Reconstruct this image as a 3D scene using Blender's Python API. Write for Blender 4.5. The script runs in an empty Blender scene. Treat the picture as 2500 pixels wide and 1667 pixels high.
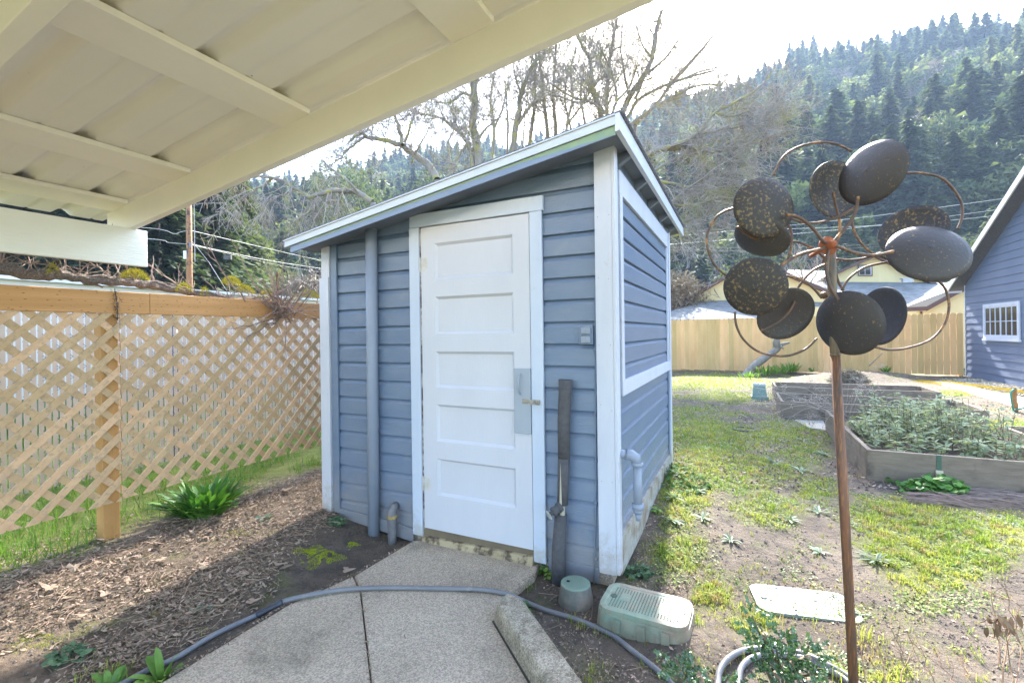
import bpy, bmesh, math, random
import numpy as np
from mathutils import Vector, noise
random.seed(7); rng = np.random.default_rng(7)
R = math.radians
sc = bpy.context.scene
col = sc.collection
# ---------------- camera ----------------
F = 1135.0; AR = .014; CX, CY = 1250.0, 813.6; CZ = 1.40      # focal length in photo pixels, roll, optical axis, eye height
cam = bpy.data.cameras.new('camera'); co = bpy.data.objects.new('camera', cam); col.objects.link(co)
cam.sensor_width = 36; cam.lens = 36 * F / 2500; cam.shift_x = 0; cam.shift_y = -(833.5 - CY) / 2500
cam.clip_start = .05; cam.clip_end = 4000
co.location = (0, 0, CZ); co.rotation_euler = (R(90), math.atan(AR), 0)
sc.camera = co
# ---------------- sky, sun, exposure ----------------
SUN_AZ, SUN_EL = R(20), R(38)
w = bpy.data.worlds.new('World'); sc.world = w; w.use_nodes = True
nt = w.node_tree; nt.nodes.clear()
sky = nt.nodes.new('ShaderNodeTexSky'); sky.sky_type = 'NISHITA'; sky.sun_disc = False
sky.sun_elevation = SUN_EL; sky.sun_rotation = SUN_AZ; sky.air_density = 1.0; sky.dust_density = 1.6; sky.ozone_density = 1.0
bgn = nt.nodes.new('ShaderNodeBackground'); bgn.inputs['Strength'].default_value = .12
wo = nt.nodes.new('ShaderNodeOutputWorld')
nt.links.new(sky.outputs[0], bgn.inputs[0]); nt.links.new(bgn.outputs[0], wo.inputs[0])
sl = bpy.data.lights.new('sun', 'SUN'); sl.energy = 3.9; sl.angle = R(1.5); sl.color = (1, .95, .87)
so = bpy.data.objects.new('sun', sl); col.objects.link(so)
sdir = Vector((math.sin(SUN_AZ) * math.cos(SUN_EL), math.cos(SUN_AZ) * math.cos(SUN_EL), math.sin(SUN_EL)))
so.rotation_euler = sdir.to_track_quat('Z', 'Y').to_euler(); so.location = (0, 0, 30)
vs = sc.view_settings; vs.view_transform = 'Standard'; vs.look = 'None'; vs.exposure = 3.15; vs.gamma = 1; vs.use_curve_mapping = False
sc.render.engine = 'CYCLES'; sc.cycles.max_bounces = 6; sc.cycles.diffuse_bounces = 4; sc.cycles.volume_bounces = 0
sc.cycles.transparent_max_bounces = 8
# ---------------- measuring helpers ----------------
def ray(x, y): return Vector((((x - CX) - AR * (y - CY)) / F, 1.0, -((y - CY) + AR * (x - CX)) / F))
def P(x, y, d): q = ray(x, y) * d; q.z += CZ; return q
def G(x, y, z=0.0): r = ray(x, y); q = r * ((z - CZ) / r.z); q.z = z; return q
TH = R(26.1)
U = Vector((-math.cos(TH), math.sin(TH), 0)); V = Vector((math.sin(TH), math.cos(TH), 0)); Z = Vector((0, 0, 1))
C0 = Vector((.569, 2.604, 0))                                   # front right corner of the shed
def S(a, b, z): return C0 + U * a + V * b + Z * z               # shed frame: a to the left, b backwards
def AB(x, y): d = Vector((x, y, 0)) - C0; return d.dot(U), d.dot(V)
def sm(t): t = max(0., min(1., t)); return t * t * (3 - 2 * t)
def H(x, y, rough=True):                                        # height of the ground
    a, b = AB(x, y)
    hl = -.05 + .18 * sm((a - 1.35) / 1.45)
    hr = -.045 + .045 * sm((math.hypot(x - .6, y - 2.3) - .5) / 1.6) + .05 * math.exp(-((x - .84) ** 2 + (y - 2.10) ** 2) / .03)
    hr += .11 * math.exp(-((a + .25) / .55) ** 2) * sm((b + .1) / 1.4) * (1 - sm((b - 2.6) / 1.5))
    h = hl + (hr - hl) * (1 - sm((a - .55) / .9))
    if rough:
        n = noise.noise(Vector((x * 1.1, y * 1.1, 0))) * .02 + noise.noise(Vector((x * 5, y * 5, 3))) * .008 + noise.noise(Vector((x * 17, y * 17, 3))) * .005
        if -.2 < a < 1.8 and -1.9 < b < .05: n = min(n, 0) * .4
        h += n
        # heap bed in front of the back fence
        d = math.hypot((x - 9.6) / 2.6, (y - 12.8) / 1.1)
        if d < 1: h += .22 * (1 - d * d) ** 2
    return h
# ---------------- mesh builder ----------------
WL = {}
class MB:
    def __init__(s): s.v = []; s.f = []; s.m = []; s.t = []; s.cm = 0; s.ct = None
    def add(s, vs, fs, mi=None, tint=None):
        n = len(s.v); s.v.extend(tuple(q) for q in vs); mi = s.cm if mi is None else mi
        tt = tint if tint is not None else (s.ct if s.ct is not None else .5)
        for f in fs: s.f.append(tuple(i + n for i in f)); s.m.append(mi); s.t.append(tt)
    def box3(s, o, x, y, z, mi=None, tint=None):
        o, x, y, z = Vector(o), Vector(x), Vector(y), Vector(z)
        s.add([o, o + x, o + x + y, o + y, o + z, o + x + z, o + x + y + z, o + y + z],
              [(0, 3, 2, 1), (4, 5, 6, 7), (0, 1, 5, 4), (1, 2, 6, 5), (2, 3, 7, 6), (3, 0, 4, 7)], mi, tint)
    def sbox(s, a0, a1, b0, b1, z0, z1, mi=None, tint=None):
        s.box3(S(a0, b0, z0), U * (a1 - a0), V * (b1 - b0), Z * (z1 - z0), mi, tint)
    def box(s, x0, x1, y0, y1, z0, z1, mi=None, tint=None):
        s.box3((x0, y0, z0), (x1 - x0, 0, 0), (0, y1 - y0, 0), (0, 0, z1 - z0), mi, tint)
    def prism(s, pts, vec, mi=None, tint=None):
        n = len(pts); vec = Vector(vec); p = [Vector(q) for q in pts]
        s.add(p + [q + vec for q in p], [tuple(range(n))[::-1], tuple(range(n, 2 * n))] + [(i, (i + 1) % n, n + (i + 1) % n, n + i) for i in range(n)], mi, tint)
    def tube(s, pts, r, n=8, mi=None, cap=True, tint=None, flat=1.0):
        pts = [Vector(q) for q in pts]; k = len(pts)
        rr = r if hasattr(r, '__len__') else [r] * k
        vs, fs = [], []; up = None
        for i, q in enumerate(pts):
            t = (pts[min(i + 1, k - 1)] - pts[max(i - 1, 0)])
            if t.length < 1e-9: t = Vector((0, 0, 1))
            t.normalize()
            if up is None:
                up = Vector((0, 0, 1)) if abs(t.z) < .9 else Vector((1, 0, 0))
            e1 = up - t * up.dot(t)
            if e1.length < 1e-6: e1 = t.orthogonal()
            e1.normalize(); up = e1; e2 = t.cross(e1)
            for j in range(n):
                an = 2 * math.pi * j / n
                vs.append(q + (e1 * math.cos(an) * flat + e2 * math.sin(an)) * rr[i])
        for i in range(k - 1):
            for j in range(n): fs.append((i * n + j, i * n + (j + 1) % n, (i + 1) * n + (j + 1) % n, (i + 1) * n + j))
        if cap: fs.append(tuple(range(n))[::-1]); fs.append(tuple(range((k - 1) * n, k * n)))
        s.add(vs, fs, mi, tint)
    def lathe(s, o, ax, prof, n=16, mi=None, tint=None):
        ax = Vector(ax).normalized(); e1 = ax.orthogonal().normalized(); e2 = ax.cross(e1); o = Vector(o)
        vs, fs = [], []
        for h, r in prof:
            for j in range(n):
                an = 2 * math.pi * j / n; vs.append(o + ax * h + (e1 * math.cos(an) + e2 * math.sin(an)) * r)
        for i in range(len(prof) - 1):
            for j in range(n): fs.append((i * n + j, i * n + (j + 1) % n, (i + 1) * n + (j + 1) % n, (i + 1) * n + j))
        fs.append(tuple(range(n))[::-1]); fs.append(tuple(range((len(prof) - 1) * n, len(prof) * n)))
        s.add(vs, fs, mi, tint)
    def leaf(s, o, d, n, L, W, mi=None, tint=None, segs=2, bend=0.0, shape=None):     # a leaf: pointed strip along d, width across n x d
        d = Vector(d).normalized(); side = Vector(n).cross(d)
        if side.length < 1e-5: side = d.orthogonal()
        side.normalize(); nn = d.cross(side); vs = []; fs = []
        o = Vector(o)
        for i in range(segs + 1):
            t = i / segs; w = W * (shape(t) if shape else math.sin(math.pi * min(.97, .08 + .9 * t))) * .5
            c = o + d * (L * t) + nn * (bend * L * t * t) * -1
            if i == segs: vs.append(c)
            else: vs += [c - side * w, c + side * w]
        for i in range(segs):
            if i == segs - 1: fs.append((2 * i, 2 * i + 1, 2 * i + 2))
            else: fs.append((2 * i, 2 * i + 1, 2 * i + 3, 2 * i + 2))
        s.add(vs, fs, mi, tint)
    def build(s, name, mats, parent=None, loc=None, smooth=False, bevel=0, recalc=True, keep=None):
        if not isinstance(mats, (list, tuple)): mats = [mats]
        if parent is not None: L = WL[parent.name]
        elif loc is not None: L = Vector(loc)
        else:
            a = np.array(s.v); L = Vector((float(a[:, 0].mean()), float(a[:, 1].mean()), float(a[:, 2].min())))
        me = bpy.data.meshes.new(name)
        va = np.array(s.v, dtype=np.float32) - np.array(L, dtype=np.float32)
        lens = np.fromiter((len(f) for f in s.f), dtype=np.int32, count=len(s.f))
        flat = np.fromiter((i for f in s.f for i in f), dtype=np.int32, count=int(lens.sum()))
        me.vertices.add(len(va)); me.vertices.foreach_set('co', va.ravel())
        me.loops.add(len(flat)); me.loops.foreach_set('vertex_index', flat)
        me.polygons.add(len(lens)); st = np.zeros(len(lens), dtype=np.int32); st[1:] = np.cumsum(lens)[:-1]
        me.polygons.foreach_set('loop_start', st); me.polygons.foreach_set('loop_total', lens)
        me.polygons.foreach_set('material_index', np.array(s.m, dtype=np.int32))
        me.update(calc_edges=True)
        at = me.attributes.new('tint', 'FLOAT', 'FACE'); at.data.foreach_set('value', np.array(s.t, dtype=np.float32))
        me.polygons.foreach_set('use_smooth', np.full(len(lens), bool(smooth)))
        if keep or (recalc and len(lens) < 60000):
            bm = bmesh.new(); bm.from_mesh(me)
            if keep: keep(bm, L)
            if recalc: bmesh.ops.recalc_face_normals(bm, faces=bm.faces)
            bm.to_mesh(me); bm.free()
        for m in mats: me.materials.append(m)
        me.validate()
        o = bpy.data.objects.new(name, me); col.objects.link(o)
        if parent is not None: o.parent = parent
        else: o.location = L
        WL[o.name] = L
        if bevel:
            md = o.modifiers.new('bevel', 'BEVEL'); md.width = bevel; md.segments = 2; md.limit_method = 'ANGLE'; md.angle_limit = R(35)
        return o
def empty(name, loc, label=None, cat=None, group=None):
    o = bpy.data.objects.new(name, None); col.objects.link(o); o.location = loc; o.empty_display_size = .1
    WL[o.name] = Vector(loc)
    return tag(o, label, cat, group)
def tag(o, label=None, cat=None, group=None, kind=None):
    if label: o['label'] = label
    if cat: o['category'] = cat
    if group: o['group'] = group
    if kind: o['kind'] = kind
    return o
# ---------------- materials ----------------
MC = {}
def mat(name, c1, c2=None, scale=6, stretch=(1, 1, 1), rz=0, rough=.7, bump=.15, bscale=None, spec=.4, metal=0, tint=0, dirt=None, dscale=3, dthr=(.5, .7), trans=0, spots=None, c3=None, wave=None, bstretch=None, cells=None, zdirt_shade=None):
    """noise-mixed paint, wood, soil or leaf; dirt=(r,g,b) adds stains with a shape of their own"""
    if name in MC: return MC[name]
    m = bpy.data.materials.new(name); m.use_nodes = True; n = m.node_tree.nodes; l = m.node_tree.links; n.clear()
    out = n.new('ShaderNodeOutputMaterial'); pb = n.new('ShaderNodeBsdfPrincipled')
    pb.inputs['Roughness'].default_value = rough; pb.inputs['Specular IOR Level'].default_value = spec; pb.inputs['Metallic'].default_value = metal
    tc = n.new('ShaderNodeTexCoord'); mp = n.new('ShaderNodeMapping'); mp.inputs['Rotation'].default_value = (0, 0, 0)
    mp0 = n.new('ShaderNodeMapping'); mp0.inputs['Rotation'].default_value = (0, 0, rz); l.new(tc.outputs['Object'], mp0.inputs[0])
    mp.inputs['Scale'].default_value = stretch; l.new(mp0.outputs[0], mp.inputs[0])
    def nz(sc_, det=5, src=mp, ro=.6):
        t = n.new('ShaderNodeTexNoise'); t.inputs['Scale'].default_value = sc_; t.inputs['Detail'].default_value = det; t.inputs['Roughness'].default_value = ro
        l.new(src.outputs[0], t.inputs['Vector']); return t
    def mix(f, a, b, mode='MIX'):
        x = n.new('ShaderNodeMix'); x.data_type = 'RGBA'; x.blend_type = mode
        for s_, val in ((0, f), (6, a), (7, b)):
            if hasattr(val, 'is_output') or isinstance(val, bpy.types.NodeSocket): l.new(val, x.inputs[s_])
            elif isinstance(val, (int, float)): x.inputs[s_].default_value = val
            else: x.inputs[s_].default_value = (*val, 1)
        return x.outputs[2]
    def mr(sock, a, b, c=0, d=1):
        q = n.new('ShaderNodeMapRange'); q.inputs[1].default_value = a; q.inputs[2].default_value = b; q.inputs[3].default_value = c; q.inputs[4].default_value = d
        l.new(sock, q.inputs[0]); return q.outputs[0]
    t1 = nz(scale); cur = mix(mr(t1.outputs[0], .32, .68), c1, c2 or tuple(x * .8 for x in c1))
    if c3:
        t3 = nz(scale * 4.3, 4); cur = mix(mr(t3.outputs[0], .52, .62), cur, c3)
    if dirt:
        t2 = nz(dscale, 6, mp0); cur = mix(mr(t2.outputs[0], *dthr), cur, dirt)
    if zdirt_shade:                                                    # mud splashed up from the soil, ragged upper edge; on the curb partly painted shade
        sx = n.new('ShaderNodeSeparateXYZ'); ge = n.new('ShaderNodeNewGeometry'); l.new(ge.outputs['Position'], sx.inputs[0]); tz = nz(14, 6, mp0, .7); ad = n.new('ShaderNodeMath'); ad.operation = 'MULTIPLY_ADD'; l.new(mr(tz.outputs[0], .35, .65, -.12, .12), ad.inputs[0]); ad.inputs[1].default_value = 1; l.new(sx.outputs[2], ad.inputs[2])
        cur = mix(mr(ad.outputs[0], zdirt_shade[1], zdirt_shade[0], 0, .55), cur, zdirt_shade[2])
    if cells:
        vc = n.new('ShaderNodeTexVoronoi'); vc.inputs['Scale'].default_value = cells[0]; l.new(mp0.outputs[0], vc.inputs['Vector'])
        sp_ = n.new('ShaderNodeSeparateColor'); l.new(vc.outputs['Color'], sp_.inputs[0])
        hv = n.new('ShaderNodeHueSaturation'); l.new(cur, hv.inputs['Color']); l.new(mr(sp_.outputs[0], 0, 1, 1 - cells[1], 1 + cells[1]), hv.inputs['Value'])
        l.new(mr(sp_.outputs[1], 0, 1, .47, .53), hv.inputs['Hue']); cur = hv.outputs[0]
    if spots:
        vo = n.new('ShaderNodeTexVoronoi'); vo.inputs['Scale'].default_value = spots[1]; l.new(mp0.outputs[0], vo.inputs['Vector'])
        if len(spots) > 3:
            mps = n.new('ShaderNodeMapping'); mps.inputs['Scale'].default_value = spots[3]; l.new(mp0.outputs[0], mps.inputs[0]); l.new(mps.outputs[0], vo.inputs['Vector'])
        cur = mix(mr(vo.outputs['Distance'], spots[2], spots[2] * .6), cur, spots[0])
    if tint:
        at = n.new('ShaderNodeAttribute'); at.attribute_name = 'tint'
        hs = n.new('ShaderNodeHueSaturation'); l.new(cur, hs.inputs['Color']); l.new(mr(at.outputs['Fac'], 0, 1, 1 - tint, 1 + tint), hs.inputs['Value'])
        l.new(mr(at.outputs['Fac'], 0, 1, .5 + tint * .045, .5 - tint * .045), hs.inputs['Hue']); cur = hs.outputs[0]
    l.new(cur, pb.inputs['Base Color'])
    if bump:
        mpb = mp
        if bstretch:
            mpb = n.new('ShaderNodeMapping'); mpb.inputs['Scale'].default_value = bstretch; l.new(mp0.outputs[0], mpb.inputs[0])
        tb = nz(bscale or scale * 5, 6, mpb, .65); bp = n.new('ShaderNodeBump'); bp.inputs['Strength'].default_value = bump; bp.inputs['Distance'].default_value = .01
        l.new(tb.outputs[0], bp.inputs['Height']); l.new(bp.outputs[0], pb.inputs['Normal'])
    if trans:
        tr = n.new('ShaderNodeBsdfTranslucent'); l.new(mix(.7, cur, mix(1.0, cur, (1.0, 1.0, .45), 'MULTIPLY')), tr.inputs['Color'])
        ms = n.new('ShaderNodeMixShader'); ms.inputs[0].default_value = trans
        l.new(pb.outputs[0], ms.inputs[1]); l.new(tr.outputs[0], ms.inputs[2]); l.new(ms.outputs[0], out.inputs[0])
    else: l.new(pb.outputs[0], out.inputs[0])
    MC[name] = m; return m
WHITE = mat('shed_white_paint', (.57, .60, .67), (.50, .53, .61), 4, (1, 1, .25), rough=.45, bump=.25, bscale=30, bstretch=(4, 4, .5), dirt=(.45, .42, .36), dscale=9, dthr=(.64, .80), zdirt_shade=(.05, .24, (.34, .28, .20)))
DOORW = mat('door_white_paint', (.56, .575, .63), (.52, .535, .59), 3, (1, 1, .3), rough=.4, bump=.22, bscale=22, bstretch=(5, 5, .5), dirt=(.55, .54, .52), dscale=14, dthr=(.70, .80))
TRIMB = mat('pale_blue_trim_paint', (.52, .58, .68), (.47, .54, .66), 5, (1, 1, .3), rough=.45, bump=.25, bscale=26, bstretch=(5, 5, .5), dirt=(.36, .34, .3), dscale=8, dthr=(.64, .82), zdirt_shade=(.02, .16, (.38, .34, .27)))
BLUE = mat('siding_blue_paint', (.122, .178, .275), (.158, .210, .295), 3, (1, 1, 3), rz=TH, spec=.7, rough=.34, bump=.35, bscale=26, bstretch=(1, 1, 7), dirt=(.21, .24, .285), dscale=9, dthr=(.58, .88), zdirt_shade=(.06, .42, (.27, .24, .21)))
BLUED = mat('soffit_blue_paint', (.17, .20, .25), (.12, .14, .18), 4, rough=.6, bump=.2)
CREAM = mat('porch_cream_paint', (.90, .835, .715), (.84, .785, .665), 3, rough=.5, bump=.12, bscale=30, dirt=(.42, .36, .25), dscale=30, dthr=(.78, .84))
CREAMW = mat('header_cream_paint', (.88, .86, .75), (.83, .80, .69), 3, rz=TH, stretch=(6, .6, 2), rough=.5, bump=.5, bscale=8, bstretch=(8, 1, 9))
SHEETC = mat('porch_sheet_paint', (.87, .82, .71), (.81, .76, .655), 1.2, rough=.55, bump=.03, spots=((.22, .17, .10), 8, .030))
CEDAR = mat('lattice_post_cedar', (.52, .29, .105), (.42, .22, .07), 9, (1, 1, .12), rz=TH, rough=.7, bump=.4, bscale=30, bstretch=(1, 1, .15), dirt=(.46, .36, .22), dscale=5, dthr=(.6, .8))
RAIL = mat('lattice_rail_cedar', (.58, .31, .12), (.48, .25, .085), 5, (3, .3, 6), rz=TH, rough=.65, bump=.3, spots=((.20, .085, .025), 30, .20, (1, .75, 2.6)))
LATT = mat('lattice_strip_wood', (.64, .435, .245), (.52, .34, .18), 9, rough=.7, bump=.25, tint=.16, c3=(.46, .33, .20), dirt=(.32, .25, .17), dscale=11, dthr=(.62, .74))
CONC = mat('exposed_aggregate_concrete', (.56, .455, .345), (.46, .37, .275), 2.5, rough=.85, bump=1.0, bscale=150, c3=None, dirt=(.22, .19, .14), dscale=3, dthr=(.55, .85), cells=(175, .33))
def proj(x, y, z):                                              # where a world point stands in the photograph (used for the patchiness of the lawn only)
    u1 = x / y * F; v1 = -(z - CZ) / y * F; dx = (u1 + AR * v1) / (1 + AR * AR); dy = (v1 - AR * u1) / (1 + AR * AR)
    return CX + dx, CY + dy
def planeP(x, y, p, n):
    r = ray(x, y); o = Vector((0, 0, CZ)); t = (Vector(p) - o).dot(n) / r.dot(n); return o + r * t
def FP(x, y, off=0): return planeP(x, y, S(0, off, 0), V)       # on the plane b = off
def SP(x, y, a=0): return planeP(x, y, S(a, 0, 0), U)           # on the plane a
# ---------------- ground ----------------
def spaced(a, b, d0, outs):
    mid = list(np.arange(a, b, d0)); lo, hi = [], []; d = d0; x = a
    while x > -outs: d *= 1.22; x -= d; lo.append(x)
    d = d0; x = b
    while x < outs: hi.append(x); d *= 1.22; x += d
    return lo[::-1] + mid + hi
PATCH = [(G(c[0], c[1]), c[2], c[3], c[4]) for c in []]
PX = [(1720, 1085, 120, 75, 1), (1800, 1165, 150, 55, 1), (1668, 1220, 60, 90, .9), (1880, 1060, 110, 40, .7), (1740, 932, 150, 20, 1), (1780, 970, 130, 16, .6), (2300, 1335, 180, 78, 1.2), (2190, 1265, 120, 45, 1),
      (2450, 1290, 80, 45, .7), (1880, 1240, 90, 45, .75), (1650, 1345, 60, 35, .7), (1990, 1195, 60, 30, .8), (2420, 1040, 110, 16, .9), (2260, 906, 110, 9, .9), (1960, 1100, 70, 50, .6), (2140, 1640, 70, 50, .35), (1740, 1440, 40, 30, .7), (1840, 1500, 70, 26, .7), (2350, 960, 100, 8, .8), (1700, 1000, 60, 20, .5)]
def grassy(x, y):
    a, b = AB(x, y)
    if a > 2.0:
        return max(0, min(1, (a - 2.88 + .25 * noise.noise(Vector((x * 2, y * 2, 5)))) / .25)) * (1 if a < 9 else .6) + (0.12 if a > 2.95 else 0)
    if y < .8: return 0
    if a > .15 and b < 2.4: return 0
    px, py = proj(x, y, 0); g = 0
    nn = noise.noise(Vector((x * 1.6, y * 1.6, 9))) * .55 + noise.noise(Vector((x * 5, y * 5, 2))) * .5
    for cx, cy, hw, hh, s_ in PX:
        d = math.hypot((px - cx) / (hw * 1.12), (py - cy) / (hh * 1.12))
        g = max(g, s_ * (1.3 - d))
    g = g * 1.25 + nn * .75
    if 18 > y > 15 or x > 15: g = .25 + nn
    return max(0, min(1, g)) if g > .12 else (.4 if nn > .30 else 0)
gx = spaced(-4.6, 13.2, .07, 620); gy = spaced(.9, 15.2, .07, 620)
gx = [x for x in gx if abs(x) < 640]; gy = [y for y in gy if abs(y) < 640]
nx, ny = len(gx), len(gy)
gv = np.zeros((ny, nx, 3), dtype=np.float32); gt = np.zeros((ny, nx), dtype=np.float32)
for j, y in enumerate(gy):
    for i, x in enumerate(gx):
        near = -5 < x < 14 and .5 < y < 16
        gv[j, i] = (x, y, H(x, y, near) if near else H(max(-5, min(14, x)), max(.5, min(16, y)), False))
        gt[j, i] = grassy(x, y) if (near or (-9 < x < 20 and 0 < y < 24)) else .5
me = bpy.data.meshes.new('ground'); idx = np.arange(nx * ny).reshape(ny, nx)
q = np.stack([idx[:-1, :-1], idx[:-1, 1:], idx[1:, 1:], idx[1:, :-1]], -1).reshape(-1, 4)
me.vertices.add(nx * ny); me.vertices.foreach_set('co', gv.ravel()); me.loops.add(q.size); me.loops.foreach_set('vertex_index', q.ravel().astype(np.int32))
me.polygons.add(len(q)); me.polygons.foreach_set('loop_start', np.arange(0, q.size, 4, dtype=np.int32)); me.polygons.foreach_set('loop_total', np.full(len(q), 4, dtype=np.int32))
me.update(calc_edges=True); me.polygons.foreach_set('use_smooth', np.ones(len(q), dtype=bool))
at = me.attributes.new('lawn', 'FLOAT', 'POINT'); at.data.foreach_set('value', gt.ravel())
at = me.attributes.new('bed', 'FLOAT', 'POINT')
bedv = np.zeros((ny, nx), dtype=np.float32)
for j, y in enumerate(gy):
    for i, x in enumerate(gx):
        if -5 < x < 3 and 0 < y < 8:
            a, b = AB(x, y); bedv[j, i] = sm((a - 1.55 - .35 * sm((b + .9) / .8) + .25 * noise.noise(Vector((x * 2, y * 2, 1)))) / .35)
at.data.foreach_set('value', bedv.ravel())
gob = bpy.data.objects.new('ground', me); col.objects.link(gob); tag(gob, 'bare dark soil with patches of spring grass, moss and leaf litter', 'ground', kind='structure')
gm = bpy.data.materials.new('garden_soil'); gm.use_nodes = True; n = gm.node_tree.nodes; l = gm.node_tree.links; n.clear()
def N(t, **k):
    x = n.new(t)
    for a_, b_ in k.items(): setattr(x, a_, b_)
    return x
tc = N('ShaderNodeTexCoord')
def nz(s_, d=6, r=.6):
    t = N('ShaderNodeTexNoise'); t.inputs['Scale'].default_value = s_; t.inputs['Detail'].default_value = d; t.inputs['Roughness'].default_value = r; l.new(tc.outputs['Object'], t.inputs['Vector']); return t.outputs[0]
def mrr(s_, a, b, c=0, d=1):
    x = N('ShaderNodeMapRange'); [x.inputs[i + 1].__setattr__('default_value', v_) for i, v_ in enumerate((a, b, c, d))]; l.new(s_, x.inputs[0]); return x.outputs[0]
def mx(f, a, b):
    x = N('ShaderNodeMix', data_type='RGBA')
    for i, v_ in ((0, f), (6, a), (7, b)):
        if isinstance(v_, bpy.types.NodeSocket): l.new(v_, x.inputs[i])
        elif i == 0: x.inputs[0].default_value = v_
        else: x.inputs[i].default_value = (*v_, 1)
    return x.outputs[2]
def mul(a, b):
    x = N('ShaderNodeMath', operation='MULTIPLY'); l.new(a, x.inputs[0])
    if isinstance(b, bpy.types.NodeSocket): l.new(b, x.inputs[1])
    else: x.inputs[1].default_value = b
    return x.outputs[0]
c = mx(mrr(nz(1.6), .38, .62), (.112, .086, .065), (.168, .134, .104))
c = mx(mrr(nz(9), .45, .62), c, (.085, .07, .058))
vo = N('ShaderNodeTexVoronoi'); vo.inputs['Scale'].default_value = 70; l.new(tc.outputs['Object'], vo.inputs['Vector'])
c = mx(mul(mrr(vo.outputs['Distance'], .35, .12), .35), c, (.22, .185, .15))
c = mx(mul(mrr(nz(40, 4), .58, .68), .6), c, (.045, .036, .03))
ab = N('ShaderNodeAttribute', attribute_name='bed'); al = N('ShaderNodeAttribute', attribute_name='lawn')
c = mx(mul(ab.outputs['Fac'], .75), c, mx(mrr(nz(14), .4, .6), (.12, .086, .062), (.23, .17, .12)))
c = mx(mul(mrr(nz(3.2, 8, .7), .56, .66), .55), c, (.10, .12, .03))
c = mx(mul(al.outputs['Fac'], .8), c, mx(mrr(nz(7), .4, .6), (.12, .155, .03), (.19, .21, .05)))
pb = N('ShaderNodeBsdfPrincipled'); pb.inputs['Roughness'].default_value = .9; pb.inputs['Specular IOR Level'].default_value = .25; l.new(c, pb.inputs['Base Color'])
bp = N('ShaderNodeBump'); bp.inputs['Strength'].default_value = .9; bp.inputs['Distance'].default_value = .02
mm = N('ShaderNodeMath', operation='ADD'); l.new(nz(38, 8, .7), mm.inputs[0]); l.new(mul(nz(9, 5), .8), mm.inputs[1]); l.new(mm.outputs[0], bp.inputs['Height']); l.new(bp.outputs[0], pb.inputs['Normal'])
ou = N('ShaderNodeOutputMaterial'); l.new(pb.outputs[0], ou.inputs[0]); me.materials.append(gm)
# ---------------- concrete walk ----------------
def slab(name, pts, z0, z1, m=CONC, label=None, cat=None, kind='structure', bevel=.008):
    b = MB(); b.prism([(p.x, p.y, z0) for p in pts], (0, 0, z1 - z0)); o = b.build(name, m, bevel=bevel)
    return tag(o, label, cat, kind=kind)
j0, j1 = G(866, 1404), G(882, 1440); j2 = G(909, 1664); jd = (j2 - j1); j3 = j2 + jd * 1.6
dr = G(1322, 1364); slR = [G(1305, 1400), G(1255, 1440), G(1236, 1462)]
far_r = Vector((.62, .35, 0)); far_l = Vector((-2.35, .35, 0))
slab('path', [G(1012, 1317), j0, j1, j2, Vector((j3.x, .4, 0)), far_r, Vector((.10, 1.75, 0)), slR[2], slR[1], slR[0], dr, S(.5, -.012, 0), S(1.30, -.012, 0)], -.16, 0, label='exposed aggregate concrete walk leading to the white shed door', cat='path')
e = Vector((-.007, 0, 0))
slab('path', [j0 + e * 1.6, G(700, 1476), G(415, 1650), far_l, Vector((j3.x - .006, .4, 0)), j2 + e, j1 + e], -.16, -.003, label='left slab of the concrete walk beside the hose coupling', cat='path')
cm = MB()                                                       # low curb lying along the right edge of the walk
ct = [G(1206, 1461, .085), G(1237, 1443, .085), G(1275, 1458, .085)]; dv = (G(1427, 1667, .085) - ct[2]); dv2 = Vector((dv.x * 1.0, dv.y * 1.0, 0))
t2 = ct[2] + dv2 * 2.6; w_ = .115; side = Vector((-dv2.y, dv2.x, 0)).normalized()
if side.x > 0: side = -side
tl = ct[0]; t3 = t2 + side * .105; tl = G(1213, 1468, .085)
base = [Vector((p.x, p.y, -.1)) for p in (tl + side * .04 + Vector((0, -.02, 0)), ct[1] + Vector((-.004, .015, 0)), ct[2] - side * .018, t2 - side * .018, t3 + side * .045)]
top = [Vector((p.x, p.y, .085)) for p in (tl, ct[1], ct[2], t2, t3)]
jd_ = MB(); jd_.prism([Vector((p.x, p.y, .0008)) for p in (base[0].lerp(top[0], .54) + side * .009, base[0].lerp(top[0], .54) - side * .004, base[4].lerp(top[4], .54) - side * .004, base[4].lerp(top[4], .54) + side * .010)], (0, 0, .0012)); jo = jd_.build('path_joint', mat('shadow_joint', (.035, .03, .022), (.06, .05, .035), 20, bump=.3)); tag(jo, 'dark strip painted as the shadow gap between the walk and the curb', 'joint', kind='structure')  # thin dark strip painted in for the shadowed gap beside the curb
cm.add(base + top, [(4, 3, 2, 1, 0), (5, 6, 7, 8, 9)] + [(i, (i + 1) % 5, 5 + (i + 1) % 5, 5 + i) for i in range(5)])
CURB = mat('curb_concrete', (.47, .405, .31), (.36, .30, .22), 5, rough=.9, bump=1.0, bscale=120, cells=(190, .4), dirt=(.20, .16, .10), dscale=7, dthr=(.52, .75), zdirt_shade=(.01, .10, (.15, .125, .085)))  # sides darken towards the foot: brown stain plus shade painted into the colour
tag(cm.build('concrete_curb', CURB, bevel=.016), 'rough concrete curb lying along the right edge of the walk', 'curb')
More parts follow.
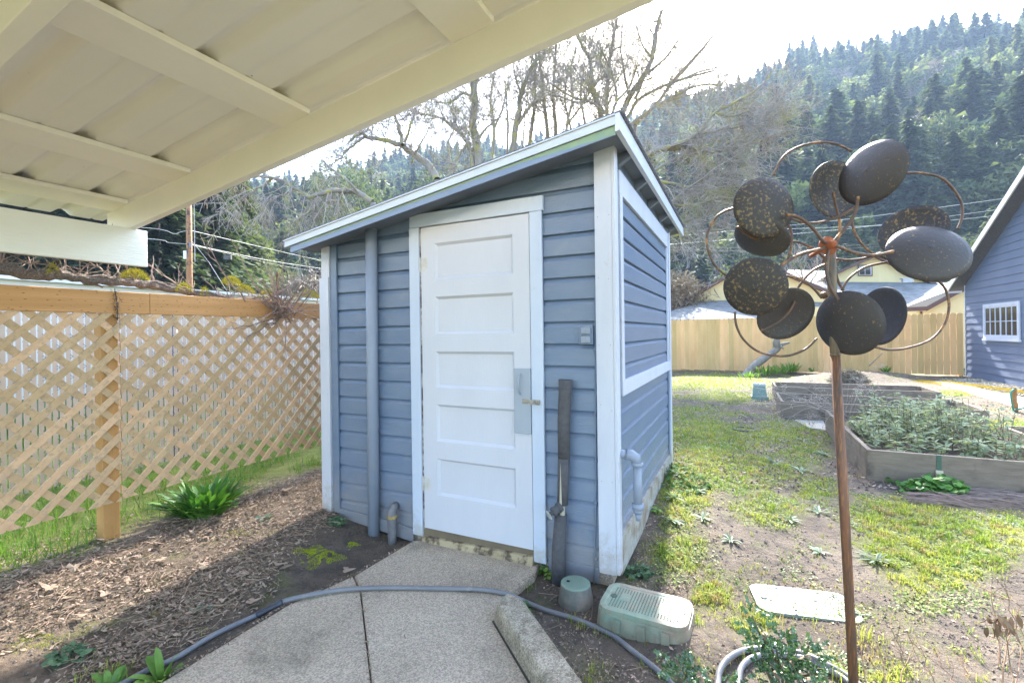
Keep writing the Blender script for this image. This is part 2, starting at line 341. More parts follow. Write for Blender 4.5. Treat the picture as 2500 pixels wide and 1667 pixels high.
# ---------------- shed ----------------
shed = empty('garden_shed', S(1.12, 1.1, .05), 'blue clapboard garden shed with white trim, white panelled door and slanted roof', 'shed')
zs = lambda a: 2.461 - .157 * a                                 # underside of the roof
def courses(mb, p0, ax, L, outn, z0, z1):                       # drop siding: each board has a sloped lip on top and a sharp lower edge
    z = 2.242 + .1295 * 3; prof = []
    while z > z0 - .14:
        prof += [(z, .021), (z - .0045, .019), (z - .032, .001), (z - .1280, 0.0), (z - .1295, .002)]
        z -= .1295
    vs = []; nseg = 1
    for i in range(nseg + 1):
        for (zz, dd) in prof: vs.append(p0 + ax * (L * i / nseg) - outn * dd + Z * zz)
    k = len(prof); fs = [(i * k + j, i * k + j + 1, (i + 1) * k + j + 1, (i + 1) * k + j) for i in range(nseg) for j in range(k - 1)]
    mb.add(vs, fs)
def clip(a_lo=None):
    def f(bm, L):
        pco = S(0, 0, zs(0)) - L; nrm = (U * .157 + Z).normalized()
        bmesh.ops.bisect_plane(bm, geom=bm.verts[:] + bm.edges[:] + bm.faces[:], plane_co=pco, plane_no=nrm, clear_outer=True)
        bmesh.ops.bisect_plane(bm, geom=bm.verts[:] + bm.edges[:] + bm.faces[:], plane_co=Vector((0, 0, .03)) - Vector((0, 0, L.z)), plane_no=Vector((0, 0, -1)), clear_outer=True)
    return f
mb = MB(); courses(mb, S(0.004, 0, 0), U, 2.236, -V, .03, 2.5); wallf = mb.build('front_wall', BLUE, shed, keep=clip())
mb = MB(); courses(mb, S(0, .004, 0), V, 2.25, -U, .1, 2.5); mb.build('side_wall', BLUE, shed, keep=clip())
mb = MB(); courses(mb, S(2.24, .004, 0), V, 2.25, U, .1, 2.5); mb.build('side_wall', BLUE, shed, keep=clip())
mb = MB(); courses(mb, S(0.004, 2.254, 0), U, 2.236, V, .1, 2.5); mb.build('back_wall', BLUE, shed, keep=clip())
mb = MB(); mb.sbox(.03, 2.2, .02, 2.2, -.1, .02); mb.build('floor', CONC, shed)
def cornertrim(a0, a1, b0, b1, z0, z1, m=WHITE, name='corner_trim'):
    t = MB(); t.prism([S(a0, b0, z0), S(a1, b0, z0), S(a1, b1, z0), S(a0, b1, z0)], Z * (z1 - z0))
    if m is WHITE and a1 - a0 > .05:                              # rusty nail heads
        zz_ = z0 + .12
        while zz_ < z1 - .05:
            for aa_ in (a0 + .018, a1 - .02):
                t.lathe(S(aa_ + random.uniform(-.004, .004), b0 - .0003, zz_ + random.uniform(-.02, .02)), -V, [(0, .0022), (.0004, .002)], 7, mi=1)
            zz_ += random.uniform(.32, .5)
    return t.build(name, [m, mat('nail_head', (.16, .12, .10), bump=0)], shed, bevel=.003)
cornertrim(-.004, .093, -.026, -.002, .045, 2.446)
cornertrim(-.024, -.0045, -.026, .045, .05, 2.438)
cornertrim(-.012, .0, .045, .112, .12, 2.40, BLUE, 'trim_strip')
cornertrim(2.16, 2.240, -.028, -.002, 1.843, 2.106); cornertrim(2.168, 2.262, -.030, -.003, .045, 1.842)
cornertrim(2.241, 2.262, -.002, .09, .05, 2.09)
cornertrim(2.097, 2.159, -.018, -.001, .06, 2.112, BLUE, 'trim_strip')
cornertrim(-.022, -.001, 2.19, 2.262, .1, 2.44)
cornertrim(-.012, .0, 2.13, 2.188, .16, 2.40, BLUE, 'trim_strip')
mb = MB()                                                       # flat white frame round the blind panel on the side
mb.sbox(-.02, -.0005, .114, 2.13, 2.206, 2.342); mb.sbox(-.02, -.0005, .126, .19, 1.112, 2.2055); mb.sbox(-.022, -.0005, .126, 2.20, 1.024, 1.1115); mb.sbox(-.018, -.0005, 2.09, 2.13, 1.112, 2.2055)
mb.build('panel_frame', WHITE, shed, bevel=.002)
OLDB = mat('weathered_base_board', (.40, .40, .37), (.30, .28, .23), 4, (1, 1, 3), rz=TH, rough=.8, bump=.3, dirt=(.20, .15, .09), dscale=7, dthr=(.45, .65))
mb = MB(); mb.add([S(-.018, .045, .02), S(-.018, 2.19, .02), S(-.018, 2.19, .20), S(-.018, .045, .228), S(0, .045, .02), S(0, 2.19, .02), S(0, 2.19, .2), S(0, .045, .228)], [(0, 1, 2, 3), (3, 2, 6, 7), (0, 3, 7, 4), (1, 5, 6, 2), (4, 7, 6, 5), (0, 4, 5, 1)])
mb.build('base_board', OLDB, shed)
mb = MB(); mb.prism([S(1.405, -.016, -.03), S(2.1, -.016, .03), S(2.1, -.016, .098), S(1.60, -.016, .082), S(1.405, -.02, .062)], V * .012); mb.build('base_board', BLUE, shed, bevel=.003); mb = MB(); mb.sbox(.10, .41, -.008, 0, -.03, .06); mb.build('base_board', BLUE, shed, bevel=.003)
# roof
zt = lambda a: 2.50 - .16 * (a + .083)
def slope(mb_, a0, a1, b0, b1, o0, o1, mi=None):
    mb_.add([S(a0, b0, zt(a0) + o0), S(a1, b0, zt(a1) + o0), S(a1, b1, zt(a1) + o0), S(a0, b1, zt(a0) + o0), S(a0, b0, zt(a0) + o1), S(a1, b0, zt(a1) + o1), S(a1, b1, zt(a1) + o1), S(a0, b1, zt(a0) + o1)],
            [(0, 1, 2, 3), (7, 6, 5, 4), (0, 4, 5, 1), (1, 5, 6, 2), (2, 6, 7, 3), (3, 7, 4, 0)], mi)
ROOFM = mat('shed_roof_shingle', (.16, .16, .17), (.10, .10, .11), 30, rough=.95, bump=.8, bscale=120, cells=(140, .4))
mb = MB(); slope(mb, -.114, 2.36, -.245, 2.68, -.004, .010)
for k in range(150):                                            # granule-rough shingle edge along the side eave
    b_ = -.25 + k * .0195; mb.sbox(-.124, -.118, b_, b_ + .011, zt(-.1) - .002, zt(-.1) + .008 + .004 * random.random())
roof = mb.build('roof', ROOFM, shed)
mb = MB(); slope(mb, -.078, 2.335, -.232, 2.66, -.060, -.0045); mb.build('soffit', BLUED, roof)
DRIP = mat('drip_edge_paint', (.47, .51, .55), (.42, .46, .50), 5, rough=.4, bump=.1, spots=((.3, .28, .25), 8, .03))
mb = MB(); slope(mb, -.083, 2.362, -.252, -.242, -.055, -.0045); slope(mb, -.083, 2.367, -.262, -.2525, -.012, -.005); mb.build('drip_edge', DRIP, roof)
mb = MB(); slope(mb, -.083, 2.318, -.238, -.2325, -.104, -.048); mb.build('fascia', BLUE, roof, bevel=.002)
mb = MB(); slope(mb, -.108, -.0835, -.255, 2.68, -.094, -.0045); mb.build('fascia', WHITE, roof, bevel=.002)
GREEN = mat('old_green_paint', (.22, .31, .17), (.18, .27, .19), 12, rough=.5, bump=.2)
mb = MB(); K = 150
for k in range(K):                                              # streak of older green paint left on the blue fascia
    a0 = -.08 + 2.3 * k / K; a1 = -.08 + 2.3 * (k + 1) / K
    wd = lambda a: .005 + .020 * max(0, 1 - a / .5) ** 1.2 + .003 * noise.noise(Vector((a * 14, 0, 0)))
    ce = lambda a: -.062 - .010 * max(0, 1 - a / .5) + .004 * noise.noise(Vector((a * 9, 4, 0)))
    q4 = [S(a0, -.2388, zt(a0) + ce(a0) - wd(a0)), S(a1, -.2388, zt(a1) + ce(a1) - wd(a1)), S(a1, -.2388, zt(a1) + min(-.0565, ce(a1) + wd(a1))), S(a0, -.2388, zt(a0) + min(-.0565, ce(a0) + wd(a0)))]
    mb.add(q4, [(0, 1, 2, 3)])
mb.build('paint_streak', GREEN, roof, recalc=False)
for b_ in (.10, .62, 1.14, 1.66, 2.16):
    mb = MB(); mb.prism([S(-.082, b_, 2.404), S(-.002, b_, 2.35), S(-.002, b_, zs(0) - .014), S(-.082, b_, zt(-.082) - .062)], V * .04); mb.build('rafter_tail', BLUED, roof)
mb = MB(); mb.sbox(2.262, 2.31, .06, .15, 1.975, 2.075); mb.build('rafter_tail', BLUE, roof, bevel=.003)
# door and frame
fr = MB(); fr.sbox(.408, 1.396, -.026, -.003, 2.130, 2.219); fr.build('door_frame', TRIMB, shed, bevel=.003)
fr = MB(); fr.sbox(1.322, 1.404, -.024, -.003, .028, 2.1295); fr.build('door_frame', TRIMB, shed, bevel=.005)
fr = MB(); fr.sbox(.418, .498, -.025, -.003, .022, 2.1295); fr.build('door_frame', TRIMB, shed, bevel=.005)
fr = MB(); fr.sbox(.498, 1.322, -.004, .002, 2.10, 2.130); fr.build('door_stop', mat('grimy_stop', (.30, .29, .27), (.40, .39, .36), 8, bump=.1), shed)
fr = MB(); fr.sbox(1.306, 1.322, -.010, .0, .07, 2.13); fr.build('hinge_jamb', mat('peeling_jamb', (.34, .28, .22), (.50, .50, .50), 14, (1, 1, .3), bump=.5, dirt=(.08, .05, .04), dscale=16, dthr=(.45, .6)), shed)
door = None
dm = MB(); bF, bB = -.0200, -.0008; panels = [(1.765, 2.008), (1.40, 1.651), (1.045, 1.287), (.686, .933), (.325, .571)]
A0, A1, pa0, pa1 = .501, 1.304, .612, 1.195
dm.sbox(A0, pa0, bF, bB, .091, 2.121); dm.sbox(pa1, A1, bF, bB, .091, 2.121)
zz = .091
for (z0, z1) in panels[::-1]: dm.sbox(pa0, pa1, bF, bB, zz, z0); zz = z1
dm.sbox(pa0, pa1, bF, bB, zz, 2.121)
door = dm.build('door', DOORW, shed)
for (z0, z1) in panels:                                         # recessed flat panel with a small sloped moulding
    p = MB(); mdg = .017; o4 = [(pa0, z0), (pa1, z0), (pa1, z1), (pa0, z1)]; i4 = [(pa0 + mdg, z0 + mdg), (pa1 - mdg, z0 + mdg), (pa1 - mdg, z1 - mdg), (pa0 + mdg, z1 - mdg)]
    p.add([S(a, bF + .001, z) for a, z in o4] + [S(a, -.0030, z) for a, z in i4], [(4, 5, 6, 7)] + [(i, (i + 1) % 4, 4 + (i + 1) % 4, 4 + i) for i in range(4)]); p.build('door_panel', DOORW, door)
HING = mat('painted_hinge', (.62, .63, .64), (.50, .47, .42), 20, rough=.5, bump=.3)
for z0 in (1.828, .345):
    h = MB(); h.sbox(1.253, 1.302, bF - .002, bF, z0, z0 + .092); h.tube([S(1.312, -.022, z0 - .002), S(1.312, -.022, z0 + .094)], .006, 8); h.build('hinge', HING, door)
LP = mat('lock_plate_paint', (.33, .375, .43), (.30, .34, .40), 6, rough=.45, bump=.15)
lp = MB(); lp.sbox(.500, .612, -.032, -.0125, .790, 1.186); lpo = lp.build('lock_plate', LP, door, bevel=.003)
hd = MB(); hd.tube([S(.566, -.032, 1.150), S(.566, -.046, 1.145), S(.566, -.060, 1.125), S(.566, -.064, 1.09), S(.566, -.060, 1.055), S(.566, -.046, 1.038), S(.566, -.033, 1.034)], [.004, .005, .006, .0065, .006, .005, .004], 8)
hd.lathe(S(.566, -.032, 1.152), -V, [(0, .009), (.003, .008)], 10); hd.lathe(S(.566, -.032, 1.03), -V, [(0, .010), (.003, .009)], 10); hd.build('handle', LP, lpo, smooth=True)
hs = MB(); hs.sbox(.500, .556, -.035, -.0325, .974, 1.004); hs.sbox(.438, .500, -.0385, -.0355, .970, 1.002); hs.sbox(.440, .492, -.0355, -.0255, .974, .998)
for aa in (.452, .466): hs.tube([S(aa, -.0385, .992), S(aa, -.052, .99), S(aa, -.052, .98), S(aa, -.0385, .978)], .003, 6)
hs.lathe(S(.48, -.0385, .986), -V, [(0, .009), (.008, .008)], 10); hs.build('hasp', mat('hasp_metal', (.42, .41, .38), (.22, .2, .17), 30, rough=.4, metal=.6, bump=.2), door)
th = MB(); th.add([S(.5, -.045, -.02), S(1.32, -.045, -.02), S(1.32, -.03, .030), S(.5, -.03, .050), S(.5, .0, -.02), S(1.32, .0, -.02), S(1.32, -.004, .034), S(.5, -.004, .054)], [(0, 1, 2, 3), (3, 2, 6, 7), (0, 3, 7, 4), (1, 5, 6, 2), (4, 7, 6, 5), (0, 4, 5, 1)])
th.build('threshold', mat('stained_threshold', (.46, .38, .24), (.34, .27, .16), 7, rough=.8, bump=.5, dirt=(.10, .075, .05), dscale=12, dthr=(.5, .62)), shed, bevel=.005)
th = MB(); th.sbox(.5, 1.322, -.0085, .0, .035, .0905); th.build('sill', mat('dark_sill', (.20, .16, .10), (.13, .10, .07), 8, bump=.3), shed)
# fittings on the front wall
PIPEB = mat('painted_pipe', (.22, .26, .33), (.26, .30, .37), 6, (1, 1, .2), rough=.4, bump=.12, dirt=(.33, .30, .24), dscale=8, dthr=(.66, .8))
cp = MB(); cp.tube([S(1.733, -.046, -.06), S(1.727, -.046, 1.1), S(1.719, -.046, 2.205)], .041, 20); cp.build('vent_pipe', PIPEB, shed, smooth=True)
ob = MB(); ob.sbox(.112, .192, -.026, -.001, 1.331, 1.440); obo = ob.build('outlet_box', BLUE, shed, bevel=.003)
for z0 in (1.395, 1.343):
    ob = MB(); ob.prism([S(.124, -.0265, z0), S(.178, -.0265, z0), S(.178, -.0265, z0 + .036), S(.124, -.0265, z0 + .036)], -V * .014 + Z * -.003); ob.lathe(S(.150, -.040, z0 + .012), -V, [(0, .008), (.004, .006)], 10); ob.build('outlet_cover', PIPEB, obo, bevel=.002)
cb = MB(); cb.tube([S(.096, -.004, 1.66), S(.100, -.008, 1.62), S(.104, -.008, 1.3), S(.108, -.008, .9), S(.112, -.008, .5), S(.122, -.012, .2), S(.128, -.02, -.03)], .0045, 6)
for z0 in (1.29, .93, .66, .42, .10): cb.lathe(S(.109 + (.9 - z0) * .01, -.006, z0), Z, [(0, .006), (.004, .011), (.012, .011), (.016, .006)], 8)
cb.build('cable', BLUE, shed, smooth=True)
eb = MB()                                                       # elbow drain on the side wall
pe = SP(1556, 1128, -.108); ae, be = AB(pe.x, pe.y); ze = pe.z + .045; zb = SP(1556, 1240, -.108).z
eb.tube([S(.0, be - .03, ze), S(-.05, be - .02, ze)], .024, 14); eb.tube([S(-.048, be - .02, ze), S(-.075, be - .01, ze - .004), S(-.098, be - .004, ze - .02), S(-.108, be, ze - .05)], [.031, .031, .031, .030], 14)
eb.tube([S(-.108, be, ze - .045), S(-.108, be, ze - .065)], .034, 14); eb.tube([S(-.108, be, ze - .06), S(-.108, be, zb)], .024, 14); eb.tube([S(-.108, be, zb + .02), S(-.108, be, zb - .012)], .032, 14)
eb.tube([S(-.108, be, zb - .01), S(-.108, be, zb - .035)], [.028, .024], 14); eb.tube([S(-.108, be, zb - .035), S(-.108, be, zb - .075)], [.018, .015], 12); eb.build('drain_elbow', PIPEB, shed, smooth=True)
sp = MB(); sp.tube([S(1.56, -.005, .20), S(1.55, -.05, .195), S(1.545, -.07, .165), S(1.545, -.07, .03), S(1.545, -.07, -.08)], [.024, .030, .033, .030, .028], 12); spo = sp.build('pipe_stub', mat('grey_galvanised', (.20, .20, .21), (.12, .12, .13), 15, rough=.6, bump=.6), shed, smooth=True)
sp = MB(); sp.lathe(S(1.545, -.07, .132), Z, [(0, .033), (.004, .037), (.02, .037), (.024, .032)], 8); sp.build('brass_fitting', mat('yellow_fitting', (.42, .30, .09), (.2, .15, .08), 20, bump=.3), spo)
# insulated riser pipe standing at the front wall
FOAM = mat('foam_insulation', (.085, .085, .095), (.12, .118, .125), 30, rough=.95, bump=.9, bscale=160)
rp = empty('riser_pipe', S(.31, -.055, 0), 'insulated water riser pipe wrapped in dark grey foam, standing at the shed front', 'pipe')
t_ = MB(); t_.tube([S(.285, -.055, .68), S(.282, -.055, .9), S(.272, -.054, 1.06), S(.268, -.054, 1.128)], [.034, .036, .037, .041], 18); t_.build('foam_sleeve', FOAM, rp, smooth=True)
t_ = MB(); t_.tube([S(.297, -.055, .41), S(.290, -.055, .55), S(.286, -.055, .676)], [.031, .033, .034], 18); t_.build('foam_sleeve', FOAM, rp, smooth=True)
t_ = MB(); t_.tube([S(.326, -.062, -.07), S(.322, -.060, .16), S(.306, -.058, .35)], [.042, .040, .036], 18); t_.build('foam_sleeve', FOAM, rp, smooth=True)
t_ = MB(); t_.tube([S(.30, -.055, .32), S(.297, -.055, .45)], .016, 10); t_.add([S(.303, -.0895, .42), S(.288, -.0895, .42), S(.2925, -.0912, .66)], [(0, 1, 2)]); t_.build('inner_pipe', mat('pale_pipe', (.5, .45, .35), bump=.1), rp, recalc=False)
vd = (S(.365, -.145, .35) - S(.30, -.07, .40)).normalized()
t_ = MB(); t_.lathe(S(.30, -.075, .405), vd, [(0, .028), (.02, .030), (.022, .024), (.045, .024), (.047, .027), (.06, .026), (.062, .012), (.085, .011)], 14); vvo = t_.build('hose_bib', FOAM, rp, smooth=False)
t_ = MB(); wc = S(.30, -.075, .405) + vd * .088; e1 = vd.orthogonal().normalized(); e2 = vd.cross(e1)
t_.tube([wc + (e1 * math.cos(k * math.pi / 10) + e2 * math.sin(k * math.pi / 10)) * (.024 + .002 * math.cos(k * math.pi / 2)) for k in range(21)], .0045, 6, cap=False)
for k in range(4): t_.tube([wc, wc + (e1 * math.cos(k * math.pi / 2) + e2 * math.sin(k * math.pi / 2)) * .024], .003, 5)
t_.build('wheel_handle', mat('verdigris_wheel', (.45, .46, .43), (.30, .33, .31), 30, rough=.5, bump=.3), vvo, smooth=True)
# ---------------- porch roof ----------------
zr = lambda a: 2.517 - .1275 * (a - .838)                       # top of the porch rafters
porch = empty('porch_roof', S(2.85, -1.0, 1.87), 'cream painted porch roof with purlins and metal sheets over the camera', 'porch roof')
def sl2(mb_, a0, a1, b0, b1, o0, o1):
    mb_.add([S(a0, b0, zr(a0) + o0), S(a1, b0, zr(a1) + o0), S(a1, b1, zr(a1) + o0), S(a0, b1, zr(a0) + o0), S(a0, b0, zr(a0) + o1), S(a1, b0, zr(a1) + o1), S(a1, b1, zr(a1) + o1), S(a0, b1, zr(a0) + o1)],
            [(0, 1, 2, 3), (7, 6, 5, 4), (0, 4, 5, 1), (1, 5, 6, 2), (2, 6, 7, 3), (3, 7, 4, 0)])
mb = MB(); sl2(mb, -2.6, 3.117, -1.0, -.957, -.158, 0); mb.build('rafter', CREAM, porch, bevel=.003)
mb = MB(); sl2(mb, -2.6, 3.117, -2.02, -1.962, -.158, -.02); mb.build('rafter', CREAM, porch, bevel=.003)
mb = MB(); sl2(mb, -2.6, 3.117, -3.9, -3.84, -.158, -.02); mb.build('rafter', CREAM, porch, bevel=.003)
for a0 in (2.845, 2.175, 1.207, .20, -.77, -1.74):
    mb = MB(); sl2(mb, a0, a0 + .193, -4.4, -1.003, -.004, .022); mb.build('purlin', CREAM, porch, bevel=.002)
mb = MB(); mb.sbox(2.85, 2.888, -4.6, -.896, 1.868, 2.103); mb.build('header_beam', CREAMW, porch, bevel=.003)
mb = MB(); mb.sbox(2.82, 2.91, -4.3, -4.21, -.1, 1.866); mb.build('post', CREAM, porch, bevel=.003)
mb = MB(); mb.sbox(-2.6, -2.5, -4.3, -4.2, -.1, 2.8); mb.build('post', CREAM, porch, bevel=.003)
mb = MB(); mb.sbox(-2.6, -2.5, -1.06, -.96, -.1, 2.78); mb.build('post', CREAM, porch, bevel=.003)
bs, hs_ = [], []
b_ = -.93
prof = []
def rib(b):
    h = 0.0
    for c_, w2, hh in ((-.155, .050, .034), (-.317, .014, .006)):
        d = abs(((b + 1.0 - c_ + .1625) % .325) - .1625)
        if d < w2: h = max(h, hh * (.5 + .5 * math.cos(math.pi * d / w2)) ** .7)
    return h
while b_ > -4.5: prof.append((b_, rib(b_))); b_ -= .0125
mb = MB(); aa = [-2.7 + .6 * i for i in range(10)] + [3.34]; vs = []
for a_ in aa:
    for (b_, h_) in prof: vs.append(S(a_, b_, zr(a_) + .025 + h_ + .002 * noise.noise(Vector((a_ * 2, b_ * 3, 0)))))
k = len(prof); mb.add(vs, [(i * k + j, i * k + j + 1, (i + 1) * k + j + 1, (i + 1) * k + j) for i in range(len(aa) - 1) for j in range(k - 1)])
sh = mb.build('roof_sheet', SHEETC, porch, smooth=True, recalc=False)
md = sh.modifiers.new('thick', 'SOLIDIFY'); md.thickness = .003; md.offset = 0
# ---------------- lattice fence ----------------
lf = empty('lattice_fence', S(2.98, -.85, .1), 'golden cedar post and rail fence filled with diagonal lattice', 'lattice fence')
LA = 2.94
mb = MB(); mb.sbox(LA, LA + .038, -3.4, -.845, 1.563, 1.703); mb.build('top_rail', RAIL, lf, bevel=.003)
mb = MB(); mb.sbox(LA, LA + .038, -.843, 3.2, 1.563, 1.705); mb.build('top_rail', RAIL, lf, bevel=.003)
pq = SP(268, 1000, LA + .03); pb_ = AB(pq.x, pq.y)[1]
for bb in (pb_, pb_ - 2.44, pb_ + 2.44):
    mb = MB(); mb.sbox(LA + .020, LA + .109, bb - .045, bb + .045, -.1, 1.562); mb.build('post', CEDAR, lf, bevel=.004)
def lattice(b0, b1, z0, z1):
    m = MB(); pitch = .140; w2 = .0195 * 1.414; 
    def clipseg(c, sgn):                                        # strip centred on z = sgn*b + c, clipped to the panel
        poly = [(b0 - 2, sgn * (b0 - 2) + c - w2), (b1 + 2, sgn * (b1 + 2) + c - w2), (b1 + 2, sgn * (b1 + 2) + c + w2), (b0 - 2, sgn * (b0 - 2) + c + w2)]
        for ax, lim, keepgt in ((0, b0, 1), (0, b1, 0), (1, z0, 1), (1, z1, 0)):
            out = []
            for i in range(len(poly)):
                p, q2 = poly[i], poly[(i + 1) % len(poly)]
                ip = p[ax] >= lim if keepgt else p[ax] <= lim; iq = q2[ax] >= lim if keepgt else q2[ax] <= lim
                if ip: out.append(p)
                if ip != iq: t = (lim - p[ax]) / (q2[ax] - p[ax]); out.append((p[0] + (q2[0] - p[0]) * t, p[1] + (q2[1] - p[1]) * t))
            poly = out
            if not poly: return None
        return poly
    for sgn, a0 in ((1, LA - .001), (-1, LA + .0095)):          # rising strips in front, falling strips behind
        c = -8
        while c < 8:
            pl = clipseg(c + random.uniform(-.002, .002), sgn)
            if pl and len(pl) > 2: m.prism([S(a0, b, z) for b, z in pl], U * .0095, tint=random.random())
            c += pitch
    return m.build('lattice_panel', LATT, lf)
lattice(pb_ - 2.42, pb_ + .043, .362, 1.5625); lattice(pb_ + .049, pb_ + 2.49, .372, 1.5625)
# ---------------- slatted chain-link fence behind it ----------------
cf = empty('chain_link_fence', S(4.57, 0, .1), 'tall chain-link fence threaded with pinkish beige privacy slats', 'chain-link fence')
SLAT = mat('beige_privacy_slat', (.66, .50, .38), (.58, .44, .33), 3, rough=.5, bump=.05, tint=.08)
m = MB(); b_ = -3.0
while b_ < 9: m.sbox(4.57, 4.576, b_, b_ + .0325, .16, 1.78, tint=random.random()); b_ += .0445
m.build('privacy_slats', SLAT, cf)
GALV = mat('galvanised_wire', (.14, .15, .18), (.10, .10, .13), 8, rough=.4, metal=.6, bump=0)
m = MB(); b_ = -3.0; i = 0
while b_ < 9:
    pts = [S(4.562 if (k % 2) else 4.584, b_ + (.0445 if (k + 0) % 2 else 0), .14 + k * .0445) for k in range(38)]
    for sh_ in (0,):
        for k in range(37): m.tube([pts[k], pts[k + 1]], .0022, 3, cap=False)
    pts = [S(4.562 if (k % 2) else 4.584, b_ + .089 - (.0445 if (k + 0) % 2 else 0), .14 + k * .0445) for k in range(40)]
    b_ += .089
m.build('wire_mesh', GALV, cf, recalc=False)
m = MB(); m.tube([S(4.60, -3, 1.79), S(4.60, 9, 1.79)], .021, 10); m.tube([S(4.60, -3, .16), S(4.60, 9, .16)], .004, 5); m.build('top_rail', GALV, cf, smooth=True)
for bb in (-2.8, .2, 3.2, 6.2, 9):
    m = MB(); m.tube([S(4.63, bb, -.1), S(4.63, bb, 1.79)], .03, 10); m.build('post', GALV, cf, smooth=True)
# ---------------- grape vine lying on the rail ----------------
BARK = mat('vine_bark', (.17, .13, .11), (.10, .075, .065), 30, rough=.9, bump=1.0, bscale=60, c3=(.24, .20, .17))
TWIG = mat('dry_vine_twig', (.30, .22, .18), (.20, .14, .11), 20, rough=.85, bump=.4, tint=.3)
MOSS = mat('golden_moss', (.46, .40, .03), (.30, .28, .03), 30, rough=.95, bump=1.0, bscale=90, tint=.3)
vine = empty('grape_vine', S(2.97, -.8, 1.71), 'bare mossy grape vine sprawling along the cedar top rail', 'vine')
tr = MB(); VA = 3.0
pth = [(-60, 640), (60, 668), (150, 672), (240, 686), (330, 692), (420, 706), (500, 722), (580, 733), (660, 736), (740, 748), (800, 752)]
tp = [SP(x, y, VA + .03 * math.sin(x * .02)) for x, y in pth]; tp2 = []
for i in range(len(tp) - 1):
    for k in range(6): q = tp[i].lerp(tp[i + 1], k / 6); tp2.append(q + Vector((random.uniform(-1, 1), random.uniform(-1, 1), random.uniform(-1, 1))) * .006)
rr = [.034 * (1 - .6 * i / len(tp2)) * random.uniform(.85, 1.15) for i in range(len(tp2))]
tr.tube(tp2, rr, 9)
for off in (.016, -.012): tr.tube([q + Vector((off, off * .4, .012 + .012 * math.sin(i * .7 + off * 90))) for i, q in enumerate(tp2)], [r_ * .5 for r_ in rr], 6)
tr.build('trunk', BARK, vine, smooth=False)
def wander(o, d, L, r, mb_, n_=6, jit=.25, forks=2, lev=0, up=0.0, sides=5, tint=None):
    pts = [Vector(o)]; d = Vector(d).normalized(); rs = [r]
    for i in range(n_):
        d = (d + Vector((random.uniform(-1, 1), random.uniform(-1, 1), random.uniform(-1, 1))) * jit + Vector((0, 0, up))).normalized()
        pts.append(pts[-1] + d * L / n_); rs.append(r * (1 - .75 * (i + 1) / n_))
    mb_.tube(pts, rs, sides, cap=False, tint=random.random() if tint is None else tint)
    if lev > 0:
        for f in range(forks):
            i = random.randint(1, n_ - 1); nd = (d + Vector((random.uniform(-1, 1), random.uniform(-1, 1), random.uniform(-1, 1))) * .9).normalized()
            wander(pts[i], nd, L * random.uniform(.35, .65), rs[i] * .6, mb_, max(3, n_ - 2), jit, forks, lev - 1, up, max(3, sides - 1))
    return pts
tw = MB()
for i in range(80):
    k = random.randrange(len(tp2)); q = tp2[k]; d = U * random.uniform(-.1, .8) + V * random.uniform(-1, 1) + Z * random.uniform(.15, 1.0)
    wander(q, d, random.uniform(.08, .30), random.uniform(.003, .006), tw, 6, .28, 1, 1)
nest = SP(705, 725, 2.93); nest2 = SP(690, 770, 2.88)
for i in range(70):
    d = U * random.uniform(-.6, .3) + V * random.uniform(-1.2, 1) + Z * random.uniform(-.35, 1.5)
    wander(nest2 + Vector((random.gauss(0, .05), random.gauss(0, .05), random.gauss(.03, .04))), d, random.uniform(.15, .50), random.uniform(.0035, .007), tw, 7, .14, 1, 1)
for (x0, y0, x1, y1) in ((700, 770, 572, 804), (695, 772, 600, 823), (700, 765, 660, 800), (250, 700, 95, 640), (95, 640, 0, 642), (330, 690, 265, 575), (470, 715, 360, 645), (600, 735, 500, 600), (650, 745, 565, 590), (300, 695, 225, 640), (640, 740, 775, 660), (660, 755, 800, 690)):
    p0, p1 = (SP(x0, y0, 2.99), SP(x1, y1, 3.06)) if x1 < 380 else (SP(x0, y0, 2.92), SP(x1, y1, 2.86)); pts = [p0.lerp(p1, t / 7) + Vector((random.uniform(-1, 1), 0, random.uniform(-1, 1))) * .012 for t in range(8)]
    tw.tube(pts, [.007 * (1 - .09 * i) for i in range(8)], 5)
    for p in pts[2:]: wander(p, (p1 - p0).normalized() + Vector((random.uniform(-1, 1), 0, random.uniform(-.8, .8))), .10, .003, tw, 4, .3, 0, 0)
tw.build('branches', TWIG, vine, recalc=False)
def fuzz(mb_, c, rx, ry, rz_, n_, L=.018, W=.006, squash=.5):
    for i in range(n_):
        an = random.uniform(0, 6.283); ph = random.uniform(0, 1); rr_ = math.sqrt(random.random())
        p = Vector(c) + Vector((rx * rr_ * math.cos(an), ry * rr_ * math.sin(an), rz_ * (1 - rr_ ** 2)))
        d = Vector((math.cos(an) * rr_ + random.gauss(0, .4), math.sin(an) * rr_ + random.gauss(0, .4), .9)); mb_.leaf(p, d, Vector((random.gauss(0, 1), random.gauss(0, 1), 0)), L * random.uniform(.6, 1.3), W, tint=random.random(), segs=1)
ms = MB()
for (x, y, w_, n_) in ((330, 680, .10, 420), (450, 712, .07, 200), (566, 695, .10, 480), (600, 715, .09, 300), (650, 728, .09, 300), (755, 725, .14, 700), (500, 722, .04, 120), (720, 735, .05, 120), (130, 668, .03, 60)):
    fuzz(ms, SP(x, y, VA - .02) + Z * -.005, w_ * .5, w_, .06, n_ * 2, .024, .010)
ms.build('moss', MOSS, vine, recalc=False)
dk = MB(); q0, q1 = SP(280, 705, 2.93), SP(287, 783, 2.93)
for i in range(150):
    t = random.random(); p = q0.lerp(q1, t) + Vector((random.gauss(0, .012), random.gauss(0, .008), 0)) * (1.3 - t * .7); dk.leaf(p, (random.gauss(0, 1), random.gauss(0, 1), -.6), (random.gauss(0, 1), random.gauss(0, 1), .3), .022, .012, segs=1)
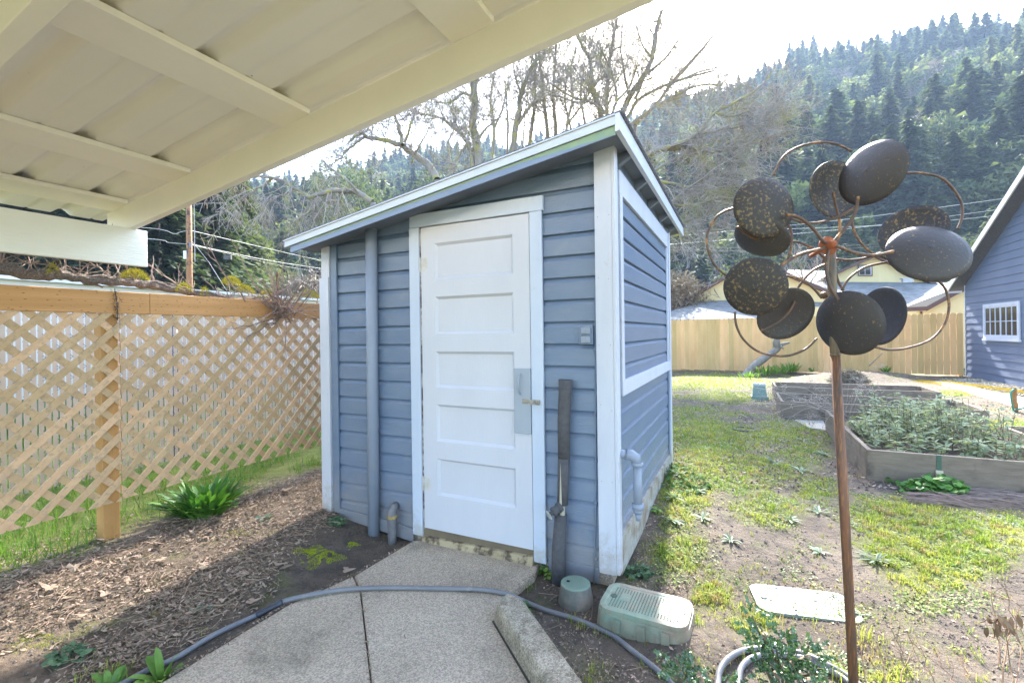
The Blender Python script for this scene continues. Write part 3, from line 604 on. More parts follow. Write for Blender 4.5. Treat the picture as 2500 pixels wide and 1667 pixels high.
dk.tube([q0, q0.lerp(q1, .5) + V * .006, q1], .003, 4); dk.build('dried_fruit_cluster', mat('blackened_dry_grapes', (.035, .028, .028), (.06, .045, .04), 20, bump=.3), vine, recalc=False)
# ---------------- valve boxes ----------------
VG = mat('valve_box_green', (.20, .285, .21), (.26, .33, .25), 6, rough=.5, bump=.1, dirt=(.33, .27, .20), dscale=6, dthr=(.42, .62), zdirt_shade=(-.03, .07, (.22, .17, .12)))
VGP = mat('sun_bleached_green', (.23, .27, .225), (.26, .29, .25), 6, rough=.5, bump=.1, dirt=(.40, .36, .28), dscale=9, dthr=(.55, .75))
def rrect(L, W, r, n=6):
    o = []
    for cx, cy, a0 in ((L / 2 - r, W / 2 - r, 0), (-L / 2 + r, W / 2 - r, 90), (-L / 2 + r, -W / 2 + r, 180), (L / 2 - r, -W / 2 + r, 270)):
        for k in range(n + 1): an = R(a0 + 90 * k / n); o.append((cx + r * math.cos(an), cy + r * math.sin(an)))
    return o
def valvebox(c, ang, L, W, top, low, m, label, tilt=(0, 0)):
    root = empty('valve_box', (c[0], c[1], low), label, 'valve box', 'irrigation valve boxes')
    X = Vector((math.cos(ang), math.sin(ang), tilt[0])); Y = Vector((-math.sin(ang), math.cos(ang), tilt[1])); o = Vector((c[0], c[1], 0))
    W3 = lambda x, y, z: o + X * x + Y * y + Z * z
    b = MB(); rings = [(rrect(L + .05, W + .05, .075), low - .08), (rrect(L + .012, W + .012, .065), top - .022), (rrect(L + .012, W + .012, .065), top - .02)]
    vs = [W3(x, y, z) for rg, z in rings for x, y in rg]; k = len(rings[0][0])
    b.add(vs, [(i * k + j, i * k + (j + 1) % k, (i + 1) * k + (j + 1) % k, (i + 1) * k + j) for i in range(2) for j in range(k)] + [tuple(range(2 * k, 3 * k))])
    for sx in (-.26, 0.02, .28):
        for sy in (-1, 1): b.box3(W3(sx * L - .018, sy * (W / 2 + .016), low - .05), X * .036, Y * sy * .006, Z * (top - .03 - low + .05))
    b.build('box_wall', m, root)
    l_ = MB(); rg = rrect(L, W, .06); r2 = rrect(L - .045, W - .045, .045)
    k = len(rg); vs = [W3(x, y, top - .02) for x, y in rg] + [W3(x, y, top) for x, y in rg] + [W3(x, y, top) for x, y in r2] + [W3(x, y, top - .003) for x, y in rrect(L - .053, W - .053, .043)]
    l_.add(vs, [(i * k + j, i * k + (j + 1) % k, (i + 1) * k + (j + 1) % k, (i + 1) * k + j) for i in range(3) for j in range(k)] + [tuple(range(3 * k, 4 * k))])
    dsh = MB()
    nxx, nyy = int((L - .07) / .0145), int((W - .07) / .014)
    for i in range(nxx):
        for j in range(nyy):
            x, y = (i - (nxx - 1) / 2) * .0145, (j - (nyy - 1) / 2) * .014
            if abs(x - L * .2) < .02 and abs(y) < .045: continue
            if abs(x + L * .25) < .02 and abs(y - .02) < .035: continue
            dsh.box3(W3(x - .002, y - .005, top - .0035), X * .004, Y * .0095, Z * .0028)
    lo_ = l_.build('lid', m, root); dsh.build('lid_tread', mat('lid_tread_' + m.name, (.13, .185, .14) if m is VG else (.30, .36, .30), bump=0), lo_)
    s_ = MB(); s_.lathe(W3(-L / 2 + .05, .0, top - .001), Z, [(0, .017), (.003, .015)], 12); s_.box3(W3(L / 2 - .028, -.008, top - .002), X * .014, Y * .016, Z * .003)
    s_.build('lid_bolt', mat('dark_bolt', (.06, .09, .07), (.1, .12, .1), 20, bump=.2), root)
ga = math.atan2(-.19, .36)
valvebox((.640, 2.290), ga, .415, .262, .062, -.05, VG, 'raised green rectangular valve box on bare soil by the shed corner')
vc_ = G(1960, 1468, -.02); valvebox((vc_.x, vc_.y), R(-15), .47, .27, H(vc_.x, vc_.y, False) + .014, H(vc_.x, vc_.y, False) - .01, VGP, 'sun bleached pale valve box lid sunk level with the ground behind the rusty pole')
c = P(1405, 1416, 2.50); rv = empty('valve_box', (c.x, c.y, -.04), 'small round green valve box beside the foam wrapped pipe', 'valve box', 'irrigation valve boxes')
t = MB(); t.lathe((c.x, c.y, -.12), Z, [(0, .098), (.10, .092), (.170, .079)], 28); t.build('box_wall', mat('round_box_wall', (.13, .14, .12), (.10, .11, .10), 8, rough=.6, bump=.2, dirt=(.24, .20, .16), dscale=9, dthr=(.4, .6)), rv, smooth=False)
t = MB(); t.lathe((c.x, c.y, .047), Z, [(0, .079), (.008, .079), (.010, .076)], 28)
for i in range(-5, 6):
    for j in range(-5, 6):
        if math.hypot(i, j) < 5.2: t.box(c.x + i * .0125 - .004, c.x + i * .0125 + .004, c.y + j * .012 - .002, c.y + j * .012 + .002, .056, .0588)
t.build('lid', mat('mint_lid', (.21, .275, .21), (.18, .24, .19), 8, rough=.5, bump=.1, dirt=(.30, .27, .20), dscale=12, dthr=(.55, .7)), rv)
t = MB(); t.lathe((c.x - .038, c.y + .012, .0585), Z, [(0, .0095), (.0012, .0095)], 12); t.build('finger_hole', mat('hole_black', (.006, .006, .006), bump=0), rv)
bd = G(1818, 1045, .02); t = MB(); t.lathe((bd.x, bd.y, -.05), Z, [(0, .15), (.06, .15), (.066, .14), (.066, .125), (.045, .12)], 24); tag(t.build('drain_cover', mat('black_plastic', (.03, .035, .035), (.05, .05, .05), 8, rough=.5, bump=.1)), 'round black drain cover set in the lawn beyond the shed', 'drain cover')
# ---------------- hoses ----------------
HOSE = mat('grey_poly_pipe', (.145, .15, .165), (.20, .20, .21), 4, rough=.38, bump=.08, dirt=(.30, .27, .24), dscale=14, dthr=(.6, .8))
def spline(pts, k=6):
    out = []
    for i in range(len(pts) - 1):
        p0, p1, p2, p3 = pts[max(i - 1, 0)], pts[i], pts[i + 1], pts[min(i + 2, len(pts) - 1)]
        for j in range(k):
            t = j / k; out.append(.5 * ((2 * p1) + (p2 - p0) * t + (2 * p0 - 5 * p1 + 4 * p2 - p3) * t * t + (3 * p1 - p0 - 3 * p2 + p3) * t ** 3))
    return out + [pts[-1]]
def onG(x, y, off):                                             # a point resting on the real ground surface
    q = G(x, y, 0)
    for _ in range(6): q = G(x, y, H(q.x, q.y, True) + off)
    return q
hp = [Vector((-2.05, 1.15, -.03)), onG(290, 1672, .012), onG(427, 1606, .013), onG(524, 1548, .014), onG(626, 1501, .015), G(687, 1469, .008), G(765, 1450, .014), G(846, 1438, .0135), G(953, 1434, .0135), G(1098, 1436, .0135), G(1170, 1438, .0135), G(1225, 1446, .012), G(1260, 1458, -.012), G(1290, 1472, -.028),
      onG(1333, 1489, .010), onG(1387, 1505, .009), onG(1444, 1526, .010), onG(1500, 1553, .010), onG(1538, 1583, .010), onG(1595, 1627, .010), onG(1640, 1668, .010), onG(1680, 1725, .010), onG(1700, 1800, .01)]
hose = empty('irrigation_hose', hp[9], 'thin grey irrigation pipe crossing the concrete walk with a dark coupling', 'hose')
t = MB(); t.tube(spline(hp), .0122, 12); t.build('pipe', HOSE, hose, smooth=True)
c0, c1 = onG(626, 1501, .016), G(690, 1468, .014); d = (c1 - c0)
t = MB(); t.lathe(c0, d, [(0, .0135), (.01, .017), (.02, .0165), (.05, .0145), (.065, .016), (.08, .0145), (d.length - .03, .0155), (d.length - .015, .018), (d.length, .014)], 14); t.build('coupling', mat('black_coupling', (.035, .04, .055), (.05, .055, .07), 10, rough=.4, bump=.1), hose, smooth=True)
lp1 = [(1748, 1720), (1753, 1667), (1756, 1640), (1772, 1612), (1797, 1594), (1826, 1585), (1880, 1582), (1940, 1590), (1980, 1602), (2018, 1621), (2061, 1644), (2110, 1680)]
lp2 = [(1806, 1720), (1804, 1667), (1807, 1636), (1822, 1614), (1846, 1602), (1890, 1596), (1940, 1602), (1984, 1614), (2044, 1645), (2080, 1672), (2110, 1700)]
t = MB(); t.tube(spline([onG(x, y, .02 + .01 * math.sin(x)) for x, y in lp1]), .0125, 10); t.tube(spline([onG(x, y, .014) for x, y in lp2]), .0125, 10)
tag(t.build('coiled_hose', HOSE, smooth=True), 'two loops of grey pipe lying under the holly sprouts', 'hose')
# ---------------- kinetic wind spinner ----------------
px = lambda X, Y, d=1.72: P(1700 + X / 2.613, 300 + Y / 2.613, d)
CUP = mat('weathered_bronze_cup', (.048, .045, .048), (.068, .060, .058), 3, rough=.55, bump=.3, bscale=90, metal=.25, dirt=(.24, .155, .065), dscale=110, dthr=(.62, .69), spec=.5)
CUP2 = mat('hammered_rust_cup', (.040, .036, .036), (.055, .048, .045), 3, rough=.55, bump=.4, bscale=60, metal=.25, dirt=(.21, .145, .07), dscale=85, dthr=(.54, .63), spec=.5)
ARM = mat('brown_painted_wire', (.16, .095, .065), (.09, .065, .055), 18, rough=.5, bump=.3, metal=.3, dirt=(.36, .19, .08), dscale=30, dthr=(.55, .65))
RUST = mat('orange_rust_hub', (.33, .10, .04), (.26, .075, .03), 16, rough=.8, bump=.3)
POLE = mat('rust_and_grey_pole', (.085, .07, .06), (.21, .09, .042), 7, (6, 6, .5), rough=.5, bump=.25, bscale=60, metal=.2, c3=(.29, .13, .055))
POLE2 = mat('cast_grey_gold_stem', (.10, .09, .085), (.32, .24, .13), 14, (3, 3, .4), rough=.6, bump=.5)
pb0 = G(2087, 1700, -.02); pb0 = P(2090, 1710, 1.76)
ptop = px(858, 840, 1.76); pj = px(886, 1475, 1.76); pbot = pj + (pj - px(868, 1080, 1.76)).normalized() * 0
pb_line = P(2086, 1667, 1.76); dirp = (pb_line - pj).normalized(); ground_hit = pj + dirp * ((pj.z + .04) / -dirp.z)
spn = empty('wind_spinner', (ground_hit.x, ground_hit.y, -.04), 'tall rusty metal wind spinner with dark round cups on a copper brown pole', 'wind spinner')
t = MB(); t.tube([pj, pj.lerp(ground_hit, .5), ground_hit - Z * .1], .0165, 16); t.build('pole', POLE, spn, smooth=True)
t = MB(); t.tube([ptop + Z * .01, px(862, 960, 1.76), px(868, 1085, 1.76), px(876, 1300, 1.76), pj + Z * .002], [.017, .016, .0155, .016, .0172], 14); t.tube([pj + Z * .002, pj - Z * .004], .0185, 16)
t.tube([px(838, 850, 1.745), px(832, 960, 1.742), px(850, 1040, 1.742), px(880, 1100, 1.742)], [.006, .006, .005, .004], 8)
t.build('upper_stem', POLE2, spn, smooth=True)
yv = Vector((0, -1, 0))
t = MB(); hc = px(845, 783, 1.72); t.lathe(hc + Vector((0, .004, 0)), yv + Vector((.05, 0, .1)), [(-.012, .018), (-.004, .034), (.0, .035), (.004, .034), (.006, .016), (.016, .0155), (.030, .012), (.034, .006)], 22)
t.tube([hc + Vector((0, .0, 0)), hc + Vector((.004, .11, -.02))], .008, 8); t.build('hub', RUST, spn, smooth=True)
t = MB(); hc2 = px(850, 880, 1.83); t.lathe(hc2, yv, [(-.006, .020), (0, .030), (.006, .030), (.012, .02)], 20); t.build('hub', ARM, spn, smooth=True); t = MB(); t.lathe(px(815, 1100, 1.79), yv, [(-.012, .004), (-.01, .011), (0, .015), (.01, .011), (.012, .004)], 12); t.build('counterweight', ARM, spn, smooth=True)
def cup(X, Y, sa, sb, rot, d, sgn, m, depth=.022, convex=True, label=None):
    c = px(X, Y, d); Yd = c.y; Xd = c.x; Zd = c.z - CZ; an = R(rot); sa /= 2.613; sb /= 2.613
    A_ = np.array([[math.cos(an) * sa, -math.sin(an) * sb], [math.sin(an) * sa, math.cos(an) * sb]]); T_ = A_ @ A_.T
    J = np.array([[F / Yd, -F * Xd / Yd ** 2, 0], [0, F * Zd / Yd ** 2, -F / Yd]]); vdir = np.array([-Xd, -Yd, -Zd]); vdir /= np.linalg.norm(vdir)
    i_ = np.arange(6000) + .5; ph_ = np.arccos(1 - i_ / 6000); th_ = np.pi * (1 + 5 ** .5) * i_
    bz_ = vdir; bx_ = np.cross(bz_, [0, 0, 1.]); bx_ /= np.linalg.norm(bx_); by_ = np.cross(bx_, bz_)
    Nn = (np.cos(th_) * np.sin(ph_))[:, None] * bx_ + (np.sin(th_) * np.sin(ph_))[:, None] * by_ + np.cos(ph_)[:, None] * bz_
    M_ = np.einsum('ij,njk,lk->nil', J, np.eye(3)[None] - Nn[:, :, None] * Nn[:, None, :], J); tr_ = M_[:, 0, 0] + M_[:, 1, 1]
    err = np.abs(M_ / tr_[:, None, None] - T_ / np.trace(T_)).sum((1, 2)); err = err + 1e3 * (np.sign(Nn @ np.array([0, 0, 1.]) + 1e-9) != sgn) * (err.min() < 0)
    up_ok = (Nn[:, 2] * sgn > -.02); k_ = int(np.argmin(np.where(up_ok, err, err + .08))); n_ = Vector(Nn[k_]); Rr = math.sqrt(np.trace(T_) / tr_[k_]); e1 = n_.orthogonal().normalized(); e2 = n_.cross(e1)
    b = MB(); vs, fs = [], []; rings, seg = 7, 40; s_ = 1 if convex else -1
    for i in range(rings + 1):
        rr_ = i / rings; h = depth * (1 - rr_ ** 2) * s_
        for j in range(seg):
            a_ = 2 * math.pi * j / seg; vs.append(c + (e1 * math.cos(a_) + e2 * math.sin(a_)) * Rr * max(rr_, .01) + n_ * (h - depth * .5 * s_))
    for i in range(rings):
        for j in range(seg): fs.append((i * seg + j, i * seg + (j + 1) % seg, (i + 1) * seg + (j + 1) % seg, (i + 1) * seg + j))
    fs.append(tuple(range(seg))); b.add(vs, fs); o = b.build('cup', m, spn, smooth=True, recalc=False)
    md = o.modifiers.new('t', 'SOLIDIFY'); md.thickness = .0022; md.offset = 0
    if label: o['label'] = label
cup(437, 535, 196, 190, 30, 1.715, 1, CUP2); cup(1103, 312, 258, 172, -38, 1.68, 1, CUP, .035, label='large smooth dark cup at the top of the spinner'); cup(1488, 812, 284, 178, 7, 1.66, 1, CUP, .035)
cup(372, 1050, 210, 184, -6, 1.71, -1, CUP2); cup(961, 1280, 225, 203, 20, 1.70, -1, CUP, .024)
cup(882, 430, 185, 172, 75, 1.81, 1, CUP2, .02, False); cup(410, 745, 182, 122, 12, 1.79, -1, CUP, .025, True); cup(560, 1213, 196, 150, -32, 1.80, -1, CUP, .024, False)
cup(1190, 1235, 190, 158, -62, 1.80, 1, CUP, .024, False); cup(1385, 700, 240, 152, -18, 1.79, 1, CUP2, .03, False)
def arm(pts, d0, d1, r=.0052, name='arm'):
    k = len(pts); q = [px(x, y, d0 + (d1 - d0) * i / (k - 1)) for i, (x, y) in enumerate(pts)]
    t = MB(); t.tube(spline(q, 5), r, 8); t.build(name, ARM, spn, smooth=True)
for pts in ([(830, 770), (800, 745), (740, 670), (660, 605), (575, 585)], [(870, 765), (925, 700), (985, 625), (1020, 555), (1032, 470)], [(870, 780), (920, 795), (1020, 832), (1140, 845), (1258, 820)], [(845, 800), (832, 880), (832, 960), (855, 1045), (905, 1130)], [(825, 795), (780, 808), (665, 838), (575, 885), (508, 942)]): arm(pts, 1.715, 1.69, .006)
for pts in ([(870, 850), (905, 740), (915, 640), (885, 510), (872, 440)], [(820, 862), (740, 800), (630, 758), (480, 765), (350, 728), (262, 662)], [(830, 900), (740, 945), (650, 1050), (610, 1175), (530, 1262), (415, 1326)], [(880, 915), (905, 1010), (940, 1070)], [(890, 868), (980, 875), (1080, 862), (1180, 828)]): arm(pts, 1.80, 1.775, .0048)
for pts in ([(495, 335), (520, 270), (580, 195), (680, 145), (800, 124), (900, 138), (990, 182)], [(1318, 320), (1430, 320), (1560, 350), (1645, 430), (1693, 520), (1693, 610), (1665, 680)], [(1530, 993), (1588, 1060), (1612, 1170), (1580, 1290), (1490, 1385), (1340, 1437), (1220, 1446), (1128, 1426)],
            [(768, 1375), (700, 1440), (600, 1482), (500, 1484), (390, 1455), (300, 1380), (255, 1290), (246, 1205)], [(187, 973), (115, 905), (72, 800), (70, 710), (120, 610), (180, 565), (243, 543)],
            [(600, 612), (690, 637), (790, 635), (900, 602), (1000, 545), (1062, 508)], [(582, 640), (607, 700), (606, 790), (585, 870)], [(1000, 600), (998, 660), (1035, 745), (1110, 822), (1215, 868)],
            [(574, 976), (650, 992), (735, 1045), (800, 1118)], [(928, 1070), (975, 992), (1075, 922), (1222, 888)]): arm(pts, 1.755, 1.755, .0045, 'hoop')
# ---------------- raised beds ----------------
BOARD = mat('weathered_bed_board', (.185, .14, .105), (.26, .21, .155), 5, (1, 1, 7), rz=TH, rough=.85, bump=.5, bscale=22, bstretch=(1, 1, 9), dirt=(.085, .065, .05), dscale=4, dthr=(.55, .72), tint=.1)
BOARDS = BOARD
BEDSOIL = mat('bed_soil', (.075, .055, .045), (.12, .09, .075), 12, rough=.95, bump=1.0, bscale=50, dirt=(.20, .16, .12), dscale=20, dthr=(.5, .6))
def bed(a0, a1, b0, b1, z0, z1, label, soil=-.09):
    """a0 > a1: left and right ends; b0 near, b1 far"""
    r = empty('raised_bed', S((a0 + a1) / 2, b0, z0), label, 'raised bed', 'weathered plank raised beds')
    for q in ((a1, a0, b0, b0 + .04), (a1, a0, b1 - .04, b1), (a0 - .04, a0, b0 + .042, b1 - .042), (a1, a1 + .04, b0 + .042, b1 - .042)):
        t = MB(); t.sbox(*q, z0, z1, tint=random.random()); t.build('side_board', BOARD, r, bevel=.004)
    for aa, bb in ((a0 - .09, b0 + .043), (a1 + .042, b0 + .043), (a0 - .09, b1 - .09), (a1 + .042, b1 - .09)):
        t = MB(); t.sbox(aa, aa + .045, bb, bb + .045, z0, z1 - .02, tint=.3); t.build('corner_block', BOARD, r)
    m = MB(); n1, n2 = 14, 14; vs = []
    for i in range(n1 + 1):
        for j in range(n2 + 1):
            a = a1 + .02 + (a0 - a1 - .04) * i / n1; b_ = b0 + .02 + (b1 - b0 - .04) * j / n2; vs.append(S(a, b_, z1 + soil + .03 * noise.noise(Vector((a * 3, b_ * 3, 1)))))
    m.add(vs, [(i * (n2 + 1) + j, i * (n2 + 1) + j + 1, (i + 1) * (n2 + 1) + j + 1, (i + 1) * (n2 + 1) + j) for i in range(n1) for j in range(n2)]); m.build('soil', BEDSOIL, r, recalc=False)
    return r
def ab(p): return AB(p.x, p.y)
aA, bA = ab(G(2118, 1173, 0)); bA2 = ab(G(2015, 1002, .28))[1]
bed(aA, aA - 1.32, bA, bA2, -.05, .285, 'nearest raised plank bed, full of grey-green sage')
aB, bB_ = ab(G(1906, 980, .27)); aB1 = ab(G(2425, 1006, .27))[0]; bB2 = ab(G(2334, 976, .27))[1]
bed(aB, aB1, bB_, bB2, -.05, .275, 'empty middle plank bed directly behind the sage bed', -.17)
aC, bC = ab(G(1892, 944, .27)); aC1 = ab(G(2291, 955, .27))[0]; bC2 = ab(G(2231, 942, .27))[1]
bed(aC, aC1, max(bC, bB2 + .35), bC2, -.05, .275, 'farthest empty plank bed beside the green box', -.17)
aD, bD = ab(G(2437, 1037, .2))
bed(aD, aD - 1.3, bD - 2.2, bD, -.05, .20, 'low plank bed cut off at the right edge, beside the sage bed')
print('beds', (aA, bA, bA2), (aB, aB1, bB_, bB2), (aC, aC1, bC, bC2), (aD, bD))
# strap with a cream clip on the near bed
t = MB(); sb = ab(planeP(2292, 1112, S(0, bA, 0), V))[0]; t.sbox(sb - .016, sb + .016, bA - .006, bA - .002, .16, .287); st = t.build('bed_strap', mat('green_strap', (.05, .11, .07), (.08, .13, .09), 20, bump=.2)); tag(st, 'green strap hanging over the sage bed front with a cream clip', 'strap')
t = MB(); t.sbox(sb - .026, sb + .026, bA - .014, bA - .0065, .075, .155); t.build('clip', mat('cream_clip', (.60, .55, .38), bump=.05), st, bevel=.003)
# ---------------- green pedestal, log, flat stone, spigot ----------------
pc = G(1862, 974); r = empty('utility_pedestal', (pc.x, pc.y + .12, 0), 'squat grey-green utility pedestal at the corner of the far bed', 'pedestal')
PED = mat('pedestal_green', (.17, .24, .20), (.21, .28, .23), 8, rough=.5, bump=.1)
def frus(mb_, c, w0, w1, z0, z1):
    vs = [c + U * sx * w0 + V * sy * w0 + Z * z0 for sx, sy in ((-1, -1), (1, -1), (1, 1), (-1, 1))] + [c + U * sx * w1 + V * sy * w1 + Z * z1 for sx, sy in ((-1, -1), (1, -1), (1, 1), (-1, 1))]
    mb_.add(vs, [(0, 1, 2, 3), (7, 6, 5, 4), (0, 4, 5, 1), (1, 5, 6, 2), (2, 6, 7, 3), (3, 7, 4, 0)])
cc = Vector((pc.x, pc.y + .12, 0)); t = MB(); frus(t, cc, .150, .105, -.05, .26); frus(t, cc, .156, .154, -.05, .05)
for k in range(5): frus(t, cc, .142 - k * .006, .140 - k * .006, .05 + k * .03, .062 + k * .03)
t.build('body', PED, r, bevel=.004); t = MB(); frus(t, cc, .118, .112, .26, .305)
for k in range(4): t.sbox(ab(cc)[0] - .09 + k * .05, ab(cc)[0] - .07 + k * .05, ab(cc)[1] - .1, ab(cc)[1] + .1, .305, .318)
t.build('cap', mat('pedestal_cap', (.42, .46, .42), (.35, .4, .36), 8, bump=.1), r, bevel=.006)
LOG = mat('silvered_log', (.30, .26, .21), (.20, .17, .14), 10, (1, 1, .3), rough=.9, bump=1.0, bscale=30, bstretch=(1, 1, .2), dirt=(.25, .25, .08), dscale=6, dthr=(.62, .72))
l0 = G(1813, 920); l0 = Vector((l0.x, l0.y, -.1)); dl = l0.y + .4
lg = empty('leaning_log', l0, 'silvered forked log leaning in front of the cedar fence', 'log')
t = MB(); pts = [l0, P(1838, 895, dl - .2), P(1870, 872, dl), P(1893, 855, dl + .1), P(1900, 846, dl + .1)]; t.tube(spline(pts, 4), [.13] * 3 + [.115] * 5 + [.10] * 9, 12)
t.tube([P(1897, 852, dl + .1), P(1895, 835, dl + .12), P(1897, 820, dl + .12)], [.09, .10, .085], 10); t.tube([P(1898, 850, dl + .1), P(1910, 840, dl + .05), P(1927, 836, dl)], [.085, .06, .03], 9); t.tube([P(1905, 845, dl), P(1913, 852, dl - .05)], [.05, .02], 7)
t.build('trunk', LOG, lg, smooth=True)
fs_ = [G(1938, 1026), G(2010, 1029), G(2022, 1052), G(1975, 1046)]
b = MB(); b.prism([(p.x, p.y, -.04) for p in fs_], (0, 0, .055)); tag(b.build('stepping_stone', mat('pale_concrete', (.42, .38, .31), (.36, .32, .26), 6, rough=.9, bump=.4), bevel=.006), 'flat pale concrete stepping stone left of the sage bed', 'stepping stone')
pp = [G(2277, 934), G(2500, 1003), G(2620, 1045), G(2700, 1010), G(2500, 972), G(2420, 956), G(2300, 928), G(2255, 920), G(2225, 922)]
b = MB(); b.prism([(p.x, p.y, -.05) for p in pp], (0, 0, .068)); tag(b.build('garage_path', mat('side_path_concrete', (.42, .37, .29), (.36, .31, .24), 1.5, rough=.9, bump=.4, dirt=(.22, .19, .12), dscale=2, dthr=(.5, .7))), 'pale concrete path beside the blue garage', 'path', kind='structure')
sg = G(2477, 1005); r = empty('spigot_post', sg, 'short rusty orange spigot post with a green hose by the garage path', 'spigot')
t = MB(); t.box(sg.x - .022, sg.x + .022, sg.y - .02, sg.y + .02, -.05, .36); t.tube([sg + Z * .33, sg + Z * .40], [.03, .022], 10); t.box(sg.x + .02, sg.x + .05, sg.y - .01, sg.y + .01, -.02, .15)
t.build('post', mat('rusty_stake', (.42, .20, .07), (.30, .14, .05), 12, bump=.3), r)
t = MB(); t.tube(spline([sg + Vector((-.01, -.02, .36)), sg + Vector((-.06, -.04, .37)), sg + Vector((-.10, -.04, .30)), sg + Vector((-.085, -.04, .15)), sg + Vector((-.06, -.04, .04)), sg + Vector((-.02, -.06, .05)), sg + Vector((.2, -.1, .10)), sg + Vector((.6, -.2, .13)), sg + Vector((1.1, -.3, .04))]), .012, 8)
t.build('green_hose', mat('teal_hose', (.03, .20, .14), (.05, .26, .18), 6, rough=.4, bump=.05), r, smooth=True)
# ---------------- back fence ----------------
BF = 15.0
PICK = mat('cedar_picket', (.78, .49, .22), (.66, .39, .16), 5, (1, 1, .22), rz=TH, rough=.8, bump=.3, bscale=20, bstretch=(2, 2, .2), tint=.17, spots=((.30, .15, .06), 4.2, .05))
bf = empty('picket_fence', S(-1, BF, 0), 'long dog-eared cedar picket fence closing the back of the yard', 'fence')
m = MB(); a_ = -6.36
while a_ < 6:
    h = 1.80 + random.uniform(-.012, .012); g_ = .006 if a_ < -3 else .0025; w_ = .138; z0 = .02 + random.uniform(-.01, .02)
    m.prism([S(a_, BF, z0), S(a_ + w_, BF, z0), S(a_ + w_, BF, h - .03), S(a_ + w_ - .03, BF, h), S(a_ + .03, BF, h), S(a_, BF, h - .03)], V * .018, tint=random.random()); a_ += w_ + g_ + random.uniform(0, .004)
m.build('pickets', PICK, bf)
for zz in (.35, .95, 1.55): m = MB(); m.sbox(-6.36, 6, BF + .019, BF + .057, zz, zz + .085); m.build('rail', PICK, bf)
for k in range(6): m = MB(); m.sbox(-6.36 + k * 2.4, -6.27 + k * 2.4, BF + .058, BF + .147, -.1, 1.75); m.build('post', PICK, bf)
# ---------------- garage ----------------
ga_a, ga_b = ab(G(2360, 918)); GAR = mat('garage_slate_blue', (.13, .165, .25), (.15, .185, .265), 2, rough=.55, bump=.12)
print('garage', ga_a, ga_b)
w0 = SP(2356, 697, ga_a); w1 = SP(2500, 490, ga_a); gs = (w1.z - w0.z) / (ab(w1)[1] - ab(w0)[1]); zc = w0.z; bc = ab(w0)[1]
print('wall', zc, bc, gs)
gr = empty('garage', S(ga_a, ga_b, 0), 'slate blue clapboard garage with a steep gable and small white window', 'garage')
gz = lambda b: zc + gs * (b - ga_b)
br = ga_b - 5.2; mb = MB(); z = 0.; prof = []
NB = 26; ph = .187
while z < 7.5: prof += [(z, .018), (z + ph - .012, .004), (z + ph - .0005, .002)]; z += ph
vs = []; cols = [ga_b, br, ga_b - 10.4]
for b_ in (ga_b, ga_b - 10.4):
    for (zz, dd) in prof: vs.append(S(ga_a + dd, b_, zz))
k = len(prof); mb.add(vs, [(j, j + 1, k + j + 1, k + j) for j in range(k - 1)])
def gclip(bm, L):
    for pc_, nn_ in ((S(ga_a, ga_b, gz(ga_b)) - L, (Z - V * gs).normalized()), (S(ga_a, br, gz(br)) - L, (Z + V * gs).normalized())):
        bmesh.ops.bisect_plane(bm, geom=bm.verts[:] + bm.edges[:] + bm.faces[:], plane_co=pc_, plane_no=nn_, clear_outer=True)
mb.build('gable_wall', GAR, gr, keep=gclip, recalc=False)
mb = MB(); mb.add([S(ga_a, ga_b, 0), S(ga_a - 6, ga_b, 0), S(ga_a - 6, ga_b, zc), S(ga_a, ga_b, zc)], [(0, 1, 2, 3)]); mb.add([S(ga_a, ga_b - 10.4, 0), S(ga_a - 6, ga_b - 10.4, 0), S(ga_a - 6, ga_b - 10.4, zc), S(ga_a, ga_b - 10.4, zc)], [(0, 1, 2, 3)]); mb.build('side_wall', GAR, gr, recalc=False)
mb = MB(); mb.sbox(ga_a - .02, ga_a + .022, ga_b, ga_b + .02, 0, zc); mb.build('corner_trim', WHITE, gr)
OV = .29; OE = .32; off = .02
def gslope(mb_, a0, a1, s_, o0, o1, e=OE):                      # s_ = +1 far slope, -1 near slope
    q = []
    for (bb, zz) in ((br, gz(br)), (ga_b + e, gz(ga_b + e))):
        b2 = bb if s_ > 0 else 2 * br - bb
        q.append((b2, zz))
    vs = [S(a0, q[0][0], q[0][1] + o0), S(a1, q[0][0], q[0][1] + o0), S(a1, q[1][0], q[1][1] + o0), S(a0, q[1][0], q[1][1] + o0), S(a0, q[0][0], q[0][1] + o1), S(a1, q[0][0], q[0][1] + o1), S(a1, q[1][0], q[1][1] + o1), S(a0, q[1][0], q[1][1] + o1)]
    mb_.add(vs, [(0, 1, 2, 3), (7, 6, 5, 4), (0, 4, 5, 1), (1, 5, 6, 2), (2, 6, 7, 3), (3, 7, 4, 0)])
mb = MB(); [gslope(mb, ga_a + OV, ga_a - 6, s_, .14, .19) for s_ in (1, -1)]; rfo = mb.build('roof', mat('dark_shingle', (.07, .07, .075), (.05, .05, .05), 20, rough=.95, bump=.5), gr)
mb = MB(); [gslope(mb, ga_a + OV - .02, ga_a - 5.9, s_, .02, .04) for s_ in (1, -1)]
for kk in range(20):
    pass
mb.build('soffit', mat('garage_soffit_boards', (.13, .14, .16), (.08, .085, .10), 8, (1, 9, 1), rz=-TH, rough=.7, bump=.3), rfo)
mb = MB(); [gslope(mb, ga_a + OV + .03, ga_a + OV, s_, .0, .165) for s_ in (1, -1)]; mb.build('rake_board', mat('rake_white', (.62, .63, .62), (.55, .56, .56), 6, bump=.1), rfo)
mb = MB(); mb.sbox(ga_a - .02, ga_a + OV, ga_b + OE - .03, ga_b + OE, gz(ga_b + OE) - .02, gz(ga_b + OE) + .15); mb.build('rake_board', WHITE, rfo)
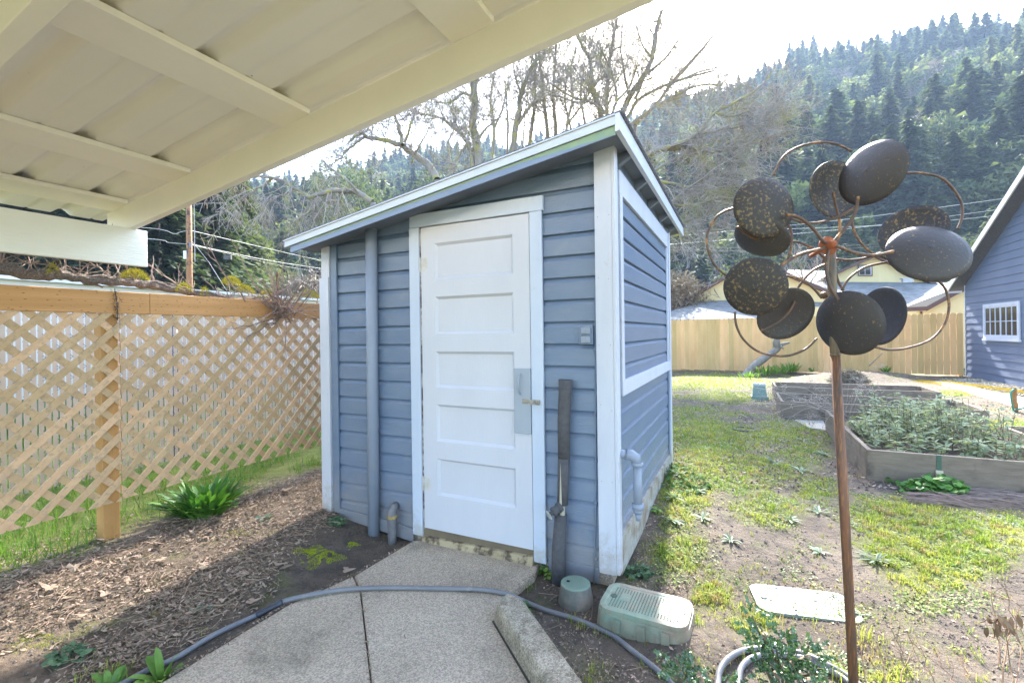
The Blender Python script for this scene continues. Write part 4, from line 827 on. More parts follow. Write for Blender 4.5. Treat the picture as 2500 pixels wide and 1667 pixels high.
# window
q0 = SP(2402.5, 743.6, ga_a + .02); q1 = SP(2492, 834.5, ga_a + .02); wb0, wb1 = ab(q0)[1], ab(q1)[1]; wz1, wz0 = q0.z, q1.z
win = MB(); T_ = .085; f0 = ga_a + .02; f1 = f0 + .03
win.sbox(f0, f1, wb1, wb0, wz1 - T_, wz1); win.sbox(f0, f1 + .02, wb1 - .03, wb0 + .02, wz0, wz0 + .05); win.sbox(f0, f1, wb1, wb0, wz0 + .05, wz0 + .12); win.sbox(f0, f1, wb1, wb1 + T_, wz0 + .12, wz1 - T_); win.sbox(f0, f1, wb0 - T_, wb0, wz0 + .12, wz1 - T_)
wo_ = win.build('window', WHITE, gr)
GLASS = mat('window_glass', (.02, .025, .03), (.015, .02, .02), 3, rough=.06, bump=0, spec=.6)
m = MB(); m.add([S(f0 + .004, wb1 + T_, wz0 + .12), S(f0 + .004, wb0 - T_, wz0 + .12), S(f0 + .004, wb0 - T_, wz1 - T_), S(f0 + .004, wb1 + T_, wz1 - T_)], [(0, 1, 2, 3)]); m.build('pane', GLASS, wo_, recalc=False)
m = MB(); W_ = (wb0 - wb1 - 2 * T_)
for k in range(1, 6): x = wb1 + T_ + W_ * k / 6; ww = .022 if k == 3 else .008; m.sbox(f0 + .005, f0 + .02, x - ww, x + ww, wz0 + .12, wz1 - T_)
zm = (wz0 + .12 + wz1 - T_) / 2; m.sbox(f0 + .005, f0 + .018, wb1 + T_, wb0 - T_, zm - .008, zm + .008); m.sbox(f0 + .005, f0 + .022, wb1 + T_, wb0 - T_, wz1 - T_ - .03, wz1 - T_); m.sbox(f0 + .005, f0 + .022, wb1 + T_, wb0 - T_, wz0 + .12, wz0 + .15)
m.build('muntins', WHITE, wo_)
# ---------------- neighbouring houses ----------------
YEL = mat('cream_yellow_siding', (.62, .54, .30), (.58, .50, .27), 1.2, (6, 6, 1), rough=.7, bump=.05)
RGR = mat('pale_grey_shingles', (.21, .21, .205), (.16, .165, .16), 3, (1, 1, 1), rough=.9, bump=.3, cells=(7, .18))
BRN = mat('brown_gutter', (.075, .045, .04), (.10, .06, .05), 4, rough=.5, bump=.05)
def plate(mb_, pts, th_, mi=None): 
    n_ = (Vector(pts[1]) - Vector(pts[0])).cross(Vector(pts[2]) - Vector(pts[0])).normalized(); mb_.prism(pts, n_ * th_, mi)
# house behind the left half of the fence: a low roof slope facing the yard, gable end above it
h1 = empty('neighbour_house', P(1650, 830, 19), 'cream house with brown gutter and low grey roof behind the left half of the fence', 'house')
HB = 17.2
e0, e1 = planeP(1560, 787, S(0, HB, 0), V), planeP(1910, 772, S(0, HB, 0), V); ze = (e0.z + e1.z) / 2; a0, a1 = ab(e0)[0], ab(e1)[0]
t0 = planeP(1770, 733, S(0, HB + 3.5, 0), V); zt_ = t0.z
m = MB(); m.add([S(a0, HB, ze), S(a1, HB, ze), S(a1, HB + 3.5, zt_), S(a0 - 2.2, HB + 3.5, zt_)], [(0, 1, 2, 3)]); m.build('roof', RGR, h1, recalc=False)
m = MB(); m.sbox(a1, a0, HB - .12, HB + .02, ze - .17, ze + .01); m.build('gutter', BRN, h1)
m = MB(); m.sbox(a1, a0 - .4, HB + .4, HB + 6, 0, ze + .05); m.build('wall', YEL, h1)
g0, g1, g2 = planeP(1637, 760, S(0, HB + 3.5, 0), V), planeP(1775, 680, S(0, HB + 3.5, 0), V), planeP(1990, 757, S(0, HB + 3.5, 0), V); g3 = planeP(1862, 634, S(0, HB + 3.5, 0), V)
gz2 = planeP(1700, 735, S(0, HB + 3.5, 0), V).z
m = MB(); dd_ = (g1 - g0); pk = g0 + dd_ * 1.45; rt = Vector((2 * pk.x - g0.x, 2 * pk.y - g0.y, g0.z)); m.add([Vector((g0.x, g0.y, 0)), Vector((rt.x, rt.y, 0)), rt, pk, g0], [(0, 1, 2, 3, 4)]); m.build('gable_wall', YEL, h1, recalc=False)
m = MB()
for p_, q_ in ((g0 - dd_ * .12, pk), (pk, rt)): m.prism([p_ - V * .3, q_ - V * .3, q_ + V * 6, p_ + V * 6], Z * .16)
m.build('roof', mat('brown_rake', (.09, .06, .055), (.12, .08, .07), 5, bump=.1), h1)
# house behind the right half
h2 = empty('neighbour_house', P(2134, 800, 26), 'yellow house with small white gable window and grey roofs behind the spinner', 'house')
B2 = 24.0; pl = lambda x, y, b_=0: planeP(x, y, S(0, B2 + b_, 0), V)
ap, lf_, rg_ = pl(2134, 629), pl(2020, 680), pl(2262, 692)
m = MB(); m.add([Vector((lf_.x, lf_.y, 0)), Vector((rg_.x, rg_.y, 0)), rg_, ap, lf_], [(0, 1, 2, 3, 4)]); m.build('gable_wall', YEL, h2, recalc=False)
m = MB()
for p_, q_ in ((lf_ + (lf_ - ap) * .1, ap), (ap, rg_ + (rg_ - ap) * .25)): m.prism([p_ - V * .35, q_ - V * .35, q_ + V * 7, p_ + V * 7], Z * .14)
m.build('roof', mat('brown_rake', (.09, .06, .055)), h2)
m = MB(); r0, r1, r2_, r3 = pl(1930, 748, -4), pl(2240, 752, -4), pl(2330, 690, -.1), pl(1990, 688, -.1); m.add([r0, r1, r2_, r3], [(0, 1, 2, 3)]); m.build('roof', RGR, h2, recalc=False)
m = MB(); m.add([Vector((r0.x, r0.y, 0)), Vector((r1.x, r1.y, 0)), r1, r0], [(0, 1, 2, 3)]); m.build('wall', YEL, h2, recalc=False)
m = MB(); s0, s1, s2, s3 = pl(2205, 751, -6), pl(2262, 748, -6), pl(2368, 690, -6), pl(2345, 672, -1.5); m.add([s0, s1, s2, s3], [(0, 1, 2, 3)]); m.build('roof', mat('sunlit_shingles', (.30, .29, .26), (.25, .245, .22), 3, bump=.2), h2, recalc=False)
m = MB(); m.prism([s1, s2, s2 - Z * .16, s1 - Z * .16], V * .05); m.prism([s0, s1, s1 - Z * .14, s0 - Z * .14], V * .05); m.build('fascia', BRN, h2)
m = MB(); w0_, w1_ = pl(2240, 765, -5.7), pl(2390, 765, -5.7); m.add([Vector((w0_.x, w0_.y, 0)), Vector((w1_.x, w1_.y, 0)), Vector((w1_.x, w1_.y, s2.z - .1)), Vector((w0_.x, w0_.y, s1.z - .12))], [(0, 1, 2, 3)]); m.build('wall', YEL, h2, recalc=False)
m = MB(); m.box3(pl(2247, 760, -5.75), pl(2252, 760, -5.75) - pl(2247, 760, -5.75), V * .02, Z * -1.0); m.build('downspout', BRN, h2)
wa, wb_ = pl(2094, 674, -.03), pl(2130, 647, -.03); m = MB()
WN = lambda x0, x1, y0, y1, d_: m.box3(Vector((pl(x0, y1, d_))), pl(x1, y1, d_) - pl(x0, y1, d_), -V * .04, Z * (pl(x0, y0, d_).z - pl(x0, y1, d_).z))
WN(2094, 2130, 647, 674, -.03); m.build('window_trim', mat('taupe_trim', (.16, .12, .09), bump=0), h2)
m = MB(); WN(2097, 2127, 650, 671.5, -.075); wf = m.build('window', WHITE, h2)
m = MB(); WN(2099, 2110.5, 652, 670, -.12); WN(2113, 2125, 652, 670, -.12); m.build('pane', GLASS, wf)
m = MB(); c_ = pl(2205, 690, -1.5); m.box3(c_, Vector((.35, -.1, 0)), V * .3, Z * .16); m.box3(c_ + Z * .16 - Vector((.05, 0, 0)), Vector((.45, -.13, 0)), V * .35, Z * .05); m.build('roof_vent', mat('vent_metal', (.4, .42, .43), bump=0), h2)
m = MB(); p_ = pl(2025, 690, -1.5); m.tube([p_, p_ + Z * .55], .05, 8); m.build('vent_pipe', BRN, h2)
h3 = empty('neighbour_house', pl(1980, 760, 12), 'low house with a pale roof peeking behind the spinner pole', 'house')
q0_, q1_, q2_, q3_ = pl(1905, 690, 8), pl(2040, 690, 8), pl(2030, 662, 12), pl(1925, 658, 12)
m = MB(); m.add([q0_, q1_, q2_, q3_], [(0, 1, 2, 3)]); m.build('roof', mat('pale_metal_roof', (.4, .38, .33), bump=0), h3, recalc=False)
m = MB(); m.add([Vector((q0_.x, q0_.y, 0)), Vector((q1_.x, q1_.y, 0)), q1_, q0_], [(0, 1, 2, 3)]); m.build('wall', YEL, h3, recalc=False)
# long white building beyond the chain-link fence
wz_ = SP(400, 709, 8.6).z
h4 = empty('white_building', S(8.6, 3, 0), 'long low white building behind the slatted chain-link fence', 'building')
m = MB(); m.sbox(8.6, 12, -9, 16, .55, wz_); m.build('wall', mat('white_metal_siding', (.70, .66, .60), (.64, .60, .55), 2, bump=.1), h4)
m = MB(); m.sbox(8.5, 12.1, -9.1, 16.1, wz_ + .002, wz_ + .05); m.build('roof', mat('white_metal_roof', (.8, .8, .79), bump=0), h4)
m = MB(); m.sbox(8.65, 12, -8.9, 15.9, 0, .549); m.build('skirting', mat('green_skirting', (.22, .26, .14), (.16, .2, .1), 4, bump=0), h4)
# ---------------- utility pole and wires ----------------
PD = 24; up_ = empty('utility_pole', P(461, 760, PD) * 1, 'brown wooden utility pole carrying phone wires beyond the lattice fence', 'utility pole')
b0_ = P(461, 820, PD); m = MB(); m.tube([Vector((b0_.x, PD, -.3)), Vector((P(462, 640, PD).x, PD, 4.5)), Vector((P(461, 430, PD).x, PD, 10.5))], [.155, .14, .12], 12)
m.build('pole', mat('creosote_pole', (.33, .16, .07), (.24, .11, .05), 6, (4, 4, .2), rough=.8, bump=.4, dirt=(.07, .05, .04), dscale=5, dthr=(.5, .6)), up_, smooth=True)
m = MB(); q_ = P(447.5, 632, PD - .16); m.box(q_.x, q_.x + .15, q_.y, q_.y + .1, q_.z, q_.z + .42); m.build('meter_box', mat('white_box', (.7, .7, .7), bump=0), up_)
m = MB(); q_ = P(463, 605, PD - .16); m.box(q_.x, q_.x + .10, q_.y - .05, q_.y, q_.z, q_.z + .25); m.build('bracket', GALV, up_)
m = MB(); q_ = P(474, 500, PD - .1); m.tube([q_ + Z * 2, P(476, 640, PD - .1)], .02, 6); m.build('conduit', mat('grey_conduit', (.35, .36, .36), bump=0), up_)
def wire(pts, r, label, m_=None):
    t = MB(); t.tube(spline([P(*q) for q in pts], 5), r, 6, cap=False); return tag(t.build('overhead_wire', m_ or WIRE, smooth=True), label, 'wire', 'overhead wires')
WIRE = mat('pale_wire', (.50, .50, .50), (.4, .4, .4), 1, rough=.5, bump=0)
WIRED = mat('dark_wire', (.08, .08, .08), bump=0)
wire([(-200, 520, 20), (150, 540, 22), (350, 556, 23.5), (400, 562, 23.6), (425, 571, 23.7), (440, 567, 23.8), (456, 563, 23.9)], .012, 'looping wire reaching the utility pole from the left')
wire([(-200, 545, 20), (350, 582, 23), (410, 592, 23.5), (456, 596, 23.8)], .012, 'lower wire reaching the utility pole from the left')
wire([(467, 563, 24), (560, 585, 28), (680, 613, 34), (800, 640, 42)], .013, 'upper wire running right from the pole')
wire([(467, 596, 24), (560, 617, 28), (680, 640, 34), (800, 658, 42)], .015, 'lower wire running right from the pole with a splice case')
wire([(467, 598, 24), (560, 620, 28), (680, 647, 34), (800, 668, 42)], .007, 'thin wire sagging under the splice case')
t = MB(); t.tube([P(468, 587, 24), P(510, 640, 22.5), P(560, 720, 20)], .007, 5); tag(t.build('guy_wire', WIRE), 'guy wire slanting down from the utility pole', 'wire')
t = MB(); q_ = P(556, 632, 28); t.box(q_.x - .2, q_.x + .22, q_.y - .08, q_.y + .08, q_.z - .05, q_.z + .22); t.box(q_.x - .18, q_.x - .15, q_.y, q_.y + .02, q_.z + .2, q_.z + .36); t.box(q_.x + .16, q_.x + .19, q_.y, q_.y + .02, q_.z + .2, q_.z + .33); tag(t.build('splice_case', WIRED), 'small dark splice case hanging on the lower wire', 'cable box')
t = MB(); q_ = P(679, 790, 44); t.tube([Vector((q_.x, 44, 0)), Vector((q_.x, 44, P(679, 664, 44).z))], .13, 8); tag(t.build('utility_pole', mat('creosote_pole', (.3, .15, .07))), 'short distant pole stub behind the vine tangle', 'utility pole')
for (y0, y1, d0, d1, lb) in ((604, 604, 22, 24, 'upper dark wire crossing behind the fence'), (611, 612, 22, 24, 'lower dark wire crossing behind the fence'),):
    wire([(1600, y0, d0), (1750, y0 + 1, d0), (1900, y1 + 1, d1), (2200, y0 - 12, d1), (2600, y0 - 60, d1)], .012, lb, WIRED)
for (x0, y0, x1, y1, lb) in ((1500, 590, 2560, 470, 'highest thin wire crossing in front of the hillside'), (1600, 600, 2560, 495, 'second thin wire crossing in front of the hillside'), (1900, 560, 2560, 512, 'third thin wire crossing in front of the hillside')):
    wire([(x0, y0, 32), ((x0 + x1) / 2, (y0 + y1) / 2 + 10, 30), (x1, y1, 28)], .011, lb, WIRE)
# ---------------- wooded hillside ----------------
RX = [-900, -300, 0, 300, 560, 640, 800, 925, 1060, 1300, 1500, 1650, 1796, 1945, 2083, 2232, 2420, 2500, 2800, 3600]
RY = [600, 590, 575, 560, 470, 450, 425, 392, 358, 345, 300, 225, 196, 118, 88, 66, 38, 22, -20, -60]
R0, RR = 78., 430.
def terr(az, r):
    x = CX + F * math.tan(az); y = float(np.interp(x, RX, RY)) + 4 * noise.noise(Vector((x * .02, 0, 0)))
    T = -((y - CY) + AR * (x - CX)) / F * math.cos(az) - 11 / RR
    t = (r - R0) / (RR - R0)
    if t <= 0: return -.5 + t * .01
    zz = T * RR * (t ** 1.08 if t < 1 else 1 - (t - 1) * .9)
    return zz + (6 * noise.noise(Vector((r * math.sin(az) * .02, r * math.cos(az) * .02, 0))) * min(1, t * 3)) - .3
na, nr = 130, 70
az_ = [R(-60 + 120 * i / na) for i in range(na + 1)]; rs_ = [R0 - 4 + (RR * 1.35 - R0) * (j / nr) ** 1.2 for j in range(nr + 1)]
m = MB(); m.add([(r * math.sin(a), r * math.cos(a), terr(a, r)) for a in az_ for r in rs_], [(i * (nr + 1) + j, i * (nr + 1) + j + 1, (i + 1) * (nr + 1) + j + 1, (i + 1) * (nr + 1) + j) for i in range(na) for j in range(nr)])
tag(m.build('hill', mat('forest_floor', (.045, .05, .028), (.075, .065, .035), .08, rough=1, bump=.5, bscale=1), smooth=True, recalc=False, loc=(0, 0, 0)), kind='structure', label='steep wooded hillside rising behind the houses', cat='hill')
def leafmat(name, c1, c2, trans=.35, tint=.3):
    m_ = mat(name, c1, c2, .35, rough=.7, bump=0, tint=tint, trans=trans, spec=.25)
    n = m_.node_tree.nodes; l = m_.node_tree.links
    oi = n.new('ShaderNodeObjectInfo'); mr_ = n.new('ShaderNodeMapRange'); mr_.inputs[3].default_value = .72; mr_.inputs[4].default_value = 1.3; l.new(oi.outputs['Random'], mr_.inputs[0])
    for nd in n:
        if nd.type == 'HUE_SAT':
            src = nd.inputs['Value'].links[0].from_socket; mu = n.new('ShaderNodeMath'); mu.operation = 'MULTIPLY'; l.new(src, mu.inputs[0]); l.new(mr_.outputs[0], mu.inputs[1]); l.new(mu.outputs[0], nd.inputs['Value'])
    return m_
FIR = leafmat('fir_needles', (.072, .102, .042), (.108, .136, .056)); FIRD = leafmat('dark_fir_needles', (.044, .070, .035), (.068, .096, .044)); OLIVE = leafmat('olive_foliage', (.095, .12, .05), (.15, .165, .07)); LIME = leafmat('lime_foliage', (.17, .20, .055), (.14, .175, .05)); GREYB = leafmat('bare_grey_twigs', (.20, .17, .135), (.15, .125, .10), .1); MADR = leafmat('madrone_foliage', (.07, .10, .045), (.10, .13, .055))
TRK = mat('conifer_trunk', (.09, .065, .05), (.14, .11, .085), 2, (1, 1, .2), rough=.9, bump=0)
def trimesh(name, V3, T, mats, mi=None, parent=None, loc=None):
    n3 = len(V3); nf = n3 // 3; me = bpy.data.meshes.new(name)
    L = np.array(WL[parent.name] if parent is not None else (loc if loc is not None else (0, 0, 0)), dtype=np.float32)
    me.vertices.add(n3); me.vertices.foreach_set('co', (V3.astype(np.float32) - L).ravel()); me.loops.add(n3); me.loops.foreach_set('vertex_index', np.arange(n3, dtype=np.int32))
    me.polygons.add(nf); me.polygons.foreach_set('loop_start', np.arange(0, n3, 3, dtype=np.int32)); me.polygons.foreach_set('loop_total', np.full(nf, 3, dtype=np.int32))
    if mi is not None: me.polygons.foreach_set('material_index', mi.astype(np.int32))
    me.polygons.foreach_set('use_smooth', np.zeros(nf, dtype=bool)); me.update(calc_edges=True); at = me.attributes.new('tint', 'FLOAT', 'FACE'); at.data.foreach_set('value', T.astype(np.float32))
    for m_ in (mats if isinstance(mats, (list, tuple)) else [mats]): me.materials.append(m_)
    o = bpy.data.objects.new(name, me); col.objects.link(o)
    if parent is not None: o.parent = parent
    else: o.location = tuple(float(q) for q in L)
    WL[o.name] = Vector([float(q) for q in L])
    return o
def trunk_tris(h, r):
    q = []
    for k in range(5):
        a0, a1 = 2 * math.pi * k / 5, 2 * math.pi * (k + 1) / 5; q += [(r * math.cos(a0), r * math.sin(a0), -1), (r * math.cos(a1), r * math.sin(a1), -1), (0, 0, h)]
    return np.array(q)
def conifer(h, rad, nb=110, nt=5, low=.10, ts=1.0, power=.8, droop=.28, seed=0):
    g = np.random.default_rng(seed); hh = low + (1 - low) * g.random(nb) ** 1.15; L = rad * (1 - hh) ** power * g.uniform(.6, 1.12, nb) * (1 + .25 * np.sin(hh * 30 + seed)) + .015 * h
    an = g.random(nb) * 2 * np.pi; s = np.linspace(.18, 1, nt)[None, :] * g.uniform(.9, 1.05, (nb, nt))
    x = np.cos(an)[:, None] * L[:, None] * s; y = np.sin(an)[:, None] * L[:, None] * s; z = hh[:, None] * h - droop * L[:, None] * s ** 1.5 + .03 * h * g.standard_normal((nb, 1)) * .3
    c = np.stack([x, y, z], -1).reshape(-1, 1, 3); dirv = np.stack([np.cos(an), np.sin(an), -.35 * np.ones(nb)], -1)[:, None, :].repeat(nt, 1).reshape(-1, 3)
    sz = (ts * (.020 * h + .16 * L[:, None] * (1.1 - .5 * s))).reshape(-1, 1)
    sd = np.cross(dirv, g.standard_normal((len(dirv), 3)) * .5 + np.array([0, 0, 1.])); sd /= np.linalg.norm(sd, axis=1, keepdims=True)
    jit = g.standard_normal((len(dirv), 3)) * .25
    t = np.stack([dirv * sz * 1.3 + jit * sz, sd * sz * .8 - dirv * sz * .5 + jit * sz, -sd * sz * .8 - dirv * sz * .6], 1)
    V3 = (c + t).reshape(-1, 3); T = np.clip(.5 + .25 * g.standard_normal(nb)[:, None] + .12 * g.standard_normal((nb, nt)), 0, 1).reshape(-1)
    return V3, T
def roundtree(h, rad, nc=26, nt=22, ts=1.0, seed=0, low=.25, thin=False):
    g = np.random.default_rng(seed); d = g.standard_normal((nc, 3)); d /= np.linalg.norm(d, axis=1, keepdims=True); rr_ = g.uniform(.45, .92, nc)[:, None]
    cc_ = d * rr_ * np.array([rad, rad, h * (1 - low) * .5]) + np.array([0, 0, h * (low + (1 - low) * .5)]); cr = rad * g.uniform(.26, .42, nc)
    e_ = g.standard_normal((nc, nt, 3)); e_ /= np.linalg.norm(e_, axis=2, keepdims=True); p = cc_[:, None, :] + e_ * cr[:, None, None] * g.uniform(.5, 1.05, (nc, nt, 1))
    p = p.reshape(-1, 1, 3); sz = rad * .16 * ts; t = g.standard_normal((nc * nt, 3, 3)) * sz * .7
    if thin: t[:, 1] = t[:, 0] + g.standard_normal((nc * nt, 3)) * .05 * sz; t[:, 0] *= 1.6
    T = np.clip(.5 + .22 * g.standard_normal(nc)[:, None] + .1 * g.standard_normal((nc, nt)), 0, 1).reshape(-1)
    return (p + t).reshape(-1, 3), T
def withtrunk(V3, T, h, r):
    tt = trunk_tris(h, r); return np.concatenate([V3, tt]), np.concatenate([T, np.full(5, .5)]), np.concatenate([np.zeros(len(T)), np.ones(5)])
protos = []
for i in range(9):                                              # kinds: 0-4 firs, 5-6 rounded evergreens, 7 bare, 8 lime
    if i < 5: V3, T = conifer(1, .21 + .045 * (i % 3), 330, 6, ts=.8, power=.72 + .1 * (i % 2), seed=i + 1); q = withtrunk(V3, T, .96, .012); mt = (FIR, FIRD, FIR, OLIVE, FIRD)[i]
    elif i < 7: V3, T = roundtree(1, .36, 34, 60, ts=.62, seed=i + 20, low=.12); q = withtrunk(V3, T, .6, .02); mt = (MADR, OLIVE)[i - 5]
    elif i == 7: V3, T = roundtree(1, .34, 34, 60, ts=1.0, seed=44, low=.1, thin=True); q = withtrunk(V3, T, .8, .015); mt = GREYB
    else: V3, T = roundtree(1, .38, 34, 60, ts=.62, seed=55, low=.12); q = withtrunk(V3, T, .6, .02); mt = LIME
    protos.append((q, mt))
g = random.Random(11); pts = []
for ring in range(400):
    pass
cell = {}
def farenough(x, y, d):
    k = (int(x // 12), int(y // 12))
    for i in (-1, 0, 1):
        for j in (-1, 0, 1):
            for (px_, py_) in cell.get((k[0] + i, k[1] + j), ()):
                if (px_ - x) ** 2 + (py_ - y) ** 2 < d * d: return False
    cell.setdefault(k, []).append((x, y)); return True
for tr_ in range(60000):
    az = R(g.uniform(-56, 56)); r = math.sqrt(g.uniform((R0 + 2) ** 2, (RR + 12) ** 2)); x, y = r * math.sin(az), r * math.cos(az)
    dd_ = 4.4 + 2.6 * min(1, (r - R0) / 200)
    if farenough(x, y, dd_): pts.append((x, y, r, az))
print('forest', len(pts))
hill_objs = {}
cand = []
for (x, y, r, az) in pts:
    t = (r - R0) / (RR - R0); pxx = CX + F * math.tan(az)
    u_ = g.random()
    if t < .30: kind = g.choice([0, 2, 3, 3, 5, 6, 6, 5, 7, 8]) if u_ < .6 else g.choice([0, 1, 4])
    elif t < .6: kind = g.choice([0, 1, 2, 5, 5, 6, 6, 5, 3, 3, 8 if g.random() < .3 else 6, 7])
    else: kind = g.choice([0, 1, 2, 4, 5, 5, 6, 3])
    h = (g.uniform(9, 17) if kind >= 5 else g.uniform(13, 25)) * (.95 if t > .75 else 1) * (.62 if t < .10 and abs(az) < R(60) else 1)
    if t > .85: h *= g.choice([.35, .5, .55, .6, .9])
    cand.append((h / r, x, y, terr(az, r), h, kind, t, az, pxx))
vis = sorted([c for c in cand if abs(c[7]) < R(48.5)], key=lambda c: -c[0])
used = {}; indiv = set()
LBL = {0: ('green fir standing in the hillside forest', 'fir tree'), 1: ('dark blue-green fir standing in the hillside forest', 'fir tree'), 2: ('slender green fir standing in the hillside forest', 'fir tree'), 3: ('olive green conifer standing in the hillside forest', 'conifer'), 4: ('narrow dark fir standing in the hillside forest', 'fir tree'),
       5: ('rounded dark evergreen standing in the hillside forest', 'tree'), 6: ('rounded olive evergreen standing in the hillside forest', 'tree'), 7: ('bare grey twiggy tree standing in the hillside forest', 'tree'), 8: ('rounded lime green tree standing in the hillside forest', 'tree')}
NM = {0: 'fir_tree', 1: 'fir_tree', 2: 'fir_tree', 3: 'conifer_tree', 4: 'fir_tree', 5: 'evergreen_tree', 6: 'evergreen_tree', 7: 'bare_tree', 8: 'lime_tree'}
ZONE = lambda t: 'lower slope' if t < .33 else ('middle slope' if t < .7 else 'ridge')
base_me = {}
for k, (q, mt) in enumerate(protos):
    o = trimesh(NM[k], q[0], q[1], [mt, TRK], q[2]); base_me[k] = o.data; bpy.data.objects.remove(o)
for c in vis[:300]:
    kind = c[5]; o = bpy.data.objects.new(NM[kind], base_me[kind]); col.objects.link(o); o.location = (c[1], c[2], c[3]); w_ = g.uniform(.85, 1.25); o.scale = (c[4] * w_, c[4] * w_, c[4]); o.rotation_euler = (0, 0, g.uniform(0, 6.28))
    lb, ct = LBL[kind]; tag(o, lb.replace('hillside forest', 'hillside forest, ' + ZONE(c[6])), ct, 'trees on the hillside, ' + ZONE(c[6])); indiv.add(id(c))
VS, TS, MS = [], [], []; order = {}
for c in cand:
    if id(c) in indiv: continue
    kind = c[5]; q, mt = protos[kind]; an = g.uniform(0, 6.28); s_ = c[4]; w_ = g.uniform(.85, 1.25)
    base_ = q[0].reshape(-1, 3, 3); nt_ = len(base_); keepn = np.random.default_rng(len(VS)).random(nt_) < (.5 if c[6] > .35 else .7); keepn[-5:] = True
    v = base_[keepn].copy(); cen = v.mean(1, keepdims=True); k0 = 1.3; v[:-5] = (cen + (v - cen) * k0)[:-5]; v = v.reshape(-1, 3) * np.array([s_ * w_, s_ * w_, s_]); ca, sa = math.cos(an), math.sin(an)
    v = np.stack([v[:, 0] * ca - v[:, 1] * sa + c[1], v[:, 0] * sa + v[:, 1] * ca + c[2], v[:, 2] + c[3]], -1)
    VS.append(v); TS.append(np.clip(q[1][keepn] + g.uniform(-.35, .3), 0, 1)); mi_ = q[2][keepn]; MS.append(np.where(mi_ > 0, 6, {FIR.name: 0, FIRD.name: 1, OLIVE.name: 2, MADR.name: 3, GREYB.name: 4, LIME.name: 5}[mt.name]))
fo = trimesh('forest', np.concatenate(VS), np.concatenate(TS), [FIR, FIRD, OLIVE, MADR, GREYB, LIME, TRK], np.concatenate(MS))
tag(fo, 'dense far-off forest of firs and evergreens covering the hillside', 'forest', kind='stuff'); print('forest tris', len(fo.data.polygons))
# ---------------- big trees nearer than the hill ----------------
def bigfir(xp, depth, h, rad, label, mt=FIRD, seed=0, ybase=None, low=.15, nb=900, ts=.42, bz=0.):
    b_ = ray(xp, 700) * depth; root = empty('fir_tree', (b_.x, depth, bz), label, 'fir tree', None)
    V3, T = conifer(h, rad, nb, 9, low=low, ts=ts, power=.7, droop=.35, seed=seed); V3 = V3 + np.array([b_.x, depth, bz]); trimesh('crown', V3, T, mt, None, root)
    m_ = MB(); m_.tube([Vector((b_.x, depth, bz - .5)), Vector((b_.x, depth, bz + h * .97))], [h * .018, .02], 9); m_.build('trunk', TRK, root, smooth=True)
    return root
side_ = [(-60, 30, 13, 3.6), (45, 27, 14, 3.6), (140, 33, 17, 4.2), (235, 29, 15, 3.8), (315, 36, 18, 4.2), (388, 30, 16, 3.6), (505, 35, 19, 4.4), (575, 44, 20, 4.4), (690, 70, 17, 4.5)]
nm = ['partly cut off at the left photo edge', 'second from the left edge under the header beam', 'behind the vine trunk left of the cedar post', 'above the cedar fence post', 'just right of the header beam end', 'directly left of the utility pole', 'directly right of the utility pole', 'tall and pale behind the splice case', 'hazy and small near the shed eave']
for i, (x, d, h, r_) in enumerate(side_): bigfir(x, d, h, r_, 'dark green fir ' + nm[i], FIRD if i < 7 else FIR, seed=60 + i, low=.04, nb=1500, ts=.36)
bigfir(1742, 30, 3.9, 1.7, 'small dark fir behind the cream house gable', FIRD, 73, low=.1, nb=500)
for i, (x, d, h, r_, bz, lb, mt) in enumerate(((2405, 125, 62, 11, 8, 'tallest pale green fir at the right edge above the garage', FIR), (2490, 112, 54, 10, 6, 'big fir cut off by the right photo edge', FIR), (2340, 150, 46, 10, 14, 'broad fir left of the tallest fir at the right', OLIVE), (2010, 165, 30, 7.5, 16, 'cone shaped pale fir above the top spinner cup', OLIVE), (2290, 170, 36, 8.5, 26, 'pointed green fir high above the garage roof', FIR), (2150, 180, 30, 7, 26, 'pointed fir between the spinner and the garage roof', FIR), (1930, 175, 28, 7, 18, 'twin pale conifer left above the spinner', OLIVE))):
    bigfir(x, d, h, r_, lb, mt, 80 + i, low=.05, nb=1500, ts=.36, bz=bz)
def biground(xp, depth, h, rad, label, mt, seed, bz=0., thin=False, nc=60, nt=90, ts=.4, low=.15, name='evergreen_tree'):
    b_ = ray(xp, 700) * depth; root = empty(name, (b_.x, depth, bz), label, 'tree')
    V3, T = roundtree(h, rad, nc, nt, ts=ts, seed=seed, low=low, thin=thin); trimesh('crown', V3 + np.array([b_.x, depth, bz]), T, mt, None, root)
    m_ = MB(); m_.tube([Vector((b_.x, depth, bz - .5)), Vector((b_.x, depth, bz + h * .6))], [h * .02, .03], 8); m_.build('trunk', TRK, root, smooth=True); return root
biground(1655, 22, 4.2, 1.6, 'yellowish twiggy shrub behind the fence beside the shed corner', GREYB, 5, thin=True, nt=160, ts=.55, name='twiggy_shrub'); biground(1690, 24, 3.3, 1.3, 'lime leaved shrub behind the fence right of the shed', LIME, 6, ts=.22, nt=60)
biground(862, 90, 39, 8.5, 'hazy green evergreen standing behind the mossy limbs left of the shed roof', FIR, 71, nc=80, nt=110, ts=.25, low=.02); biground(1030, 100, 38, 9, 'hazy evergreen behind the middle of the shed roof', MADR, 72, nc=80, nt=110, ts=.25, low=.02); biground(760, 48, 7, 5, 'tan leafless thicket beyond the shed eave', GREYB, 8, thin=True, nt=160, ts=.5, name='thicket'); biground(640, 60, 11, 7, 'pale olive tree behind the overhead wires', OLIVE, 9, nt=150, ts=.3); biground(955, 34, 11.5, 4.0, 'olive tree with dry seed heads behind the low end of the shed roof', OLIVE, 10, nt=200, ts=.2)
